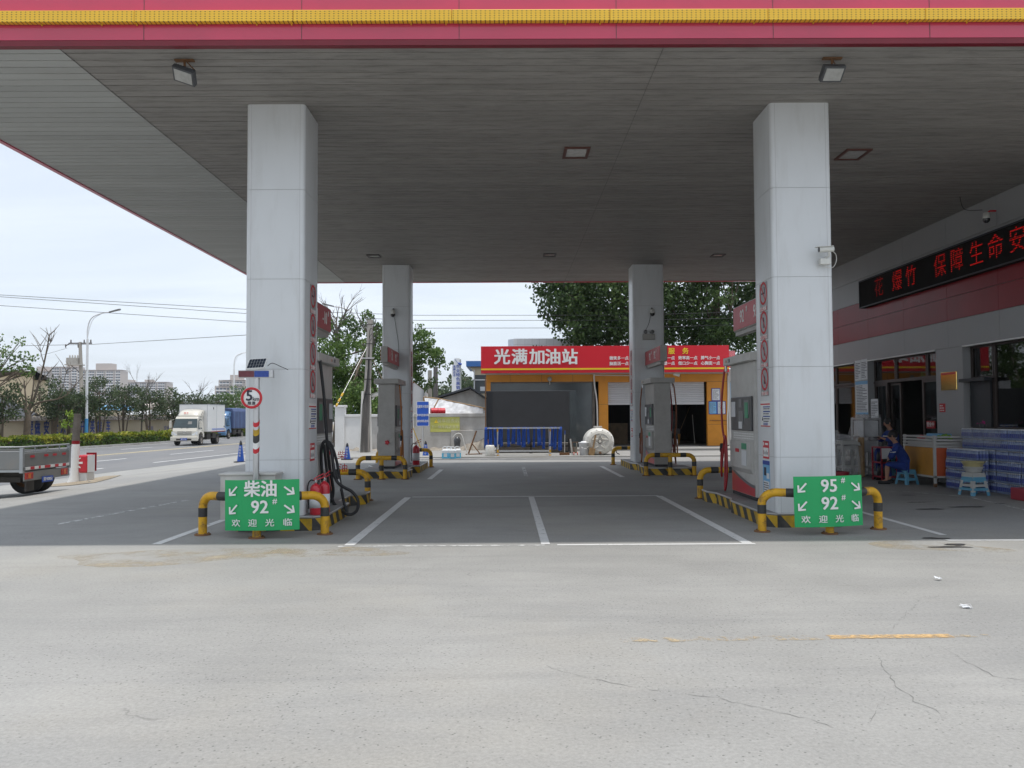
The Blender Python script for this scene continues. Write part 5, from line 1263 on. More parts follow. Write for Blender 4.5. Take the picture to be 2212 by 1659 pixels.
# ------------------------------------------------------------------ car wash building behind the forecourt
CY0 = 38.5; SY = 37.6
cw = thing('car_wash', 'orange fronted car wash building with roller shutters and open bays', 'building', (4.6, 41, .15))
def px2x(px, y): return (px - 1097) / 1800 * y
b = MB()
b.box(-1.0, 4.2, CY0, CY0 + .25, 3.16, 3.56); b.box(-1.0, -.80, CY0, CY0 + .25, .15, 3.16); b.box(4.2, 4.63, CY0, CY0 + .25, .15, 3.56)
b.box(4.63, 9.22, CY0, CY0 + .25, 3.13, 3.56); b.box(6.6, 7.1, CY0, CY0 + .25, .15, 3.13); b.box(9.22, 10.15, CY0, CY0 + .25, .15, 3.56)
b.build('wall', 'orange_wall', cw, W=True)
b = MB()
for x in (.1, 1.55, 3.0, 5.6, 6.6, 8.0): b.box(x, x + .012, CY0 - .003, CY0 + .01, 3.14, 3.56)
b.box(4.2, 4.63, CY0 - .003, CY0 + .01, 2.1, 2.112); b.box(9.22, 10.15, CY0 - .003, CY0 + .01, 1.15, 1.162); b.box(9.22, 10.15, CY0 - .003, CY0 + .01, 3.13, 3.142); b.build('panel_seams', 'groove', cw, W=True)
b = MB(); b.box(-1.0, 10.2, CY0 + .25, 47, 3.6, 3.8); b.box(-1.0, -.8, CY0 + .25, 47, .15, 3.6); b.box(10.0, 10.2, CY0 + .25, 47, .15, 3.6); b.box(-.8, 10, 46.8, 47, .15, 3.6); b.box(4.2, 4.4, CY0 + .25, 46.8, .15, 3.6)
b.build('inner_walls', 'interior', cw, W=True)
b = MB(); b.box(-.80, 4.02, CY0 + .06, CY0 + .1, .15, 3.16); b.build('dark_cladding', 'dark_glass', cw, W=True)
b = MB(); b.box(3.9, 4.02, CY0 - .02, CY0 + .06, .15, 3.12); b.box(-.8, 3.9, CY0 + .0, CY0 + .06, 3.10, 3.16); b.build('frame', 'bark_grey', cw, W=True)
def shutter(x0, x1, z0, z1):
    b = MB(); z = z1; y = CY0 + .12; pts = []
    while z > z0:
        b.add([(x0, y, z), (x1, y, z), (x1, y - .018, z - .03), (x0, y - .018, z - .03), (x1, y - .018, z - .065), (x0, y - .018, z - .065), (x1, y, z - .08), (x0, y, z - .08)], [(3, 2, 1, 0), (5, 4, 2, 3), (7, 6, 4, 5)]); z -= .085
    b.box(x0, x1, y - .02, y + .02, z0 - .04, z0 + .02); return b.build('roller_shutter', 'shutter', cw, W=True)
shutter(4.64, 6.59, 2.12, 3.13); shutter(7.11, 9.1, 2.12, 3.13)
sg = MB(); sg.box(-1.21, 10.02, SY, SY + .7, 3.53, 4.74); o_s = sg.build('sign_fascia', 'sign_red', cw, W=True)
b = MB(); b.box(-1.21, 10.02, SY - .012, SY - .002, 3.66, 3.735); b.build('yellow_line', 'yellow_stripe', cw, W=True)
b = MB(); b.box(-1.21, 10.02, SY - .012, SY - .002, 3.695, 3.70); b.build('thin_line', 'sign_red', cw, W=True) if False else None
b = MB(); b.box(-1.0, 10.0, SY + .1, CY0 + .2, 3.49, 3.53); b.build('soffit', 'grey_metal', cw, W=True)
b = MB(); b.box(10.02, 10.35, SY + .2, SY + .8, 3.75, 4.5); b.build('side_sign', 'pink_pack', cw, W=True)
tx = lambda px: px2x(px, SY)
for ch, px in zip('光满加油站', (1084 + 1, 1122.5, 1161, 1195, 1231.5)): text(ch, .74, 'letter_white', (tx(px), SY - .02, GY(px, 773, SY).z + .0), '-Y', cw, bold=.03, sx=1.0, name='character')
for s, z in (('微笑多一点 仪容美一点 嘴巴甜一点 效率高一点 脾气小一点', 4.165), ('脑筋活一点 动作快一点 多贡献一点 借口少一点 心胸宽一点', 3.92)):
    for i, w in enumerate(s.split(' ')):
        cpx = (1338, 1388, 1438, 1487, 1536)[i]
        text(w, .178, 'letter_white', (tx(cpx), SY - .018, z), '-Y', cw, bold=.022, sx=.98, name='character')
for ch, px in zip('微笑服务', (1390, 1421, 1452, 1482)): 
    text(ch, .30, 'letter_yellow', (tx(px), SY - .018, 4.47), '-Y', cw, bold=.02, name='character')
# notices on the right pier
def board(x0, x1, z0, z1, lab, m='paper', seed=1):
    t = thing('notice_board', lab, 'notice board', ((x0 + x1) / 2, CY0 - .02, (z0 + z1) / 2), 'notice boards on the orange pier'); b = MB(); w, h = (x1 - x0) / 2, (z1 - z0) / 2; M = plane('-Y', (0, 0, 0))
    b.box(-w, w, -h, h, -.02, .004, 0, M); b.build('frame', 'letter_blue', t)
    b = MB(); b.box(-w + .03, w - .03, -h + .03, h - .03, .004, .007, 0, M); b.build('sheet', m, t)
    b = MB(); textlines(b, M, -w + .06, w - .06, -h + .06, h - .06, 9, seed, nn=.0085); b.build('print', 'mid_panel', t)
board(9.42, 9.82, 2.24, 2.82, 'tall white notice above the two others on the orange pier', seed=2)
board(9.28, 9.66, 1.62, 2.22, 'pale blue illustrated notice, left of the lower pair on the orange pier', 'paper_blue', 3)
board(9.665, 10.06, 1.62, 2.22, 'white text notice, right of the lower pair on the orange pier', 'paper', 4)
b = MB(); b.tube([(9.30, CY0 - .05, 1.33), (10.1, CY0 - .05, 1.33)], .014, 6)
for k in range(9): b.lathe([(.001, 0), (.02, .01), (.02, .03), (.001, .04)], (9.45 + k * .07, CY0 - .05, 1.31), 6)
tag(b.build('wall_bar', 'rust'), 'rusty hanging bar across the orange pier', 'bar')
b = MB(); b.tube(curve([(3.98, CY0 - .08, 3.5), (4.0, CY0 - .08, 3.0), (4.10, CY0 - .09, 2.2), (4.12, CY0 - .1, 1.0), (4.12, CY0 - .1, .16)]), .035, 8); b.tube([(4.0, CY0 - .08, 3.45), (6.8, CY0 - .08, 3.40)], .02, 6); tag(b.build('drain_pipe', 'pipe_white'), 'white plastic pipe running down between dark panel and orange pier', 'pipe')
b = MB(); b.tube(curve([(10.18, CY0 - .06, 3.4), (10.16, CY0 - .06, 2), (10.13, CY0 - .06, 1.4), (10.14, CY0 - .06, .2)]), .028, 8); tag(b.build('drain_pipe', 'pipe_white'), 'white pipe at the right edge of the orange pier', 'pipe')
b = MB(); b.tube(curve([(8.7, CY0 - .3, .2), (9.0, CY0 - .8, .18), (9.6, CY0 - .6, .18), (10.1, CY0 - .4, .2)]), .02, 6); tag(b.build('water_hose', 'wire'), 'dark hose lying at the foot of the orange pier', 'hose')
t = thing('wall_lamp', 'small round floodlight under the red sign, above the dark panel', 'lamp', (1.93, CY0 - .1, 3.28))
b = MB(); b.lathe([(.001, .0), (.09, .0), (.11, .04), (.08, .12), (.001, .14)], n=16, M=Matrix.Rotation(rad(90), 4, 'X')); b.build('lamp_head', 'lamp_glass', t)
b = MB(); b.tube([(0, .0, -.1), (0, .05, -.22), (0, .1, -.22)], .03, 6); b.build('bracket', 'grey_metal', t)
t = thing('wall_lamp', 'pale lamp stuck out beside the top of the right rear pillar', 'lamp', (px2x(1463, 38.2), 38.2, GY(1463, 808, 38.2).z))
b = MB(); b.tube([(-.16, 0, .02), (.12, 0, -.03)], [.07, .10], 10); b.build('lamp_head', 'cctv_white', t)
b = MB(); b.tube([(0, 0, .05), (0, .2, .12)], .02, 6); b.build('bracket', 'grey_metal', t)
# things inside the bays
for i, (x, y, w, h, lab) in enumerate(((5.45, 41.5, 1.0, 1.05, 'brown pallet of cartons standing inside the left bay'), (4.9, 40.8, .45, .75, 'dark low carton just inside the left bay'))):
    b = MB(); b.box(x - w / 2, x + w / 2, y, y + .7, .15, .15 + h); b.box(x - w / 2 - .004, x + w / 2 + .004, y - .004, y + .01, .15 + h * .45, .15 + h * .48); tag(b.build('carton', 'crate_brown', bevel=.01), lab, 'carton')
b = MB(); b.lathe([(.001, 0), (.2, 0), (.24, .5), (.25, .52), (.001, .5)], (8.15, 40.6, .15), 20); tag(b.build('bucket', 'cart_orange'), 'orange bucket inside the right bay', 'bucket')
b = MB(); b.lathe([(.001, 0), (.22, 0), (.22, .8), (.08, .9), (.001, .9)], (8.3, 42.0, .9), 20); b.box(8.0, 8.6, 41.7, 42.3, .15, .9); tag(b.build('barrel', 'mid_panel'), 'dim grey drum standing far inside the right bay', 'drum')
b = MB(); b.tube([(8.95, 40.0, .2), (9.05, 40.9, 1.6)], .012, 6); tag(b.build('broom_stick', 'pipe_white'), 'thin pale pole leaning inside the right bay', 'pole')
b = MB(); b.tube([(8.3, 40.1, .9), (9.0, 41.2, 2.0)], .01, 6); tag(b.build('broom_stick', 'wood'), 'slanting brown pole behind the drum in the right bay', 'pole')
# the next building to the right
t = thing('grey_annex', 'grey annex with a teal glazed door right of the car wash', 'building', (11.2, 39, .15))
b = MB(); b.box(10.2, 12.6, CY0, 45, 3.15, 3.7); b.box(10.2, 10.3, CY0, 45, .15, 3.15); b.box(11.5, 12.6, CY0, 45, .15, 3.15); b.build('wall', 'stucco_grey', t, W=True)
b = MB(); b.box(10.3, 11.5, CY0 + .12, CY0 + .16, 2.3, 3.1); b.build('transom_glass', 'paper_blue', t, W=True)
b = MB(); b.box(10.3, 11.5, CY0 + .12, CY0 + .16, .15, 2.27); b.build('door', 'dark_glass', t, W=True)
b = MB(); b.box(10.3, 11.5, CY0 + .08, CY0 + .18, 2.26, 2.31); b.box(10.3, 10.36, CY0 + .08, CY0 + .118, .15, 2.26); b.box(10.3, 11.5, CY0 + .06, CY0 + .18, 3.09, 3.15); b.build('frame', 'mid_panel', t, W=True)

# big display screen on the apron
t = thing('display_screen', 'large dark free-standing display screen in front of the car wash', 'screen', (1, 34.8, .05))
b = MB(); b.box(-.90, 2.82, 34.6, 34.95, .62, 2.63); b.build('casing', 'screen_edge', t, W=True, bevel=.015)
b = MB(); b.box(-.64, 2.55, 34.585, 34.6, .64, 2.60); b.build('screen', 'screen_face', t, W=True)
b = MB(); b.box(2.55, 2.82, 34.58, 34.597, .3, 2.60); b.box(2.56, 2.575, 34.57, 34.58, .3, 2.6); b.build('side_panel', 'dark_glass', t, W=True)
b = MB()
for x in (-.7, .9, 2.5): b.box(x, x + .08, 34.7, 34.78, .05, .62); b.box(x - .02, x + .1, 34.3, 35.2, .05, .1)
b.box(-.7, 2.58, 34.7, 34.78, .3, .36); b.build('stand', 'chassis', t, W=True)
b = MB(); b.box(-.95, -.91, 34.5, 34.6, .05, 3.2); tag(b.build('downpipe', 'rust'), 'thin rusty pipe beside the left edge of the display screen', 'pipe')
b = MB(); b.box(-.5, 2.9, 35.0, 35.6, .05, .45); tag(b.build('low_ledge', 'rubble', bevel=.03), 'low rough ledge behind the cloth rack, under the display screen', 'ledge')
# rack with hanging blue cloths
RY = 32.4
t = thing('cloth_rack', 'metal rack with yellow corner sleeves carrying rows of hanging blue cloths', 'rack', (.6, RY, .05))
b = MB(); b.box(-.80, 2.02, RY - .095, RY - .062, 1.095, 1.14); b.box(-.80, 2.02, RY - .02, RY + .03, 1.10, 1.13); b.box(-.80, 2.02, RY + .55, RY + .61, 1.10, 1.14)
for x in (-.43, 1.60):
    for y in (RY - .03, RY + .55): b.box(x, x + .06, y, y + .06, .08, 1.10)
    b.box(x + .0, x + .06, RY + .03, RY + .55, 1.08, 1.11)
for y in (RY - .02, RY + .56): b.box(-.37, 1.60, y, y + .04, .20, .24)
b.build('frame', 'steel', t, W=True)
b = MB()
for x in (-.436, 1.594):
    for z in (.98, .17): b.box(x, x + .072, RY - .038, RY + .036, z, z + .12)
    b.lathe([(.001, 0), (.05, 0), (.05, .04), (.001, .05)], (x + .03, RY, .05), 10)
b.build('corner_sleeve', 'rail_yellow', t, W=True)
random.seed(12)
xs_c = [-.84, -.70, -.50, -.34, -.24, .03, .22, .40, .62, .80, 1.0, 1.2, 1.38, 1.68, 1.82, 2.03]
for i, x in enumerate(xs_c):
    c = thing('hanging_cloth', f'blue cloth strip on the rack, {["first","second","third","fourth","fifth","sixth","seventh","eighth","ninth","tenth","eleventh","twelfth","thirteenth","fourteenth","fifteenth","last"][i]} from the left', 'cloth', (x, RY, 1.14), 'blue cloths hanging on the rack')
    h = random.uniform(.62, .92); w = random.uniform(.035, .065); b = MB(); n = 7; v = []; ph = random.random() * 6
    for j in range(n + 1):
        f = j / n; z = -h * f; y = -.04 - .02 * math.sin(f * 3 + ph)
        for k in range(7):
            u = (k - 3) / 3; v.append((u * w * (1.0 + .35 * f) + .02 * math.sin(f * 2 + ph), y + .018 * math.sin(u * 5 + ph + f), z + (0 if j < n else random.uniform(-.03, .03))))
    b.add(v, [(j * 7 + k, j * 7 + k + 1, (j + 1) * 7 + k + 1, (j + 1) * 7 + k) for j in range(n) for k in range(6)], smooth=True)
    v = [(p[0], p[1], p[2]) for p in v[:7]]; v2 = [(p[0], .05, p[2] + .0) for p in v]; v3 = [(p[0] * .9, .0, .018) for p in v]
    b.add(v + v3 + v2, [(k, k + 1, 8 + k, 7 + k) for k in range(6)] + [(7 + k, 8 + k, 15 + k, 14 + k) for k in range(6)])
    b.build('cloth', 'cloth_blue', c, solid=.006)
b = MB(); b.lathe([(.001, 0), (.17, 0), (.19, .1), (.18, .36), (.15, .42), (.001, .42)], (-.70, RY - .1, .05), 18); tag(b.build('tub', 'tank_white'), 'grimy pale tub at the left foot of the cloth rack', 'tub')
# broom, board, bucket, tank
t = thing('broom', 'upright broom with a blue handle beside the cloth rack', 'broom', (2.20, 32.6, .05))
b = MB(); b.cyl((0, 0, .1), (.02, 0, .95), .013, n=8); b.build('handle', 'pipe_white', t); b = MB(); b.cyl((.02, 0, .8), (.022, 0, .96), .016, n=8); b.build('grip', 'cone_blue', t); b = MB(); b.box(-.2, .2, -.03, .03, 0, .1); b.build('brush', 'rust', t, bevel=.01)
b = MB(); b.box(-.03, .03, -.02, .02, 0, .62, M=Matrix.Rotation(rad(-7), 4, 'Y')); tag(b.build('plank', 'pipe_white', loc=(2.52, 32.8, .06)), 'short white plank leaning near the broom', 'plank')
t = thing('hand_trolley', 'little rusty wheeled trolley next to the white bucket', 'trolley', (2.60, 32.6, .05))
b = MB(); b.tube([(0, 0, .1), (-.1, .1, .5), (.15, .1, .5)], .012, 6); b.box(-.1, .12, -.1, .1, .08, .11); b.build('frame', 'rust', t)
for x in (-.06, .08): b = MB(); b.cyl((x, -.12, .06), (x + .03, -.12, .06), .06, n=12); b.build('wheel', 'tail_red', t)
t = thing('bucket', 'white plastic bucket full of cloths beside the round tank', 'bucket', (2.96, 32.5, .05))
b = MB(); b.lathe([(.001, 0), (.16, 0), (.21, .46), (.225, .47), (.225, .50), (.20, .50), (.15, .03), (.001, .03)], n=24); b.build('pail', 'bucket', t)
b = MB(); b.tube(curve([(-.22, 0, .46), (-.1, -.2, .30), (.1, -.2, .28), (.22, 0, .46)]), .006, 5); b.build('handle', 'steel', t)
b = MB(); random.seed(2); b.lathe([(.001, .55), (.10, .54), (.17, .49), (.19, .46)], n=12); b.build('rags', 'paper', t)
b = MB(); b.box(-.03, .03, -.015, .015, 0, .8, M=Matrix.Rotation(rad(12), 4, 'Y')); b.box(-.13, .10, -.02, .02, 0, .28, M=Matrix.Rotation(rad(12), 4, 'Y')); tag(b.build('wooden_paddle', 'wood', loc=(3.22, 32.25, .06)), 'wooden paddle leaning between bucket and tank', 'paddle')
t = thing('water_tank', 'big white round plastic water tank lying on its side with a star on its end', 'tank', (3.56, 33.0, .05))
M = Matrix.Translation((0, 0, .52)) @ Matrix.Rotation(rad(90), 4, 'X') @ Matrix.Diagonal((1.08, 1.0, 1, 1))
b = MB(); b.lathe([(.001, .66), (.30, .66), (.40, .645), (.47, .60), (.515, .53), (.53, .45), (.515, .40), (.53, .35), (.535, .1), (.515, .05), (.535, .0), (.53, -.4), (.50, -.5), (.40, -.6), (.001, -.62)], n=44, M=M); b.build('shell', 'tank_white', t)
b = MB()
for k in range(5):
    a0 = rad(90 + 72 * k); a1 = rad(90 + 72 * k + 36); a2 = rad(90 + 72 * k - 36)
    P0 = Vector((.30 * math.cos(a0), .30 * math.sin(a0), .665)); P1 = Vector((.13 * math.cos(a1), .13 * math.sin(a1), .66)); P2 = Vector((.13 * math.cos(a2), .13 * math.sin(a2), .66))
    b.tube([M @ P0, M @ P1], .018, 6); b.tube([M @ P0, M @ P2], .018, 6)
b.tube([M @ Vector((.335 * math.cos(rad(a)), .335 * math.sin(rad(a)), .655)) for a in range(0, 361, 15)], .014, 6, caps=False)
b.lathe([(.001, .69), (.05, .69), (.06, .675), (.06, .66), (.08, .66), (.085, .65)], n=16, M=M); b.build('star_rib', 'tank_white', t)
b = MB()
for k in range(14): a = rad(k * 360 / 14); q = M @ Vector((.47 * math.cos(a), .47 * math.sin(a), .60)); b.box(-.022, .022, -.02, .02, -.02, .02, M=Matrix.Translation(q) @ Matrix.Rotation(-a, 4, 'Y') @ Matrix.Rotation(rad(40), 4, 'Z'))
b.build('rim_lug', 'tank_white', t, bevel=.012)
b = MB(); b.lathe([(.001, .10), (.16, .10), (.17, .08), (.17, .03), (.14, .03), (.14, 0)], (0, .1, 1.02), 20); b.build('lid', 'grey_metal', t)
b = MB(); b.tube([M @ Vector((0, -.43, .6)), M @ Vector((0, -.43, .70))], .04, 10); b.tube([M @ Vector((-.05, -.42, .69)), M @ Vector((.06, -.44, .69))], .018, 6); b.build('tap', 'rust', t)
b = MB(); b.tube(curve([(.5, -.3, .06), (.65, -.35, .2), (.7, -.2, .08), (.8, -.3, .02)]), .02, 6); b.build('hose', 'wire', t)
# jugs of washer fluid
random.seed(3)
def jug(x, y, rz, lab):
    t = thing('jug', lab, 'jug', (x, y, 0), 'jugs of blue washer fluid on the ground', rz)
    b = MB(); b.prism(rrect(-.13, .13, -.08, .08, .03), 0, .20); b.build('liquid_body', 'jug_liquid', t, bevel=.008)
    b = MB(); b.prism(rrect(-.13, .13, -.08, .08, .03), .201, .30); b.add([(-.13, -.08, .30), (.13, -.08, .30), (.13, .08, .30), (-.13, .08, .30), (-.07, -.04, .36), (.09, -.04, .36), (.09, .04, .36), (-.07, .04, .36)], [(0, 1, 5, 4), (1, 2, 6, 5), (2, 3, 7, 6), (3, 0, 4, 7), (4, 5, 6, 7)]); b.build('white_top', 'jug_white', t, bevel=.008)
    b = MB(); b.tube(curve([(-.09, 0, .31), (-.09, 0, .41), (-.02, 0, .44), (.06, 0, .42), (.08, 0, .35)]), .014, 7); b.cyl((.09, 0, .33), (.09, 0, .40), .025, n=10); b.build('handle', 'jug_white', t)
    b = MB(); b.box(-.06, .07, -.084, -.0815, .06, .19); b.build('label', 'paper', t)
jug(-2.38, 31.6, .1, 'blue washer fluid jug at the left end of the group'); jug(-2.09, 31.45, -.1, 'middle blue washer fluid jug, nearest the camera'); jug(-1.93, 31.75, .3, 'blue washer fluid jug at the right end, turned sideways'); jug(-2.25, 31.85, 0, 'blue washer fluid jug behind the others, its white handle raised')
def cone(x, y, lab, h=.62):
    t = thing('traffic_cone', lab, 'cone', (x, y, zg(x)), 'blue plastic cones')
    b = MB(); b.prism(rrect(-.20, .20, -.20, .20, .04), 0, .03); b.build('base', 'black_rubber', t)
    b = MB(); b.lathe([(.125, .03), (.12, .08), (.055, h * .78)], n=20); b.build('body', 'cone_blue', t)
    b = MB(); b.lathe([(.056, h * .78), (.045, h * .9), (.02, h), (.001, h + .01)], n=16); b.build('tip', 'screen_edge', t)
    for k, ch in enumerate('请勿泊车'):
        zz = h * .68 - k * .10; rr = .12 + (.055 - .12) * (zz - .08) / (.78 * h - .08)
        text(ch, .085, 'letter_white', (0, -rr - .006, zz), '-Y', t, W=False, bold=.01, rot=(rad(98), 0, 0))
cone(-9.72, 30.4, 'blue cone standing by the road entrance left of the pillar', .78); cone(-5.97, 31.0, 'blue cone before the white wall beside the leaning pole'); cone(-3.26, 33.0, 'blue cone under the blue notice sign')

# ------------------------------------------------------------------ walls, signs, fences behind
WY = 38.1
t = thing('boundary_wall', 'long rendered boundary wall, white at the left and stained grey to the right', 'wall', (-4.5, WY, 0))
b = MB(); b.box(-7.45, -6.35, WY, WY + .24, 0, 1.58); b.box(-5.85, -4.3, WY, WY + .24, 0, 1.58); b.build('white_bay', 'stucco_white', t, W=True)
b = MB(); b.box(-6.35, -5.85, WY + .04, WY + .2, 0, 1.58); b.build('dark_gap', 'stucco_grey', t, W=True)
b = MB(); b.box(-7.5, -4.3, WY - .05, WY + .29, 1.58, 1.70); b.box(-7.93, -7.40, WY - .14, WY + .38, 2.02, 2.12); b.build('coping', 'stucco_white', t, W=True, bevel=.015)
b = MB(); b.box(-7.88, -7.45, WY - .09, WY + .33, 0, 2.02); b.build('pier', 'stucco_white', t, W=True)
b = MB(); b.box(-4.3, -1.02, WY, WY + .24, 0, 1.56); b.build('grey_bay', 'stucco_grey', t, W=True)
b = MB(); b.box(-4.3, -1.02, WY - .05, WY + .29, 1.56, 1.72); b.build('grey_coping', 'stucco_grey', t, W=True, bevel=.015)
b = MB(); b.box(-2.6, -1.05, WY - .10, WY - .002, .0, .95); b.build('patched_render', 'stucco_grey', t, W=True, bevel=.02)
b = MB(); random.seed(8); n = 40; v = []
for i in range(n + 1):
    x = -7.4 + i * 6.3 / n; h = .10 + .10 * random.random() + (.35 * max(0, (x + 2.3)) if x > -2.3 else 0); v += [(x, WY - .35 - .3 * random.random(), .0), (x, WY - .12, h), (x, WY - .001, h * 1.05)]
b.add(v, [(3 * i + k, 3 * i + 3 + k, 3 * i + 4 + k, 3 * i + 1 + k) for i in range(n) for k in range(2)]); tag(b.build('rubble', 'rubble', kind='stuff'), 'loose dirt and rubble banked along the foot of the wall', 'rubble')
t = thing('banner', 'faded yellow banner with pale writing on the grey wall', 'banner', (-3.0, WY - .02, 1.0))
p = GY(929.5, 900, WY); q = GY(993, 933, WY)
b = MB(); b.box(p.x, q.x, WY - .02, WY - .006, q.z, p.z); b.build('board', 'banner_yellow', t, W=True)
text('前车出去后', .20, 'banner_text', ((p.x + q.x) / 2 + .15, WY - .024, p.z - .20), '-Y', t, bold=.01, sp=1.05); text('下一辆车再进洗车', .16, 'banner_text', ((p.x + q.x) / 2, WY - .024, q.z + .22), '-Y', t, bold=.01)
b = MB(); M = plane('-Y', (p.x + .28, WY - .024, p.z - .21)); b.prism([(-.10, -.08), (.10, -.08), (0, .09)], 0, .003, 0, M); b.build('warning_triangle', 'letter_yellow', t, W=True)
text('!', .13, 'ink', (p.x + .28, WY - .03, p.z - .22), '-Y', t)
t = thing('wash_sign', 'blue rectangular sign with three rows of white characters on a pole', 'sign', (-3.9, 37.4, 0))
p = GY(900, 867, 37.4); q = GY(927, 920.6, 37.4); b = MB(); b.prism([(a, c) for a, c in rrect(-(q.x - p.x) / 2, (q.x - p.x) / 2, -(p.z - q.z) / 2, (p.z - q.z) / 2, .04)], 0, .02, 0, plane('-Y', ((p.x + q.x) / 2, 37.4, (p.z + q.z) / 2))); b.build('edge', 'letter_white', t, W=True)
b = MB(); b.prism([(a, c) for a, c in rrect(-(q.x - p.x) / 2 + .02, (q.x - p.x) / 2 - .02, -(p.z - q.z) / 2 + .02, (p.z - q.z) / 2 - .02, .03)], .021, .024, 0, plane('-Y', ((p.x + q.x) / 2, 37.4, (p.z + q.z) / 2))); b.build('board', 'blue_sign', t, W=True)
cx_ = (p.x + q.x) / 2; hz_ = p.z - q.z
for s, z, sz, sx_ in (('无刷车卡洗车', .22, .155, .58), ('非本站加油车辆', .56, .12, .64), ('请勿排队洗车', .80, .12, .72)): text(s, sz, 'letter_white', (cx_, 37.365, p.z - hz_ * z), '-Y', t, bold=.015, sx=sx_)
b = MB(); b.cyl((cx_, 37.43, 0), (cx_, 37.43, q.z + .2), .05, n=10); b.build('post', 'steel', t, W=True)
b = MB(); b.tube([(-4.25, 36.6, 1.3), (-3.85, 37.3, .05)], .02, 6); tag(b.build('striped_rod', 'kerb_yellow'), 'thin striped guy rod leaning at the foot of the blue sign', 'rod')
t = thing('trestle', 'small rusty trestle standing near the display screen', 'trestle', (-1.55, 33.5, .05))
b = MB(); b.tube([(-.05, 0, .02), (.28, 0, .95)], .035, 6); b.tube([(.12, 0, .42), (.42, .1, .02)], .022, 6); b.tube([(-.15, -.1, .02), (.5, .15, .02)], .022, 6); b.build('frame', 'rust', t)
t = thing('wheelbarrow', 'bent wire frame and dark sack standing behind the jugs', 'trolley', (-1.95, 33.2, .05))
b = MB(); b.tube(curve([(-.25, 0, .7), (-.1, 0, .85), (.1, 0, .8), (.22, 0, .4), (.35, 0, .02)]), .02, 6); b.build('frame', 'pipe_white', t); b = MB(); b.lathe([(.001, .3), (.12, .35), (.14, .6), (.08, .72), (.001, .74)], (-.08, .05, 0), 10); b.build('sack', 'dark_panel', t)

# leaning concrete pole with cables and its cctv
t = thing('utility_pole', 'leaning concrete pole wrapped in cables in front of the white wall', 'pole', (-6.25, 36.4, 0))
pb = GZ(788, 979.5, 0); pt = GY(800, 691, 36.3)
b = MB(); b.tube([pb, pb.lerp(pt, .35), pt], [.20, .165, .115], 16); b.build('shaft', 'concrete_pole', t, W=True)
b = MB(); b.cyl((pb.x - .18, pb.y - .1, 0), (pb.x - .07, pb.y - .1, 2.7), .06, n=8); b.cyl((pb.x + .27, pb.y, 0), (pb.x + .2, pb.y, 2.9), .055, n=8); b.build('conduit', 'pipe_white', t, W=True)
b = MB()
for k in range(7):
    o_ = -.16 + k * .055; random.seed(k)
    b.tube(curve([(pb.x + o_, pb.y - .2, 0.02), (pb.x + o_ * .8 + .02, pb.y - .19, 1.0), (pb.x + o_ * .9 + .08, pb.y - .17, 2.1), (pt.x - .12 + .1 * (k / 6), pt.y - .14, 3.0 + k * .35), (pt.x - .06 + .03 * k, pt.y - .11, 4.2 + k * .2)]), .012, 5)
b.build('cables', 'wire', t, W=True)
b = MB()
for z in (2.55, 3.2, 4.05, 4.75, 5.6): f = z / pt.z; c = pb.lerp(pt, f); b.lathe([(.20 - .09 * f, 0), (.215 - .09 * f, 0), (.215 - .09 * f, .03), (.20 - .09 * f, .03)], c, 14)
b.build('strap', 'chassis', t, W=True)
b = MB(); c = pb.lerp(pt, .71); b.box(c.x - .3, c.x + .25, c.y - .2, c.y - .12, c.z - .03, c.z + .03); b.build('crossarm', 'steel', t, W=True)
p = GY(812, 853, 36.2); bullet(p, rad(155), 'white bullet camera mounted low on the leaning concrete pole', tilt=.25, s=1.5, box=False, cable=False)
p0 = GY(800, 699, 36.3); p1 = GY(700, 712, 44); b = MB(); b.tube([p0, p0.lerp(p1, .5) - Vector((0, 0, .15)), p1], .018, 5); tag(b.build('overhead_wire', 'wire'), 'short wire running left from the top of the leaning pole', 'wire')
p0 = GY(795, 745, 36.3); p1 = GY(726, 878, 33.5); b = MB(); b.tube([p0, p1], .012, 5)
tag(b.build('guy_wire', 'steel'), 'guy wire slanting down from the leaning pole to the wall pier', 'wire')
b = MB()
for k, (f0, f1) in enumerate(((.80, .845), (.885, .93), (.96, .995))): b.tube([p0.lerp(p1, f0), p0.lerp(p1, f1)], .045, 8)
tag(b.build('guy_sleeve', 'kerb_yellow'), 'yellow banded sleeve on the lower end of the guy wire', 'guy sleeve')

# plastic lean-to, red drums, sheds and fences over the wall
def poly3(name, m, pts, lab=None, cat=None, parent=None, solid=.02):
    b = MB(); b.add(pts, [list(range(len(pts)))]); o = b.build(name, m, parent, W=parent is not None, solid=solid)
    if lab: tag(o, lab, cat)
    return o
t = thing('plastic_shelter', 'low lean-to of clear plastic sheet and light poles behind the grey wall', 'shelter', (-2.5, 40.5, 0))
A = GY(916, 857.5, 41.5); B = GY(947, 861, 40.5); C_ = GY(1048.5, 882, 39.2); D = GY(1049, 900, 39.2); E_ = GY(925, 900, 39.4)
b = MB(); n = 14; v = []; random.seed(6)
for i in range(n + 1):
    f = i / n; T_ = (A.lerp(B, f / .23) if f < .23 else B.lerp(C_, (f - .23) / .77)); L0 = E_.lerp(D, f)
    for k in range(6): g_ = k / 5; q = T_.lerp(L0, g_); q.y += random.uniform(-.03, .03) + .05 * math.sin(i * 1.3) * math.sin(g_ * 3.1); v.append(q)
b.add(v, [(i * 6 + k, i * 6 + k + 1, (i + 1) * 6 + k + 1, (i + 1) * 6 + k) for i in range(n) for k in range(5)], smooth=True); b.build('sheet', 'tarp_clear', t, W=True)
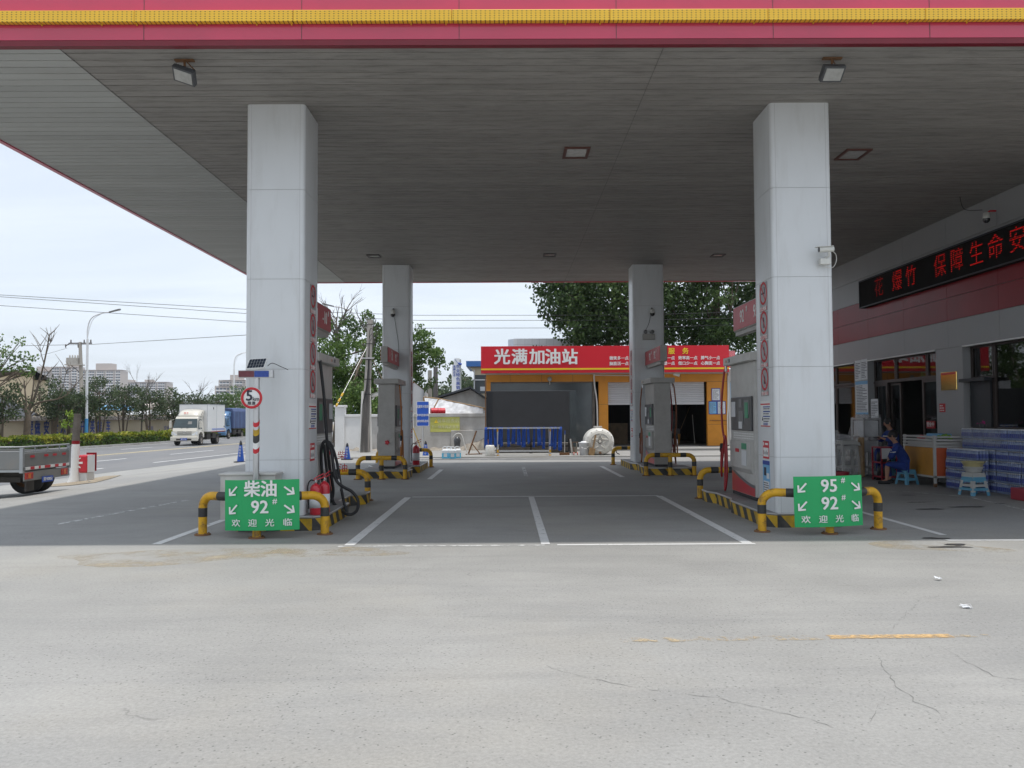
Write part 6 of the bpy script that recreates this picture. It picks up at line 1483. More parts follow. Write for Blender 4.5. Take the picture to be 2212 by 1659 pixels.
b = MB(); b.tube([GY(948, 861, 39.2), GY(929, 897, 38.9)], .03, 6); b.tube([GY(936, 884, 39.2), GY(944, 897, 38.9)], .02, 6); b.tube([A, B, C_], .03, 6); b.box(A.x - .05, A.x + .05, A.y, A.y + .1, 0, A.z); b.box(D.x - .1, D.x, D.y, D.y + .1, 0, C_.z); b.build('poles', 'wood', t, W=True)
for i, (px, lab) in enumerate(((938, 'red drum lying behind the grey wall, left one'), (953, 'red drum lying behind the grey wall, right one'))):
    p = GY(px, 889, 38.85); b = MB(); b.cyl((p.x - .16, p.y, p.z), (p.x + .16, p.y + .1, p.z), .17, n=16); b.cyl((p.x - .03, p.y, p.z), (p.x - .01, p.y, p.z), .178, n=16); b.box(p.x - .15, p.x + .15, p.y - .1, p.y + .1, 0, p.z - .165); tag(b.build('drum', 'ext_red'), lab, 'drum', 'red drums behind the wall')
t = thing('corrugated_fence', 'tall fence of pale corrugated metal sheets behind the wall', 'fence', (-5, 46, 0))
p0 = GY(893, 826, 42); p1 = GY(930, 856, 60); n = 40; b = MB(); v = []
for i in range(2 * n + 1):
    f = i / (2 * n); q = p0.lerp(p1, f); q.x += (.05 if i % 2 else -.05); zt = p0.z + (p1.z - p0.z) * f; v += [(q.x, q.y, 0), (q.x, q.y, zt)]
b.add(v, [(2 * i, 2 * i + 2, 2 * i + 3, 2 * i + 1) for i in range(2 * n)]); b.build('sheets', 'metal_white', t, W=True, solid=.01)
b = MB(); b.tube([p0 + Vector((0, 0, 0)), p1], .04, 6); b.build('rail', 'rust', t, W=True)
for i, (px, pty, r, m, lab) in enumerate(((928.5, 800, .17, 'concrete_pole', 'pale concrete post rising behind the corrugated fence'), (941, 793, .20, 'tile_grey', 'darker thick post to the right of the pale one behind the fence'))):
    q = GY(px, pty, 56 + i * 3); b = MB(); b.cyl((q.x, q.y, 0), (q.x, q.y, q.z), r, r * .8, n=10); tag(b.build('post', m), lab, 'post')
# gabled shed
t = thing('gabled_shed', 'pale mud-rendered shed with a dark single-pitch roof edge', 'shed', (-3, 48, 0)); SYd = 46.0
P0 = GY(944, 860, SYd); P1 = GY(1017, 838, SYd); P2 = GY(1056, 866, SYd)
b = MB(); M = Matrix(((1, 0, 0, 0), (0, 0, 1, SYd), (0, 1, 0, 0), (0, 0, 0, 1)))
b.prism([(P0.x, 0), (P2.x, 0), (P2.x, P2.z - .05), (P1.x, P1.z - .08), (P0.x, P0.z - .08)], 0, 6, 0, M); b.build('wall', 'stucco_grey', t, W=True)
b = MB()
for a, c in ((P0, P1), (P1, P2)):
    d = (c - a); e = a - d * .03; 
    b.add([(e.x, SYd - .35, e.z - .02), (c.x, SYd - .35, c.z - .02), (c.x, SYd + 6.2, c.z - .02), (e.x, SYd + 6.2, e.z - .02), (e.x, SYd - .35, e.z + .08), (c.x, SYd - .35, c.z + .08), (c.x, SYd + 6.2, c.z + .08), (e.x, SYd + 6.2, e.z + .08)], [(0, 3, 2, 1), (4, 5, 6, 7), (0, 1, 5, 4), (1, 2, 6, 5), (2, 3, 7, 6), (3, 0, 4, 7)])
b.build('roof', 'roof_dark', t, W=True)
# blue-roofed house
t = thing('blue_roof_house', 'narrow two-storey house with blue eaves left of the red sign', 'building', (-1.6, 50, 0)); y = 49.0
a = px2x(1024, y); c = px2x(1062, y)
b = MB(); b.box(a, c, y, y + 5, 0, GY(1030, 806, y).z); b.add([(a - .0, y, GY(1030, 806, y).z), (c, y, GY(1030, 806, y).z), (c, y, GY(1030, 792, y).z), (a - .25, y, GY(1030, 792, y).z)], [(0, 1, 2, 3)]); b.build('wall', 'beige_house', t, W=True)
b = MB(); z_ = GY(1030, 792, y).z; b.box(a - .45, c, y - .25, y + 5.2, z_, z_ + .32); b.build('roof', 'roof_blue', t, W=True)
p = GY(1028, 821, y); q = GY(1040, 850, y)
f_ = MB(); f_.box(p.x - .05, c - .2, y - .02, y + .04, q.z, p.z + .3); fo = f_.build('window', 'dark_glass', t, W=True)
b = MB(); b.box(a - .0, c, y - .06, y - .03, p.z - .02, p.z + .04); b.box(a - .02, a + .04, y - .06, y - .03, q.z - .4, p.z + .6); b.box(p.x + .25, p.x + .55, y - .03, y - .025, q.z + .15, q.z + .4); b.build('frame', 'metal_white', t, W=True)
# flat-topped pale building behind the sign
t = thing('flat_roof_building', 'pale tiled flat-roofed building peeping above the red sign', 'building', (3, 55, 0)); y = 52.0
a = px2x(1098, y); c = px2x(1255, y); z_ = GY(1150, 731.5, y).z
b = MB(); b.box(a + .4, c, y, y + 8, 0, z_ - .02); b.build('wall', 'wall_beige', t, W=True)
b = MB(); b.box(a + .35, c, y - .05, y + 8.1, z_ - .75, z_); b.prism([(a, y + .4), (a + .35, y - .05), (a + .35, y + 8)], z_ - .8, z_ - .02); b.build('parapet', 'metal_white', t, W=True)
b = MB()
for k in range(12): b.box(a + .6 + k * .45, a + .61 + k * .45, y - .054, y - .05, z_ - .75, z_)
b.box(a + .35, c, y - .054, y - .05, z_ - .36, z_ - .35); b.build('tile_joints', 'grey_metal', t, W=True)
# white pylon sign far behind
t = thing('pylon_sign', 'tall white pylon sign with two columns of blue characters', 'sign', (-5, 80, 0)); y = 80.0
a = GY(976, 774, y); c = GY(995.5, 774, y)
b = MB(); M = Matrix(((1, 0, 0, 0), (0, 0, 1, y), (0, 1, 0, 0), (0, 0, 0, 1))); w_ = c.x - a.x
b.prism([(a.x - .05, 0), (a.x + w_ * .86, 0), (a.x + w_ * .86, a.z), (a.x + .25, a.z), (a.x, a.z - .8)], 0, .5, 0, M); b.build('panel', 'metal_white', t, W=True)
b = MB(); b.box(a.x + w_ * .86, c.x, y + .1, y + .5, 0, a.z - .1); b.build('edge_post', 'sheet_metal', t, W=True)
for k, ch in enumerate('农业特色展销馆'): text(ch, .38, 'letter_blue', (GY(987, 0, y).x, y - .02, GY(987, 790 + k * 9.1, y).z - .1), '-Y', t, bold=.02)
for k, ch in enumerate('高碑店市'): text(ch, .27, 'letter_blue', (GY(979.5, 0, y).x, y - .02, GY(979, 790 + k * 6.4, y).z - .1), '-Y', t, bold=.02)
b = MB(); b.tube(curve([(a.x + .3, y - .02, a.z - .1), (a.x + .6, y - .02, a.z - .45), (a.x + .95, y - .02, a.z - .6)]), [.02] * 7 + [.10] * 6, 5); b.build('emblem', 'letter_blue', t, W=True)
# ------------------------------------------------------------------ trees
def leaf_cloud(clumps, size, rnd, per, flat=.7):
    """clumps: (centre, radius); leaf = bent pair of triangles"""
    V, Fc = [], []
    for c, r in clumps:
        for _ in range(max(3, int(per * (r ** 2)))):
            while True:
                p = Vector((rnd.uniform(-1, 1), rnd.uniform(-1, 1), rnd.uniform(-1, 1)))
                if .25 < p.length < 1: break
            p = c + Vector((p.x * r, p.y * r, p.z * r * flat)); s = size * rnd.uniform(.6, 1.4)
            a = Vector((rnd.gauss(0, 1), rnd.gauss(0, 1), rnd.gauss(0, .7))).normalized(); u = a.orthogonal().normalized(); w = a.cross(u); th = rnd.uniform(0, 6.28)
            u, w = u * math.cos(th) + w * math.sin(th), w * math.cos(th) - u * math.sin(th)
            i = len(V); V += [p - u * s * .5, p + w * s * .33, p + u * s * .5, p - w * s * .33 + a * s * .12]; Fc.append((i, i + 1, i + 2, i + 3))
    return V, Fc
def tree(name, lab, cat, base, trunk, clumps, leaf, size, per, seed, rt=.2, bark='bark', group=None, limbs=12, flat=.7, crown=True):
    """trunk: list of points; clumps in world space"""
    rnd = random.Random(seed); t = thing(name, lab, cat, base, group)
    b = MB(); n = len(trunk); b.tube(trunk, [rt * (1 - .6 * i / (n - 1)) for i in range(n)], 9)
    order = sorted(clumps, key=lambda q: -q[1])[:limbs]
    for c, r in order:
        k = rnd.randint(max(1, n // 2), n - 1); s = Vector(trunk[k]); m = s.lerp(c, .5) + Vector((rnd.uniform(-.1, .1), rnd.uniform(-.1, .1), -.08)) * (c - s).length
        r0 = rt * .38; b.tube(curve([s, m, c], 4), [r0 * (1 - .85 * i / 8) for i in range(9)], 6)
        for _ in range(2):
            e = c + Vector((rnd.uniform(-1, 1), rnd.uniform(-1, 1), rnd.uniform(-.5, 1))) * r * .8; b.tube([m, m.lerp(e, .6) + Vector((0, 0, .1)), e], [r0 * .45, r0 * .3, r0 * .1], 5)
    b.build('trunk', bark, t, W=True)
    if crown:
        V, Fc = leaf_cloud(clumps, size, rnd, per, flat); q = MB(); q.add(V, Fc); q.build('crown', leaf, t, W=True)
    return t
def ell_clumps(c, rx_, ry_, rz_, n, rr, rnd, shell=.55):
    o = []
    for _ in range(n):
        while True:
            p = Vector((rnd.uniform(-1, 1), rnd.uniform(-1, 1), rnd.uniform(-1, 1)))
            if shell < p.length < 1: break
        o.append((Vector(c) + Vector((p.x * rx_, p.y * ry_, p.z * rz_)), rr * rnd.uniform(.6, 1.3)))
    return o
rnd = random.Random(21)
cl = ell_clumps((6.6, 51, 10.2), 4.9, 4.5, 5.2, 150, 1.15, rnd, .05) + ell_clumps((3.6, 50.5, 10.0), 2.1, 2.5, 3.2, 34, .8, rnd, .1) + ell_clumps((5.2, 50, 6.9), 2.6, 2.0, 1.1, 34, .75, rnd, .1)
tree('poplar_tree', 'large dark green poplar rising behind the red sign, left of the right rear pillar', 'tree', (7, 52, 0), [(7, 52, 0), (7.1, 52, 3), (6.8, 51.7, 6), (6.6, 51.5, 9), (6.7, 51.3, 13)], cl, 'leaf_poplar', .21, 150, 31, .30, group='large poplars behind the car wash', limbs=26)
cl = ell_clumps((13.0, 52, 10.5), 5.2, 4.5, 5.5, 150, 1.15, rnd, .05) + ell_clumps((12.5, 50.5, 6.4), 4.3, 2.0, 1.2, 44, .75, rnd, .1)
tree('poplar_tree', 'large dark green poplar rising behind the red sign, right of the right rear pillar', 'tree', (13, 53, 0), [(13, 53, 0), (12.8, 53, 3), (13.1, 52.6, 6), (13.2, 52.4, 9), (13, 52.3, 13)], cl, 'leaf_poplar', .21, 150, 32, .30, group='large poplars behind the car wash', limbs=26)
p = GY(1167, 742, 49); cl = ell_clumps((p.x, 49.6, p.z - .4), .75, .6, .6, 12, .3, rnd, .1)
tree('small_tree', 'small feathery treetop just above the red sign near its middle', 'tree', (p.x, 49.6, 0), [(p.x, 49.6, 0), (p.x, 49.6, 3), (p.x, 49.6, p.z - .3)], cl, 'leaf_dark', .13, 260, 5, .08, limbs=6)
# trees behind the white wall
def scr(px, py, y): return GY(px, py, y)
cl = []
for px, py, r, y in ((704, 770, 1.0, 44), (722, 790, 1.1, 44), (738, 760, .8, 45), (700, 815, 1.1, 43.5), (730, 830, 1.2, 44), (755, 800, 1.0, 44.5), (712, 745, .7, 45), (700, 720, .5, 45), (706, 700, .4, 45), (748, 735, .6, 45), (724, 858, 1.2, 43), (765, 850, 1.2, 43.4), (700, 870, 1.0, 43), (745, 875, 1.1, 42.8), (775, 820, .9, 45), (785, 790, .8, 45.5), (690, 700, .4, 45), (680, 760, 1.0, 45), (670, 800, 1.1, 44.5), (680, 850, 1.1, 44), (665, 735, .7, 45)):
    for k in range(4): c = scr(px, py, y) + Vector((rnd.gauss(0, .5), rnd.gauss(0, .7), rnd.gauss(0, .35))); cl.append((c, r * rnd.uniform(.45, .75)))
tree('locust_tree', 'bright green leafy tree behind the white wall, left of the leaning pole', 'tree', (-9.1, 44.5, 0), [Vector((scr(722, 905, 44.3).x, 44.3, 0)), scr(735, 850, 44.3), scr(755, 815, 44.5), scr(772, 790, 44.8), scr(790, 755, 45)], cl, 'leaf_locust', .15, 420, 41, .16, group='leafy trees behind the white wall', limbs=7)
cl = []
for px, py, r, y in ((768, 705, .8, 48), (790, 720, .9, 48), (760, 730, .8, 48), (805, 745, 1.0, 48), (780, 760, .9, 48), (815, 700, .6, 48), (820, 770, 1.0, 47), (810, 800, 1.1, 46), (800, 840, 1.2, 44), (825, 860, 1.1, 43), (785, 872, 1.2, 42.5), (812, 882, 1.0, 42), (750, 712, .5, 48), (835, 720, .8, 48), (840, 800, 1, 48), (850, 760, 1, 48)):
    for k in range(4): c = scr(px, py, y) + Vector((rnd.gauss(0, .55), rnd.gauss(0, .7), rnd.gauss(0, .35))); cl.append((c, r * rnd.uniform(.42, .7)))
tree('locust_tree', 'darker green tree directly behind the leaning concrete pole', 'tree', (-7.6, 47.5, 0), [Vector((scr(812, 905, 47.5).x, 47.5, 0)), scr(812, 850, 47.5), scr(800, 800, 47.5), scr(790, 750, 47.5)], cl, 'leaf_locust', .15, 420, 42, .15, group='leafy trees behind the white wall', limbs=7)
cl = []
for px, py, r, y in ((905, 715, .5, 50), (915, 735, .8, 50), (900, 745, .9, 50), (930, 755, .8, 50), (940, 775, .6, 50), (950, 793, .45, 50), (915, 770, .9, 50), (895, 775, 1.0, 50), (895, 720, .9, 50), (905, 800, .7, 50), (922, 745, .7, 50), (890, 810, .9, 50), (870, 750, 1.1, 50), (875, 800, 1.1, 50), (912, 825, .6, 50), (880, 835, .8, 50), (936, 762, .6, 50)):
    for k in range(5): c = scr(px, py, y) + Vector((rnd.gauss(0, .38), rnd.gauss(0, .8), rnd.gauss(0, .26))); cl.append((c, r * rnd.uniform(.36, .6)))
tree('locust_tree', 'spreading green tree right of the left rear pillar, reaching out over the shed roofs', 'tree', (-6.2, 50.5, 0), [Vector((scr(872, 905, 50.5).x, 50.5, 0)), scr(874, 860, 50.5), scr(885, 815, 50.3), scr(900, 785, 50)], cl, 'leaf_locust', .16, 380, 43, .15, group='leafy trees behind the white wall', limbs=9)
def bare_tree(lab, base, trunk, seed, rt, spread, n=9, depth=3, bark='bark_grey', group=None, top=None):
    rd = random.Random(seed); t = thing('bare_tree', lab, 'bare tree', base, group); b = MB()
    k = len(trunk); b.tube(trunk, [rt * (1 - .5 * i / (k - 1)) for i in range(k)], 8)
    def grow(p, d, L_, r, dep):
        q = p + d * L_ * .5 + Vector((rd.uniform(-.06, .06), rd.uniform(-.06, .06), .03)) * L_; e = p + d * L_ + Vector((0, 0, .08 * L_))
        b.tube([p, q, e], [r, r * .75, r * .5], 5, caps=False)
        if dep:
            for _ in range(rd.randint(2, 3)):
                s = p.lerp(e, rd.uniform(.45, 1)); dd = (d + Vector((rd.uniform(-1, 1), rd.uniform(-1, 1), rd.uniform(-.3, .8))) * spread).normalized(); grow(s, dd, L_ * rd.uniform(.5, .8), r * .5, dep - 1)
    for i in range(n):
        s = Vector(trunk[rd.randint(max(1, k - 2), k - 1)]); a = rd.uniform(0, 6.28); d = Vector((math.cos(a) * .6, math.sin(a) * .5, rd.uniform(.6, 1.2))).normalized(); grow(s, d, (top or 2.0) * rd.uniform(.6, 1.1), rt * .42, depth)
    b.build('trunk', bark, t, W=True); return t
bare_tree('dead tree with bare twigs poking above the green tree by the diesel dispenser', (-9.3, 46, 0), [Vector((scr(748, 905, 46).x, 46, 0)), scr(752, 850, 46), scr(746, 800, 46), scr(735, 750, 46), scr(728, 715, 46)], 3, .15, .55, 7, 3, top=1.1)
bare_tree('dead branches standing beside the upper part of the leaning pole', (-7.5, 46.5, 0), [Vector((scr(800, 905, 46.5).x, 46.5, 0)), scr(803, 830, 46.5), scr(800, 770, 46.5), scr(806, 735, 46.5)], 8, .12, .55, 6, 3, top=1.0)
# distant green mass and trees
for i, (px, py, r, y) in enumerate(((945, 845, 2.4, 110), (965, 850, 2.4, 105), (1005, 820, 2.2, 120), (1012, 838, 2.4, 118), (1024, 845, 2.4, 118), (930, 842, 2.2, 112))):
    c = scr(px, py, y); cl = [(c + Vector((rnd.gauss(0, 1.0), rnd.gauss(0, 1), rnd.gauss(0, .8) - k * .12)), rnd.uniform(.8, 1.3)) for k in range(14)]
    tree('distant_tree', ['far green tree behind the shed, second from the left of its group', 'far green tree directly left of the white pylon sign', 'far green tree just right of the white pylon sign', 'far rounded tree between pylon sign and blue-roofed house', 'far tree partly behind the blue-roofed house', 'far green tree at the left end, next to the corrugated fence'][i], 'tree', (c.x, y, 0), [(c.x, y, 0), (c.x, y, c.z * .5), (c.x, y, c.z)], cl, 'leaf_dark', .45, 42, 50 + i, .18, group='far trees behind the shed', limbs=6)

# ------------------------------------------------------------------ street lamps and poles
def street_lamp(x, y, h, side, lab, z0=None, base_blue=True, arm=2.3):
    z0 = zg(x) if z0 is None else z0
    t = thing('street_lamp', lab, 'street lamp', (x, y, z0), 'curved street lamps along the road')
    b = MB(); b.cyl((0, 0, 2.0 if base_blue else 0), (0, 0, h * .80), .10, .075, 12); b.build('pole', 'metal_white', t)
    if base_blue: b = MB(); b.cyl((0, 0, 0), (0, 0, 2.0), .13, .12, 12); b.build('blue_base', 'lamp_blue', t)
    b = MB(); s = side; b.tube(curve([(0, 0, h * .79), (0, 0, h * .88), (s * .25, 0, h * .955), (s * .9, 0, h * .99), (s * 1.5, 0, h * 1.0)]), .045, 8); b.tube(curve([(0, 0, h * .8), (s * .12, 0, h * .88), (s * .4, 0, h * .95), (s * .9, 0, h * .985)]), .02, 6); b.build('arm', 'metal_white', t)
    b = MB(); M = Matrix.Translation((s * 1.5, 0, h * 1.0)) @ Matrix.Rotation(-s * rad(14), 4, 'Y'); b.prism([(0, -.07), (s * .75, -.14), (s * .85, 0), (s * .75, .14), (0, .07)] if s > 0 else [(0, .07), (s * .75, .14), (s * .85, 0), (s * .75, -.14), (0, -.07)], -.04, .05, 0, M); b.build('lamp_head', 'mid_panel', t, bevel=.015)
street_lamp(-29.6, 58.7, 9.5, 1, 'near street lamp with a blue base standing before the hedge')
street_lamp(px2x(506, 96), 96, 9.5, 1, 'farther white street lamp behind the blue lorry')
street_lamp(px2x(768.5, 57), 57, 9.15, -1, 'street lamp above the green trees, its arm pointing left', z0=0)
street_lamp(px2x(975, 150), 150, 7.0, -1, 'tiny far street lamp among the distant trees', z0=0, base_blue=False)
t = thing('transformer_pole', 'tall concrete power pole with crossarm and a transformer platform', 'pole', (px2x(175, 80), 80, -.4)); y = 80
c0 = GY(180, 940, y); c0.z = -.4; c1 = GY(173, 739, y)
b = MB(); b.tube([c0, c0.lerp(c1, .55), c1], [.24, .19, .14], 12); b.cyl((c0.x + .15, y + .3, -.4), (c1.x + .5, y + .3, c1.z - 3.8), .17, n=10); b.build('shaft', 'concrete_pole', t, W=True)
b = MB(); b.box(c1.x - 1.05, c1.x + 1.15, y - .1, y, c1.z - .18, c1.z - .06); b.tube([(c1.x - 1.0, y, c1.z - .12), (c1.x - 1.35, y, c1.z - .35)], .05, 6)
b.build('crossarm', 'tile_grey', t, W=True)
for xx in (-.85, .42, 1.05): b = MB(); b.lathe([(.001, .3), (.05, .28), (.07, .2), (.05, .14), (.08, .08), (.05, 0)], (c1.x + xx, y - .05, c1.z - .06), 8); b.build('insulator', 'tile_grey', t, W=True)
for xx in (-1.35, -.15, .75): b = MB(); b.lathe([(.001, 0), (.06, 0), (.07, -.12), (.05, -.2), (.06, -.3), (.001, -.36)], (c1.x + xx, y - .05, c1.z - .2), 8); b.build('hanging_insulator', 'tile_grey', t, W=True)
zt = c1.z - 2.15
b = MB(); b.box(c1.x - 1.05, c1.x - .05, y - .5, y + .3, zt, zt + .62); b.box(c1.x - 1.15, c1.x + .3, y - .6, y + .4, zt - .1, zt)
for k in range(4): b.lathe([(.07, 0), (.07, .22), (.04, .28), (.001, .3)], (c1.x - .9 + k * .25, y - .1, zt + .62), 8)
b.build('transformer', 'grey_metal', t, W=True)
b = MB(); b.tube([(c1.x - .8, y, zt - .1), (c1.x + .05, y, zt - .8)], .04, 6); b.build('strut', 'tile_grey', t, W=True)
# overhead wires
def wire(pts, lab, r=.012, k=8):
    P_ = [GY(*p) for p in pts]; o = []
    for i in range(len(P_) - 1):
        for j in range(k): f = j / k; q = P_[i].lerp(P_[i + 1], f); o.append(q)
    o.append(P_[-1]); b = MB(); b.tube(o, r, 4, caps=False); tag(b.build('overhead_wire', 'wire'), lab, 'wire', 'overhead wires crossing the sky')
wire([(-300, 610, 44), (0, 637, 45), (527, 668, 46), (900, 681, 47), (1370, 681, 47.5), (1640, 672, 46), (2400, 640, 44)], 'topmost of the wires crossing the sky behind the canopy', .013)
wire([(-300, 616, 44.5), (0, 641, 45.5), (527, 677, 46.5), (900, 692, 47), (1370, 692, 47.5), (1640, 686, 46), (2400, 660, 44)], 'second from the top of the wires crossing the sky behind the canopy', .013)
wire([(-300, 640, 45), (0, 660, 46), (527, 695.5, 47), (900, 709, 47.5), (1370, 708, 47.7), (1640, 700, 46), (2400, 690, 44)], 'third from the top of the wires crossing the sky behind the canopy', .013)
wire([(40, 747, 80), (143, 745, 80), (198, 744, 80), (527, 724, 62), (700, 712, 50)], 'wire passing over the transformer pole crossarm', .02)
wire([(40, 775, 92), (100, 765, 86), (145, 752, 80)], 'thin wire sloping down left of the transformer pole', .014)

# ------------------------------------------------------------------ roadside wall, hedge, trees
def wx(y): return rx(-33.0, y)
t = thing('roadside_wall', 'long beige wall with tiled coping and blue painted characters beyond the road', 'wall', (wx(60), 60, -.43))
d_ang = math.atan(RS)
def obox(b, y0, y1, dx0, dx1, z0, z1, mi=0):
    v = [(wx(y) + dx, y, z) for z in (z0, z1) for y in (y0, y1) for dx in (dx0, dx1)]; b.add(v, [(0, 2, 3, 1), (4, 5, 7, 6), (0, 1, 5, 4), (2, 6, 7, 3), (0, 4, 6, 2), (1, 3, 7, 5)], mi)
b = MB(); obox(b, 30, 120, -.2, 0, -.43, 1.45); b.build('wall', 'wall_beige', t, W=True)
b = MB()
b.add([(wx(y) + dx, y, z) for y in (30, 120) for dx, z in ((.28, 1.42), (.05, 1.66), (-.1, 1.72), (-.4, 1.46))], [(0, 1, 5, 4), (1, 2, 6, 5), (2, 3, 7, 6), (3, 0, 4, 7)]); b.build('tiled_coping', 'tile_grey', t, W=True)
b = MB(); y = 30.4
while y < 120: b.add([(wx(y) + .29, y, 1.44), (wx(y) + .06, y, 1.70), (wx(y + .12) + .06, y + .12, 1.70), (wx(y + .12) + .29, y + .12, 1.44)], [(0, 3, 2, 1)]); y += .35
b.build('roof_tiles', 'bark_grey', t, W=True)
for ch, px in zip('要做安全人不开英雄车', (68.7, 84, 103, 123, 139, 167, 181, 202, 217, 236)):
    p = None
    f = (px - 1097) / 1800; yy = (-33.0 - RS * 50) / (f - RS); 
    text(ch, 1.0, 'letter_blue', (wx(yy) + .02, yy, .88), '-Y', t, bold=.03, rot=(rad(90), 0, rad(90) - d_ang), sx=.62)
for s, yy in (('校训', 72.5), ('文化', 75.5)): text(s, .5, 'letter_blue', (wx(yy) + .02, yy, .6), '-Y', t, rot=(rad(90), 0, rad(90) - d_ang), sx=1.2)
# hedge
t = thing('hedge', 'long clipped hedge with golden green tips along the far kerb', 'hedge', (rx(-30, 60), 60, -.43)); rh = random.Random(77)
b = MB(); b.add([(rx(-30.45 + dx, y), y, z) for y in (34, 104) for dx, z in ((0, -.43), (0, .33), (.85, .33), (.85, -.43))], [(0, 4, 5, 1), (1, 5, 6, 2), (2, 6, 7, 3), (0, 1, 2, 3), (4, 7, 6, 5)]); b.build('stems', 'bark', t, W=True)
V = []; Fc = []; V2 = []; F2 = []
for _ in range(34000):
    y = rh.uniform(34, 104); side = rh.random(); bump = .06 * math.sin(y * 2.1) + .05 * math.sin(y * 5.3 + 1)
    if side < .5: x = -29.58 + rh.gauss(0, .05); z = -.40 + .82 * rh.random()
    else: x = -30.5 + rh.random() * .95; z = .38 + bump + rh.gauss(0, .05)
    x = rx(x, y); s = rh.uniform(.05, .12); c = Vector((x, y, z)); a = Vector((rh.gauss(.6, .6), rh.gauss(0, .7), rh.gauss(.5, .6))).normalized(); u = a.orthogonal().normalized(); w = a.cross(u)
    gold = z > .18 + .22 * math.sin(y * .9) * math.sin(y * .37 + 1) + rh.gauss(0, .08)
    (P_, Q_) = (V2, F2) if gold else (V, Fc); i = len(P_); P_ += [c - u * s, c + w * s * .7, c + u * s, c - w * s * .7]; Q_.append((i, i + 1, i + 2, i + 3))
b = MB(); b.add(V, Fc); b.build('green_foliage', 'leaf_hedge', t, W=True); b = MB(); b.add(V2, F2); b.build('golden_tips', 'leaf_golden', t, W=True)
# roadside trees between hedge and wall
def road_tree(px, hz, w, seed, lab, leaf='leaf_dark', stems=3, x0=-31.5, per=190, size=.15):
    f = (px - 1097) / 1800; y = (x0 - RS * 50) / (f - RS); x = rx(x0, y); rd = random.Random(seed)
    cl = ell_clumps((x, y, hz * .66 - .2), w, w, hz * .30, 46, .52, rd, .1); cl = [(c, r) for c, r in cl if abs(c.x - x) < w * (.35 + .65 * (c.z + .4) / hz * 1.3)]
    t = tree('roadside_tree', lab, 'tree', (x, y, -.43), [(x, y, -.43), (x + .05, y, hz * .3), (x, y, hz * .7)], cl, leaf, size, per, seed, .09, 'bark', 'small leafy trees in front of the roadside wall', limbs=12)
    b = MB()
    for k in range(stems): a = rd.uniform(-1, 1); b.tube([(x + a * .15, y, -.43), (x + a * .5, y, hz * .35), (x + a * w * .8, y, hz * .62)], [.06, .045, .02], 6)
    b.build('stem', 'bark', t, W=True); return t
for px, hz, w, sd, lab in ((8, 4.3, 1.3, 1, 'leafy roadside tree at the left edge of the photo'), (118, 4.6, 1.5, 2, 'leafy roadside tree between the pruned tree and the transformer pole'), (152, 3.9, 1.1, 3, 'leafy roadside tree just left of the transformer pole'), (186, 4.0, 1.2, 9, 'leafy roadside tree right behind the near street lamp'),
                     (217, 5.0, 1.35, 4, 'dense leafy roadside tree, first right of the near street lamp'), (268, 4.8, 1.5, 5, 'leafy roadside tree, second right of the near street lamp'), (325, 4.5, 1.3, 6, 'leafy roadside tree, third right of the near street lamp'), (376, 4.5, 1.3, 7, 'leafy roadside tree just left of the white lorry'), (418, 4.3, 1.9, 8, 'leafy roadside tree behind the white lorry, left one'),
                     (452, 4.2, 1.9, 10, 'leafy roadside tree behind the white lorry, right one'), (492, 4.4, 2.0, 11, 'green roadside tree above the cab of the blue lorry'), (524, 5.2, 2.2, 12, 'fresh green roadside tree at the pillar edge')):
    road_tree(px, hz, w, sd, lab, 'leaf_locust' if px > 480 else 'leaf_dark')
f = (58 - 1097) / 1800; yb = (-31.2 - RS * 50) / (f - RS); xb = rx(-31.2, yb)
def sp(px, py): return GY(px, py, yb)
t = thing('pruned_tree', 'pruned leafless tree with thick dark trunk and whitewashed foot', 'bare tree', (xb, yb, -.43)); b = MB()
b.tube([sp(58, 962), sp(59, 925), sp(61, 893), sp(55, 880)], [.25, .21, .2, .15], 10)
for pts, r in (([(58, 893), (52, 870), (46, 852), (41, 835)], .12), ([(57, 890), (56, 865), (54, 845), (53, 822)], .12), ([(60, 888), (66, 868), (70, 850), (73, 818)], .13), ([(62, 885), (76, 873), (100, 866), (125, 862), (145, 852), (163, 832)], .11), ([(62, 888), (74, 860), (83, 830), (95, 785), (104, 740), (108, 720)], .13), ([(95, 785), (89, 765), (86, 745)], .05), ([(100, 765), (106, 745), (112, 735)], .04), ([(83, 830), (97, 815), (108, 800)], .05), ([(55, 885), (46, 880), (38, 862)], .08), ([(62, 898), (75, 885), (86, 868), (84, 850)], .09), ([(125, 862), (135, 845), (140, 815), (148, 790)], .05)):
    P_ = [sp(*p) for p in pts]; k = len(P_); r = r * .72; b.tube(curve(P_, 3), [r * (1 - .75 * i / ((k - 1) * 3)) for i in range((k - 1) * 3 + 1)], 7)
    rd = random.Random(int(pts[-1][0])); 
    for _ in range(5): q = P_[-1].lerp(P_[-2], rd.random()); e = q + Vector((rd.uniform(-.8, .8), rd.uniform(-.3, .3), rd.uniform(.3, 1.3))); b.tube([q, q.lerp(e, .5) + Vector((.05, 0, 0)), e], [.025, .018, .008], 4)
b.build('trunk', 'bark', t, W=True)
b = MB(); b.tube([sp(58, 963), sp(58.3, 948)], [.265, .245], 12); b.build('whitewash', 'letter_white', t, W=True)
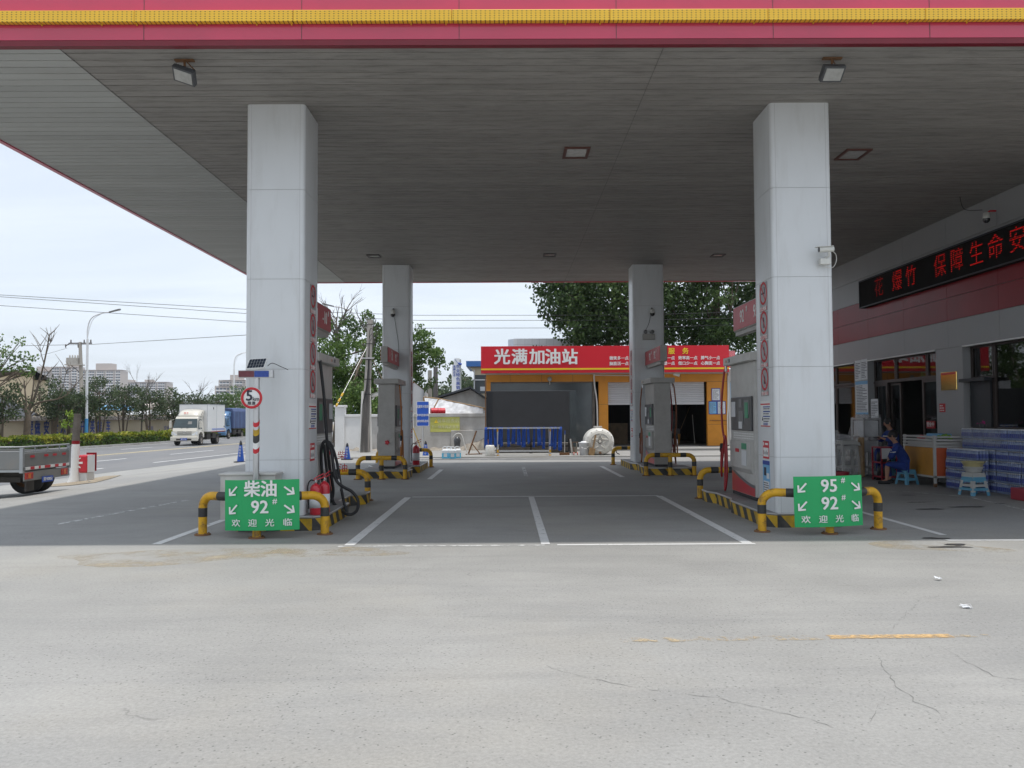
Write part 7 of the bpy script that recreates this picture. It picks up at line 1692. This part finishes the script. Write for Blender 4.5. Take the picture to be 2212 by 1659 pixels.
for i, (px, sd, top, lab) in enumerate(((308, 51, 2.1, 'bare twiggy tree standing well right of the near street lamp'), (425, 52, 2.0, 'faint bare tree sticking up behind the white lorry box'), (140, 53, 2.0, 'thin bare tree left of the transformer pole'))):
    x0 = -32.3; f = (px - 1097) / 1800; y = (x0 - RS * 50) / (f - RS); x = rx(x0, y); bare_tree(lab, (x, y, -.43), [(x, y, -.43), (x, y, 1), (x + .1, y, 2.4), (x, y, 3.2)], sd, .08, .45, 7, 3, group='bare trees by the roadside wall', top=top * .62)
cl = [(GY(px, py, 50) + Vector((rnd.gauss(0, .3), rnd.gauss(0, .5), rnd.gauss(0, .2))), rnd.uniform(.3, .6)) for px, py in ((5, 755), (20, 750), (35, 765), (50, 775), (15, 775), (0, 795), (-20, 770), (-40, 760), (-60, 800), (40, 790), (60, 788), (10, 740), (-10, 800), (-35, 790), (25, 800), (-60, 760), (-80, 790), (55, 797)) for _ in range(2)]
tree('roadside_tree', 'spreading green branches of a taller tree reaching in from the left edge', 'tree', (-33, 50, -.43), [(GY(-70, 960, 50)), GY(-70, 880, 50), GY(-60, 820, 50)], cl, 'leaf_locust', .17, 150, 61, .2, limbs=14)
# stump with shoots near the forecourt
st = GZ(161, 1040, -.25)
t = thing('tree_stump', 'sawn-off trunk with whitewashed foot, red ring and yellow green shoots', 'tree', (st.x, st.y, zg(st.x))); 
b = MB(); b.tube([(st.x - .03, st.y, -.30), (st.x, st.y, -.05), (st.x + .02, st.y, .95), (st.x + .06, st.y, 1.72)], [.17, .11, .105, .10], 14); b.build('trunk', 'bark_grey', t, W=True)
b = MB(); b.tube([(st.x - .032, st.y, -.305), (st.x, st.y, -.05), (st.x + .02, st.y, .84)], [.174, .115, .110], 14, caps=False); b.build('whitewash', 'stucco_white', t, W=True)
b = MB(); b.tube([(st.x + .02, st.y, .84), (st.x + .021, st.y, .94)], .111, 14, caps=False); b.build('red_ring', 'wall_red', t, W=True)
cl = [(GY(px, py, st.y) + Vector((0, rnd.gauss(0, .1), 0)), r) for px, py, r in ((150, 905, .14), (145, 918, .12), (138, 912, .10), (155, 892, .12), (148, 895, .10), (152, 920, .10), (140, 922, .08))]
V, Fc = leaf_cloud(cl, .06, random.Random(5), 2600, .9); b = MB(); b.add(V, Fc); b.build('shoots', 'leaf_fresh', t, W=True)
# red sign box
q0 = GZ(168, 1040, -.25); t = thing('roadside_sign_box', 'red and white sign box with white arrow bars on a concrete foot', 'sign', (q0.x, q0.y, zg(q0.x))); y = q0.y
a = GY(168, 980, y); c = GY(187, 1018, y); z0 = zg(a.x)
b = MB(); b.prism([(a.x, y), (c.x, y), (c.x, y + .5), (a.x, y + .5)], c.z - .05, a.z - .04); b.build('red_box', 'ext_red', t, W=True, bevel=.05)
b = MB(); b.box(c.x + .002, c.x + .012, y + .04, y + .46, c.z - .04, a.z - .05); b.box(a.x + .01, c.x - .02, y + .04, y + .5, z0 - .05, c.z - .052); b.build('white_panel', 'white_panel', t, W=True)
b = MB(); b.box(a.x, c.x + .03, y + .502, y + .53, c.z - .02, a.z + .01); b.build('back_board', 'wall_red', t, W=True)
b = MB(); zc = (a.z + c.z) / 2 - .01; b.box(a.x + .0, a.x + .15, y - .012, y - .001, zc - .03, zc + .03)
for s in (-1, 1): b.prism([(a.x, zc + s * .10 - .02), (a.x + .09, zc + s * .14 - .02), (a.x + .09, zc + s * .14 + .015), (a.x, zc + s * .08 + .02)], .001, .012, 0, Matrix(((1, 0, 0, 0), (0, 0, -1, y), (0, 1, 0, 0), (0, 0, 0, 1))))
b.build('white_bars', 'letter_white', t, W=True)

# ------------------------------------------------------------------ lorries
def wheel(parent, x, y, r, w, side, name='wheel', dual=False):
    M = Matrix.Translation((x, y, r)) @ Matrix.Rotation(rad(90), 4, 'Y')
    b = MB(); b.lathe([(r * .62, -w / 2), (r * .93, -w / 2), (r, -w * .35), (r, w * .35), (r * .93, w / 2), (r * .62, w / 2)], n=26, M=M); b.lathe([(.001, -w * .2), (r * .62, -w * .2)], n=26, M=M); o = b.build(name, 'tyre', parent)
    b = MB(); s = side; b.lathe([(r * .60, s * w * .5), (r * .56, s * w * .30), (r * .30, s * w * .22), (r * .22, s * w * .42), (.001, s * w * .44)], n=22, M=M)
    for k in range(6): a = k * 1.047; b.cyl(M @ Vector((r * .4 * math.cos(a), r * .4 * math.sin(a), s * w * .2)), M @ Vector((r * .4 * math.cos(a), r * .4 * math.sin(a), s * w * .34)), .018, n=6)
    b.build('rim', 'rim', o)
def lorry(loc, lab, cabm, boxm, canvas=False, plate='冀F·6P2R', box_top=3.0, rz=0, spoiler=True):
    """front faces -Y, origin on the ground under the front bumper centre"""
    t = thing('box_lorry', lab, 'lorry', loc, None, rz); W2 = .90
    prof = [(0.02, .42), (0.0, .62), (.03, 1.05), (.10, 1.22), (.42, 1.98), (.52, 2.10), (1.45, 2.14), (1.50, 2.05), (1.52, .60), (1.30, .55), (1.22, .80), (.98, .95), (.70, .95), (.46, .80), (.40, .48), (.30, .42)]
    b = MB(); n = len(prof)
    v = []
    for sx in (-1, 1):
        for y, z in prof: v.append((sx * (W2 - (.10 * max(0, (z - 1.1)) / 1.0) - (.04 if y < .05 else 0)), y, z))
    b.add(v, [tuple(range(n)), tuple(range(2 * n - 1, n - 1, -1))]); b.add([], [])
    for i in range(n): j = (i + 1) % n; b.f.append([i, n + i, n + j, j]); b.mi.append(0); b.sm.append(False)
    b.build('cab', cabm, t, bevel=.03)
    def front(y0, z0, y1, z1, xa, xb, xc, xd, out=.006):      # quad lying on the sloping front
        nrm = Vector((0, -(z1 - z0), (y1 - y0))).normalized() * out
        return [Vector((xa, y0, z0)) + nrm, Vector((xb, y0, z0)) + nrm, Vector((xc, y1, z1)) + nrm, Vector((xd, y1, z1)) + nrm]
    b = MB(); b.quad(*front(.125, 1.28, .405, 1.94, -.88, .88, .80, -.80)); ws = b.build('windscreen', 'car_glass', t)
    b = MB(); b.quad(*front(.24, 1.55, .33, 1.75, .15, .45, .43, .17, .012)); b.build('windscreen_sticker', 'bed_grey', ws)
    b = MB()
    for s in (-1, 1): b.tube([(s * .2 - .1, .10, 1.26), (s * .2 + .25, .14, 1.33)], .008, 4)
    b.build('wiper', 'black_rubber', t)
    for s in (-1, 1):
        xx = s * (W2 - .022); b = MB(); z0, z1 = 1.20, 1.92
        q = [(s * (W2 + .004 - .02), .30, z0), (s * (W2 - .016), 1.10, z0), (s * (W2 - .085), 1.10, z1), (s * (W2 - .085), .55, z1)]
        b.add(q if s < 0 else q[::-1], [(0, 1, 2, 3)]); b.build('side_window', 'car_glass', t)
        b = MB(); b.box(min(s * (W2 + .1), s * (W2 + .28)), max(s * (W2 + .1), s * (W2 + .28)), .18, .26, 1.30, 1.62); b.box(min(s * (W2 + .1), s * (W2 + .26)), max(s * (W2 + .1), s * (W2 + .26)), .18, .25, 1.64, 1.80); b.tube([(s * W2 * .93, .25, 1.9), (s * (W2 + .18), .22, 1.84), (s * (W2 + .18), .22, 1.2), (s * W2, .25, 1.12)], .015, 6); b.build('mirror', cabm, t, bevel=.02)
        b = MB(); b.add([(s * .55, -.006, .74), (s * .93, -.004 + .03, .76), (s * .94, .03, 1.04), (s * .80, .02, .98), (s * .55, -.002, .82)], [(0, 1, 2, 3, 4) if s > 0 else (4, 3, 2, 1, 0)]); b.build('headlight', 'headlight', t, solid=.015)
        b = MB(); b.lathe([(.001, -.03), (.05, -.03), (.055, 0)], n=12, M=Matrix.Translation((s * .72, -.05, .52)) @ Matrix.Rotation(rad(-90), 4, 'X') @ Matrix.Scale(-1, 4, (0, 0, 1))); b.build('fog_light', 'headlight', t)
        b = MB(); b.box(min(s * W2, s * (W2 + .006)), max(s * W2, s * (W2 + .006)), 1.02, 1.14, 1.08, 1.11); b.build('door_handle', 'black_rubber', t)
    b = MB()
    for z in (.80, .90, 1.0): b.box(-.52, .52, -.012 + (z - .8) * .1, .02, z, z + .022)
    b.build('grille', 'chassis', t)
    b = MB(); b.lathe([(.06, 0), (.06, .02), (.09, .02), (.09, 0)], n=20, M=Matrix.Translation((0, -.004, .97)) @ Matrix.Rotation(rad(90), 4, 'X')); b.build('badge_ring', 'steel', t)
    b = MB(); b.box(-.99, .99, -.10, .10, .34, .66); b.build('bumper', cabm, t, bevel=.05); b = MB(); b.box(-.55, .55, -.106, -.10, .40, .52); b.build('bumper_intake', 'chassis', t)
    b = MB(); b.box(-.24, .24, -.122, -.11, .40, .56); pl = b.build('number_plate', 'plate_blue', t); text(plate, .10, 'letter_white', (0, -.125, .48), '-Y', pl, W=False, bold=.01)
    if spoiler:
        b = MB(); v = []
        for f, zz, yy in ((0, 2.12, .62), (.35, 2.22, .66), (.7, 2.5, .95), (1, 2.66, 1.42)):
            for k in range(9): u = (k - 4) / 4; v.append((u * (.86 - .03 * f), yy + .25 * abs(u) ** 3, zz - .10 * abs(u) ** 3 * f))
        b.add(v, [(r * 9 + k, r * 9 + k + 1, (r + 1) * 9 + k + 1, (r + 1) * 9 + k) for r in range(3) for k in range(8)], smooth=True); b.add([(-.86, .87, 2.12), (-.83, 1.55, 2.56), (-.84, 1.5, 2.12), (.86, .87, 2.12), (.83, 1.55, 2.56), (.84, 1.5, 2.12)], [(0, 2, 1), (3, 4, 5)]); b.build('roof_spoiler', cabm, t, solid=.02)
        me = text_mesh('轻卡', .17, .01, .002); me.transform(Matrix.Translation((-.15, .70, 2.36)) @ Matrix.Rotation(rad(52), 4, 'X')); me.materials.clear(); me.materials.append(MATS['ink_red']); o = bpy.data.objects.new('lettering', me); col.objects.link(o); o.parent = t
    bx0, y0, y1, zf = 1.03, 1.68, 5.55, .98
    if canvas:
        pr = [(-bx0, zf), (bx0, zf), (bx0, box_top - .35), (bx0 * .85, box_top - .08), (0, box_top), (-bx0 * .85, box_top - .08), (-bx0, box_top - .35)]; b = MB(); M = Matrix(((1, 0, 0, 0), (0, 0, 1, y0), (0, 1, 0, 0), (0, 0, 0, 1))); b.prism(pr, 0, y1 - y0, 0, M); b.build('canvas_cover', boxm, t, bevel=.04)
        b = MB()
        for k in range(5): y = y0 + .2 + k * .95; b.box(bx0 - .01, bx0 + .015, y, y + .05, zf, box_top - .4); b.box(-bx0 - .015, -bx0 + .01, y, y + .05, zf, box_top - .4)
        b.build('cover_strap', 'truck_blue', t)
    else:
        b = MB(); b.box(-bx0, bx0, y0, y1, zf, box_top); b.build('cargo_box', boxm, t, bevel=.015)
        b = MB()
        for s in (-1, 1):
            for y, w in ((y0, .06), (y0 + .0 + (2.0 if s > 0 else .95), .04), (y1 - .06, .06)): b.box(min(s * bx0, s * (bx0 + .008)), max(s * bx0, s * (bx0 + .008)), y, y + w, zf, box_top)
        b.box(-bx0 - .01, bx0 + .01, y0 - .01, y1 + .01, box_top - .02, box_top + .02); b.build('box_edging', 'sheet_metal', t)
        b = MB()
        for s in (-1, 1):
            for z in (zf + .10, zf + .17): b.box(min(s * bx0, s * (bx0 + .006)), max(s * bx0, s * (bx0 + .006)), y0 + 1, y1 - .1, z, z + .04)
        b.build('blue_stripe', 'blue_sign', t)
        b = MB()
        for s in (-1, 1):
            for k in range(16): b.box(min(s * bx0, s * (bx0 + .008)), max(s * bx0, s * (bx0 + .008)), y0 + .9 + k * .2, y0 + 1.0 + k * .2, zf - .04, zf + .0, 0)
        b.build('red_white_tape', 'ink_red', t)
        b = MB()
        for s in (-1, 1): b.box(min(s * bx0, s * (bx0 + .02)), max(s * bx0, s * (bx0 + .02)), 2.95, 3.05, 2.65, 2.80); b.box(min(s * bx0, s * (bx0 + .02)), max(s * bx0, s * (bx0 + .02)), 5.3, 5.4, 1.25, 1.38)
        b.build('side_marker', 'chassis', t)
    b = MB(); b.box(-.42, .42, .3, y1, .55, .72); b.box(-bx0, bx0, y0, y1, .90, .975); b.box(-.95, .95, 1.9, 2.6, .40, .85); b.box(.45, .98, 3.0, 3.7, .45, .85); b.box(-.98, -.45, 2.8, 3.4, .45, .85); b.box(.97, .99, 2.0, 3.7, .52, .58); b.build('chassis', 'chassis', t)
    for s in (-1, 1): wheel(t, s * .83, .84, .38, .22, s); wheel(t, s * .76, 4.1, .38, .42, s)
    return t
lorry((-23.35, 60.3, -.445), 'white box lorry with a champagne cab driving towards the forecourt', 'truck_champagne', 'truck_white', rz=rad(0))
lorry((-27.35, 78.2, -.445), 'blue canvas-covered lorry following behind the white one', 'truck_blue', 'tarp_blue', canvas=True, plate='冀F·9K31', box_top=2.95, rz=rad(-3))

# flatbed at the left edge
t = thing('flatbed_truck', 'grey drop-side truck tail with red and white tape at the left edge', 'truck', (-10.45, 18.0, zg(-10.6)), None, 0)
# local: rear face looks along +x, body runs to -x; near side at y=0, far side at y=1.95
zb0, zb1 = .62, 1.02
b = MB(); b.box(-3.2, -.03, .0, .035, zb0 - .02, zb1 - .05); b.box(-3.2, -.03, 1.90, 1.935, zb0 - .02, zb1 - .05); b.box(-3.2, 0, .04, 1.9, zb0 - .06, zb0 - .01)
for x in (-.9, -1.8, -2.7): b.box(x, x + .03, -.012, -.001, zb0 - .02, zb1 - .05)
b.build('side_board', 'bed_grey', t)
b = MB(); b.box(-.03, .01, .02, 1.92, zb0 + .04, zb1 - .08); b.build('tailgate', 'bed_grey', t, bevel=.006)
b = MB(); b.box(-3.2, .02, -.01, .04, zb0 - .08, zb0 - .03); b.box(.012, .03, .02, 1.92, zb0 - .04, zb0 + .03); b.tube([(-3.2, .02, zb1 + .05), (0, .02, zb1 + .06), (0, 1.92, zb1 + .06)], .022, 6); b.tube([(-3.2, .02, zb1 - .04), (0, .02, zb1 - .04), (0, 1.92, zb1 - .05)], .014, 6)
for y in (.02, .5, 1.0, 1.5, 1.92): b.cyl((0.0, y, zb1 - .1), (0.0, y, zb1 + .06), .014, n=6)
for x in (-.9, -1.8): b.cyl((x, .02, zb1 - .1), (x, .02, zb1 + .06), .014, n=6)
b.box(-.04, .03, -.02, .05, zb0 - .1, zb1 + .04); b.box(-.04, .03, 1.90, 1.96, zb0 - .1, zb1 + .04); b.build('rail_frame', 'sheet_metal', t)
b = MB(); y = .10; k = 0; random.seed(6)
ws_ = [.17, .16, .16, .08, .16, .24, .18, .16, .17, .15, .15]
for w in ws_: b.box(.031, .036, y, y + w, zb0 - .035, zb0 + .025, k % 2); y += w; k += 1
b.build('reflective_tape', ['letter_white', 'ink_red'], t)
b = MB(); b.box(.0, .03, .05, 1.9, .34, zb0 - .07); b.build('rear_bumper', 'bed_grey', t, bevel=.01)
for y, w in ((.06, .30), (1.52, .26)):
    b = MB(); b.box(.031, .055, y, y + w, .38, .52); lo = b.build('tail_light', 'tail_red', t, bevel=.008); b = MB(); b.box(.056, .06, y + w * .35, y + w * .65, .40, .50); b.build('indicator', 'tail_orange', lo)
b = MB(); b.box(.05, .062, .70, 1.14, .27, .40); pl = b.build('number_plate', 'plate_blue', t)
text('冀F·83052', .085, 'letter_white', (.064, .92, .335), '+X', pl, W=False, bold=.01)
for y in (.3, .85, 1.2, 1.6): b = MB(); b.box(.012, .016, y, y + .16, zb1 - .18, zb1 - .13); b.build('red_mark', 'ink_red', t)
b = MB(); b.box(-3.2, -.1, .35, .5, .42, .55); b.box(-3.2, -.1, 1.4, 1.55, .42, .55); b.box(-.9, -.2, .3, 1.6, .30, .42); b.cyl((-.45, .9, .32), (-.45, 1.5, .32), .10, n=10); b.box(-1.3, -.95, .05, .35, .2, .5); b.box(-.02, .02, .15, .45, .12, .36); b.build('chassis', 'chassis', t)
def wheel_y(parent, x, y, r, w):
    M = Matrix.Translation((x, y, r)) @ Matrix.Rotation(rad(90), 4, 'X')
    b = MB(); b.lathe([(r * .58, -w / 2), (r * .93, -w / 2), (r, -w * .35), (r, w * .35), (r * .93, w / 2), (r * .58, w / 2)], n=28, M=M); o = b.build('wheel', 'tyre', parent)
    b = MB(); b.lathe([(r * .58, w * .5), (r * .55, w * .2), (r * .3, w * .1), (r * .2, w * .3), (.001, w * .32)], n=22, M=M); b.build('rim', 'rust', o)
M = Matrix(((1, 0, 0, 0), (0, 0, 1, .08), (0, 1, 0, 0), (0, 0, 0, 1)))
b = MB(); b.prism([(-4.85, .35), (-3.28, .35), (-3.28, 1.85), (-3.45, 1.92), (-4.35, 1.88), (-4.72, 1.15), (-4.85, 1.0)], 0, 1.75, 0, M); b.build('cab', 'truck_blue', t, bevel=.04)
for y in (.072, 1.822): b = MB(); b.prism([(-4.5, 1.15), (-3.6, 1.15), (-3.6, 1.75), (-4.25, 1.75)], 0, .006, 0, Matrix(((1, 0, 0, 0), (0, 0, 1, y), (0, 1, 0, 0), (0, 0, 0, 1)))); b.build('side_window', 'car_glass', t)
b = MB(); b.quad((-4.71, .2, 1.2), (-4.71, 1.7, 1.2), (-4.38, 1.65, 1.84), (-4.38, .25, 1.84)); b.build('windscreen', 'car_glass', t)
for y in (.15, 1.45): b = MB(); b.box(-4.87, -4.84, y, y + .3, .7, .88); b.build('headlight', 'headlight', t)
b = MB(); b.box(-4.2, -3.0, .4, 1.5, .35, .6); b.build('chassis', 'chassis', t)
wheel_y(t, -4.0, .2, .33, .22); wheel_y(t, -4.0, 1.72, .33, .22)
wheel_y(t, -.42, .95, .36, .24); wheel_y(t, -.42, 1.35, .36, .24); wheel_y(t, -2.4, .35, .33, .22); wheel_y(t, -2.4, 1.55, .33, .22)

# ------------------------------------------------------------------ buildings far beyond the road
def tower(px0, px1, pyt, y, lab, ncol, nrow, seed, bay=True, depth=18, base_z=-.4, pent=()):
    a = GY(px0, pyt, y); c = GY(px1, pyt, y); t = thing('apartment_block', lab, 'apartment block', ((a.x + c.x) / 2, y, base_z), 'apartment blocks far beyond the road')
    W_ = c.x - a.x; H_ = a.z; fl = 3.0; b = MB(); b.box(a.x, c.x, y, y + depth, base_z, H_); cw_ = W_ / ncol
    for k in range(0, ncol, 4): b.box(a.x + k * cw_ - .5, a.x + k * cw_ + .5, y - .8, y, base_z, H_ + .5)
    b.build('wall', 'apartment', t, W=True)
    b = MB(); b.box(a.x - .4, c.x + .4, y - .9, y + depth + .4, H_ + .5, H_ + 1.0)
    for q0, q1, h in pent: x0_, x1_ = a.x + W_ * q0, a.x + W_ * q1; b.box(x0_, x1_, y + 2, y + depth - 2, H_ + 1.0, H_ + 1.0 + h)
    b.build('roof', 'apartment', t, W=True)
    cnt = 0; rest = MB(); rb = MB()
    for r in range(nrow):
        z1 = H_ - .8 - r * fl
        for k in range(ncol):
            if k % 4 == 3 and bay: x0_ = a.x + (k + .30) * cw_; x1_ = x0_ + cw_ * .25
            else: x0_ = a.x + (k + .12) * cw_; x1_ = x0_ + cw_ * .76
            if cnt < 100: m_ = MB(); m_.box(x0_, x1_, y - .06, y + .05, z1 - 1.5, z1); m_.build('window', 'window_far', t, W=True)
            else: rest.box(x0_, x1_, y - .06, y + .05, z1 - 1.5, z1)
            cnt += 1
            if not (k % 4 == 3): rb.box(x0_ - .2, x1_ + .2, y - 1.1, y - .1, z1 - 2.45, z1 - 1.55)
    if rest.f: rest.build('window_rows', 'window_far', t, W=True, kind='stuff')
    rb.build('balcony_rows', 'apartment_white', t, W=True, kind='stuff')
tower(112, 166, 794, 930, 'tall apartment block left of the transformer pole', 10, 16, 1, pent=((.55, .95, 5),))
tower(168, 260, 801, 900, 'tall wide apartment block right of the transformer pole', 18, 16, 2, pent=((.4, .75, 7),))
tower(44, 110, 803, 960, 'tall apartment block farthest left, above the beige building', 12, 16, 3, pent=((.5, .8, 5),))
tower(261, 361, 827, 1050, 'lower long apartment block in the haze, behind the bare tree', 20, 14, 4, pent=((.05, .2, 3), (.5, .62, 3)))
tower(474, 560, 823, 820, 'apartment block beside the farther lamp, above the blue lorry', 12, 13, 5, pent=((.25, .5, 5),))
tower(466, 560, 836, 700, 'broad pale block below the tower above the blue lorry', 12, 10, 6, bay=False)
# nearer buildings beyond the wall
t = thing('beige_building', 'plain beige building with a dark parapet line at the left edge', 'building', (-55, 85, -.4)); y = 85
a = GY(-60, 808, y); c = GY(72, 809.5, y); b = MB(); b.prism([(a.x, y), (c.x, y), (c.x - 9, y + 14), (a.x, y + 14)], -.4, c.z); b.build('wall', 'beige_house', t, W=True)
b = MB(); b.prism([(a.x, y - .3), (c.x + .4, y - .3), (c.x - 8.8, y + 14.2), (a.x, y + 14.2)], c.z, c.z + .35); b.build('parapet', 'chassis', t, W=True)
t = thing('curved_roof_house', 'house with a dark sweeping tiled roof behind the roadside wall', 'house', (-42, 68, -.4)); y = 66
b = MB(); pr = [(-40, 850), (0, 857), (20, 864), (45, 876), (60, 886), (78, 892)]; P_ = [GY(px, py, y) for px, py in pr]; v = []
for p in P_: v += [(p.x, y, p.z), (p.x, y - 3.0, p.z - 1.1), (p.x, y + 4, p.z - 1.2), (p.x, y - 3.0, p.z - 1.3)]
n = len(P_); fs = []
for i in range(n - 1): fs += [(4 * i, 4 * i + 1, 4 * i + 5, 4 * i + 4), (4 * i, 4 * i + 4, 4 * i + 6, 4 * i + 2), (4 * i + 1, 4 * i + 3, 4 * i + 7, 4 * i + 5)]
b.add(v, fs); b.build('roof', 'roof_dark', t, W=True, solid=.12)
b = MB(); b.box(P_[0].x, P_[3].x, y - 2.6, y + 3, -.4, P_[3].z - 1.5); b.build('wall', 'tile_grey', t, W=True)
for i, (p0_, p1_, pt_, y, lab, m_) in enumerate(((115, 158, 888, 88, 'low white roofed shed behind the wall, near the transformer pole', 'metal_white'), (186, 232, 874, 92, 'pale blue shed roof between the roadside trees', 'paper_blue'), (238, 300, 885, 95, 'long white roofed shed between the second and third trees', 'metal_white'), (292, 312, 869, 98, 'small pale gable behind the bare tree', 'apartment'), (330, 384, 884, 100, 'low white shed just left of the white lorry', 'metal_white'))):
    a = GY(p0_, pt_, y); c = GY(p1_, pt_, y); t = thing('low_shed', lab, 'shed', ((a.x + c.x) / 2, y, -.4), 'low sheds behind the roadside wall'); zz = a.z
    b = MB(); b.box(a.x, c.x, y, y + 8, -.4, zz - .5); b.build('wall', 'wall_beige', t, W=True)
    b = MB(); b.add([(a.x - .3, y - .3, zz - .55), (c.x + .3, y - .3, zz - .55), (c.x, y + 4, zz), (a.x, y + 4, zz), (c.x + .3, y + 8.3, zz - .55), (a.x - .3, y + 8.3, zz - .55)], [(0, 1, 2, 3), (3, 2, 4, 5), (0, 3, 5), (1, 4, 2)]); b.build('roof', m_, t, W=True, solid=.1)
# green band of far trees that closes the horizon along the road and behind the site
for nm, lab_, pts, h, sz in (('far_treeline', None, [(-60, 250), (-30, 330), (0, 420), (60, 430), (160, 400)], 9, 1.3), ('far_treeline', None, [(-420, 700), (-300, 760), (-150, 800), (-40, 820)], 14, 2.6)):
    rd = random.Random(len(pts)); cl = []
    for i in range(len(pts) - 1):
        for k in range(26): f = (k + rd.random()) / 26; x = pts[i][0] + (pts[i + 1][0] - pts[i][0]) * f; y = pts[i][1] + (pts[i + 1][1] - pts[i][1]) * f; cl.append((Vector((x, y + rd.uniform(-6, 6), h * .45 * rd.uniform(.5, 1.2))), h * .42 * rd.uniform(.6, 1.1)))
    V, Fc = leaf_cloud(cl, sz, rd, 9 if sz < 2 else 3.2, .8); b = MB(); b.add(V, Fc); tag(b.build(nm, 'leaf_dark', kind='stuff'), 'hazy line of far trees on the horizon', 'treeline')
# haze
b = MB(); b.box(-1300, 700, -60, 1250, -1.6, 82)
hz = b.build('haze', 'concrete', kind='stuff'); m = bpy.data.materials.new('haze_air'); m.use_nodes = True; n = m.node_tree; n.nodes.clear(); o = n.nodes.new('ShaderNodeOutputMaterial'); v_ = n.nodes.new('ShaderNodeVolumePrincipled')
v_.inputs['Color'].default_value = (.86, .92, 1, 1); v_.inputs['Density'].default_value = .0002; v_.inputs['Anisotropy'].default_value = .2; n.links.new(v_.outputs[0], o.inputs['Volume'])
hz.data.materials.clear(); hz.data.materials.append(m); hz['label'] = 'thin pale haze in the air over the whole place'; hz['category'] = 'haze'
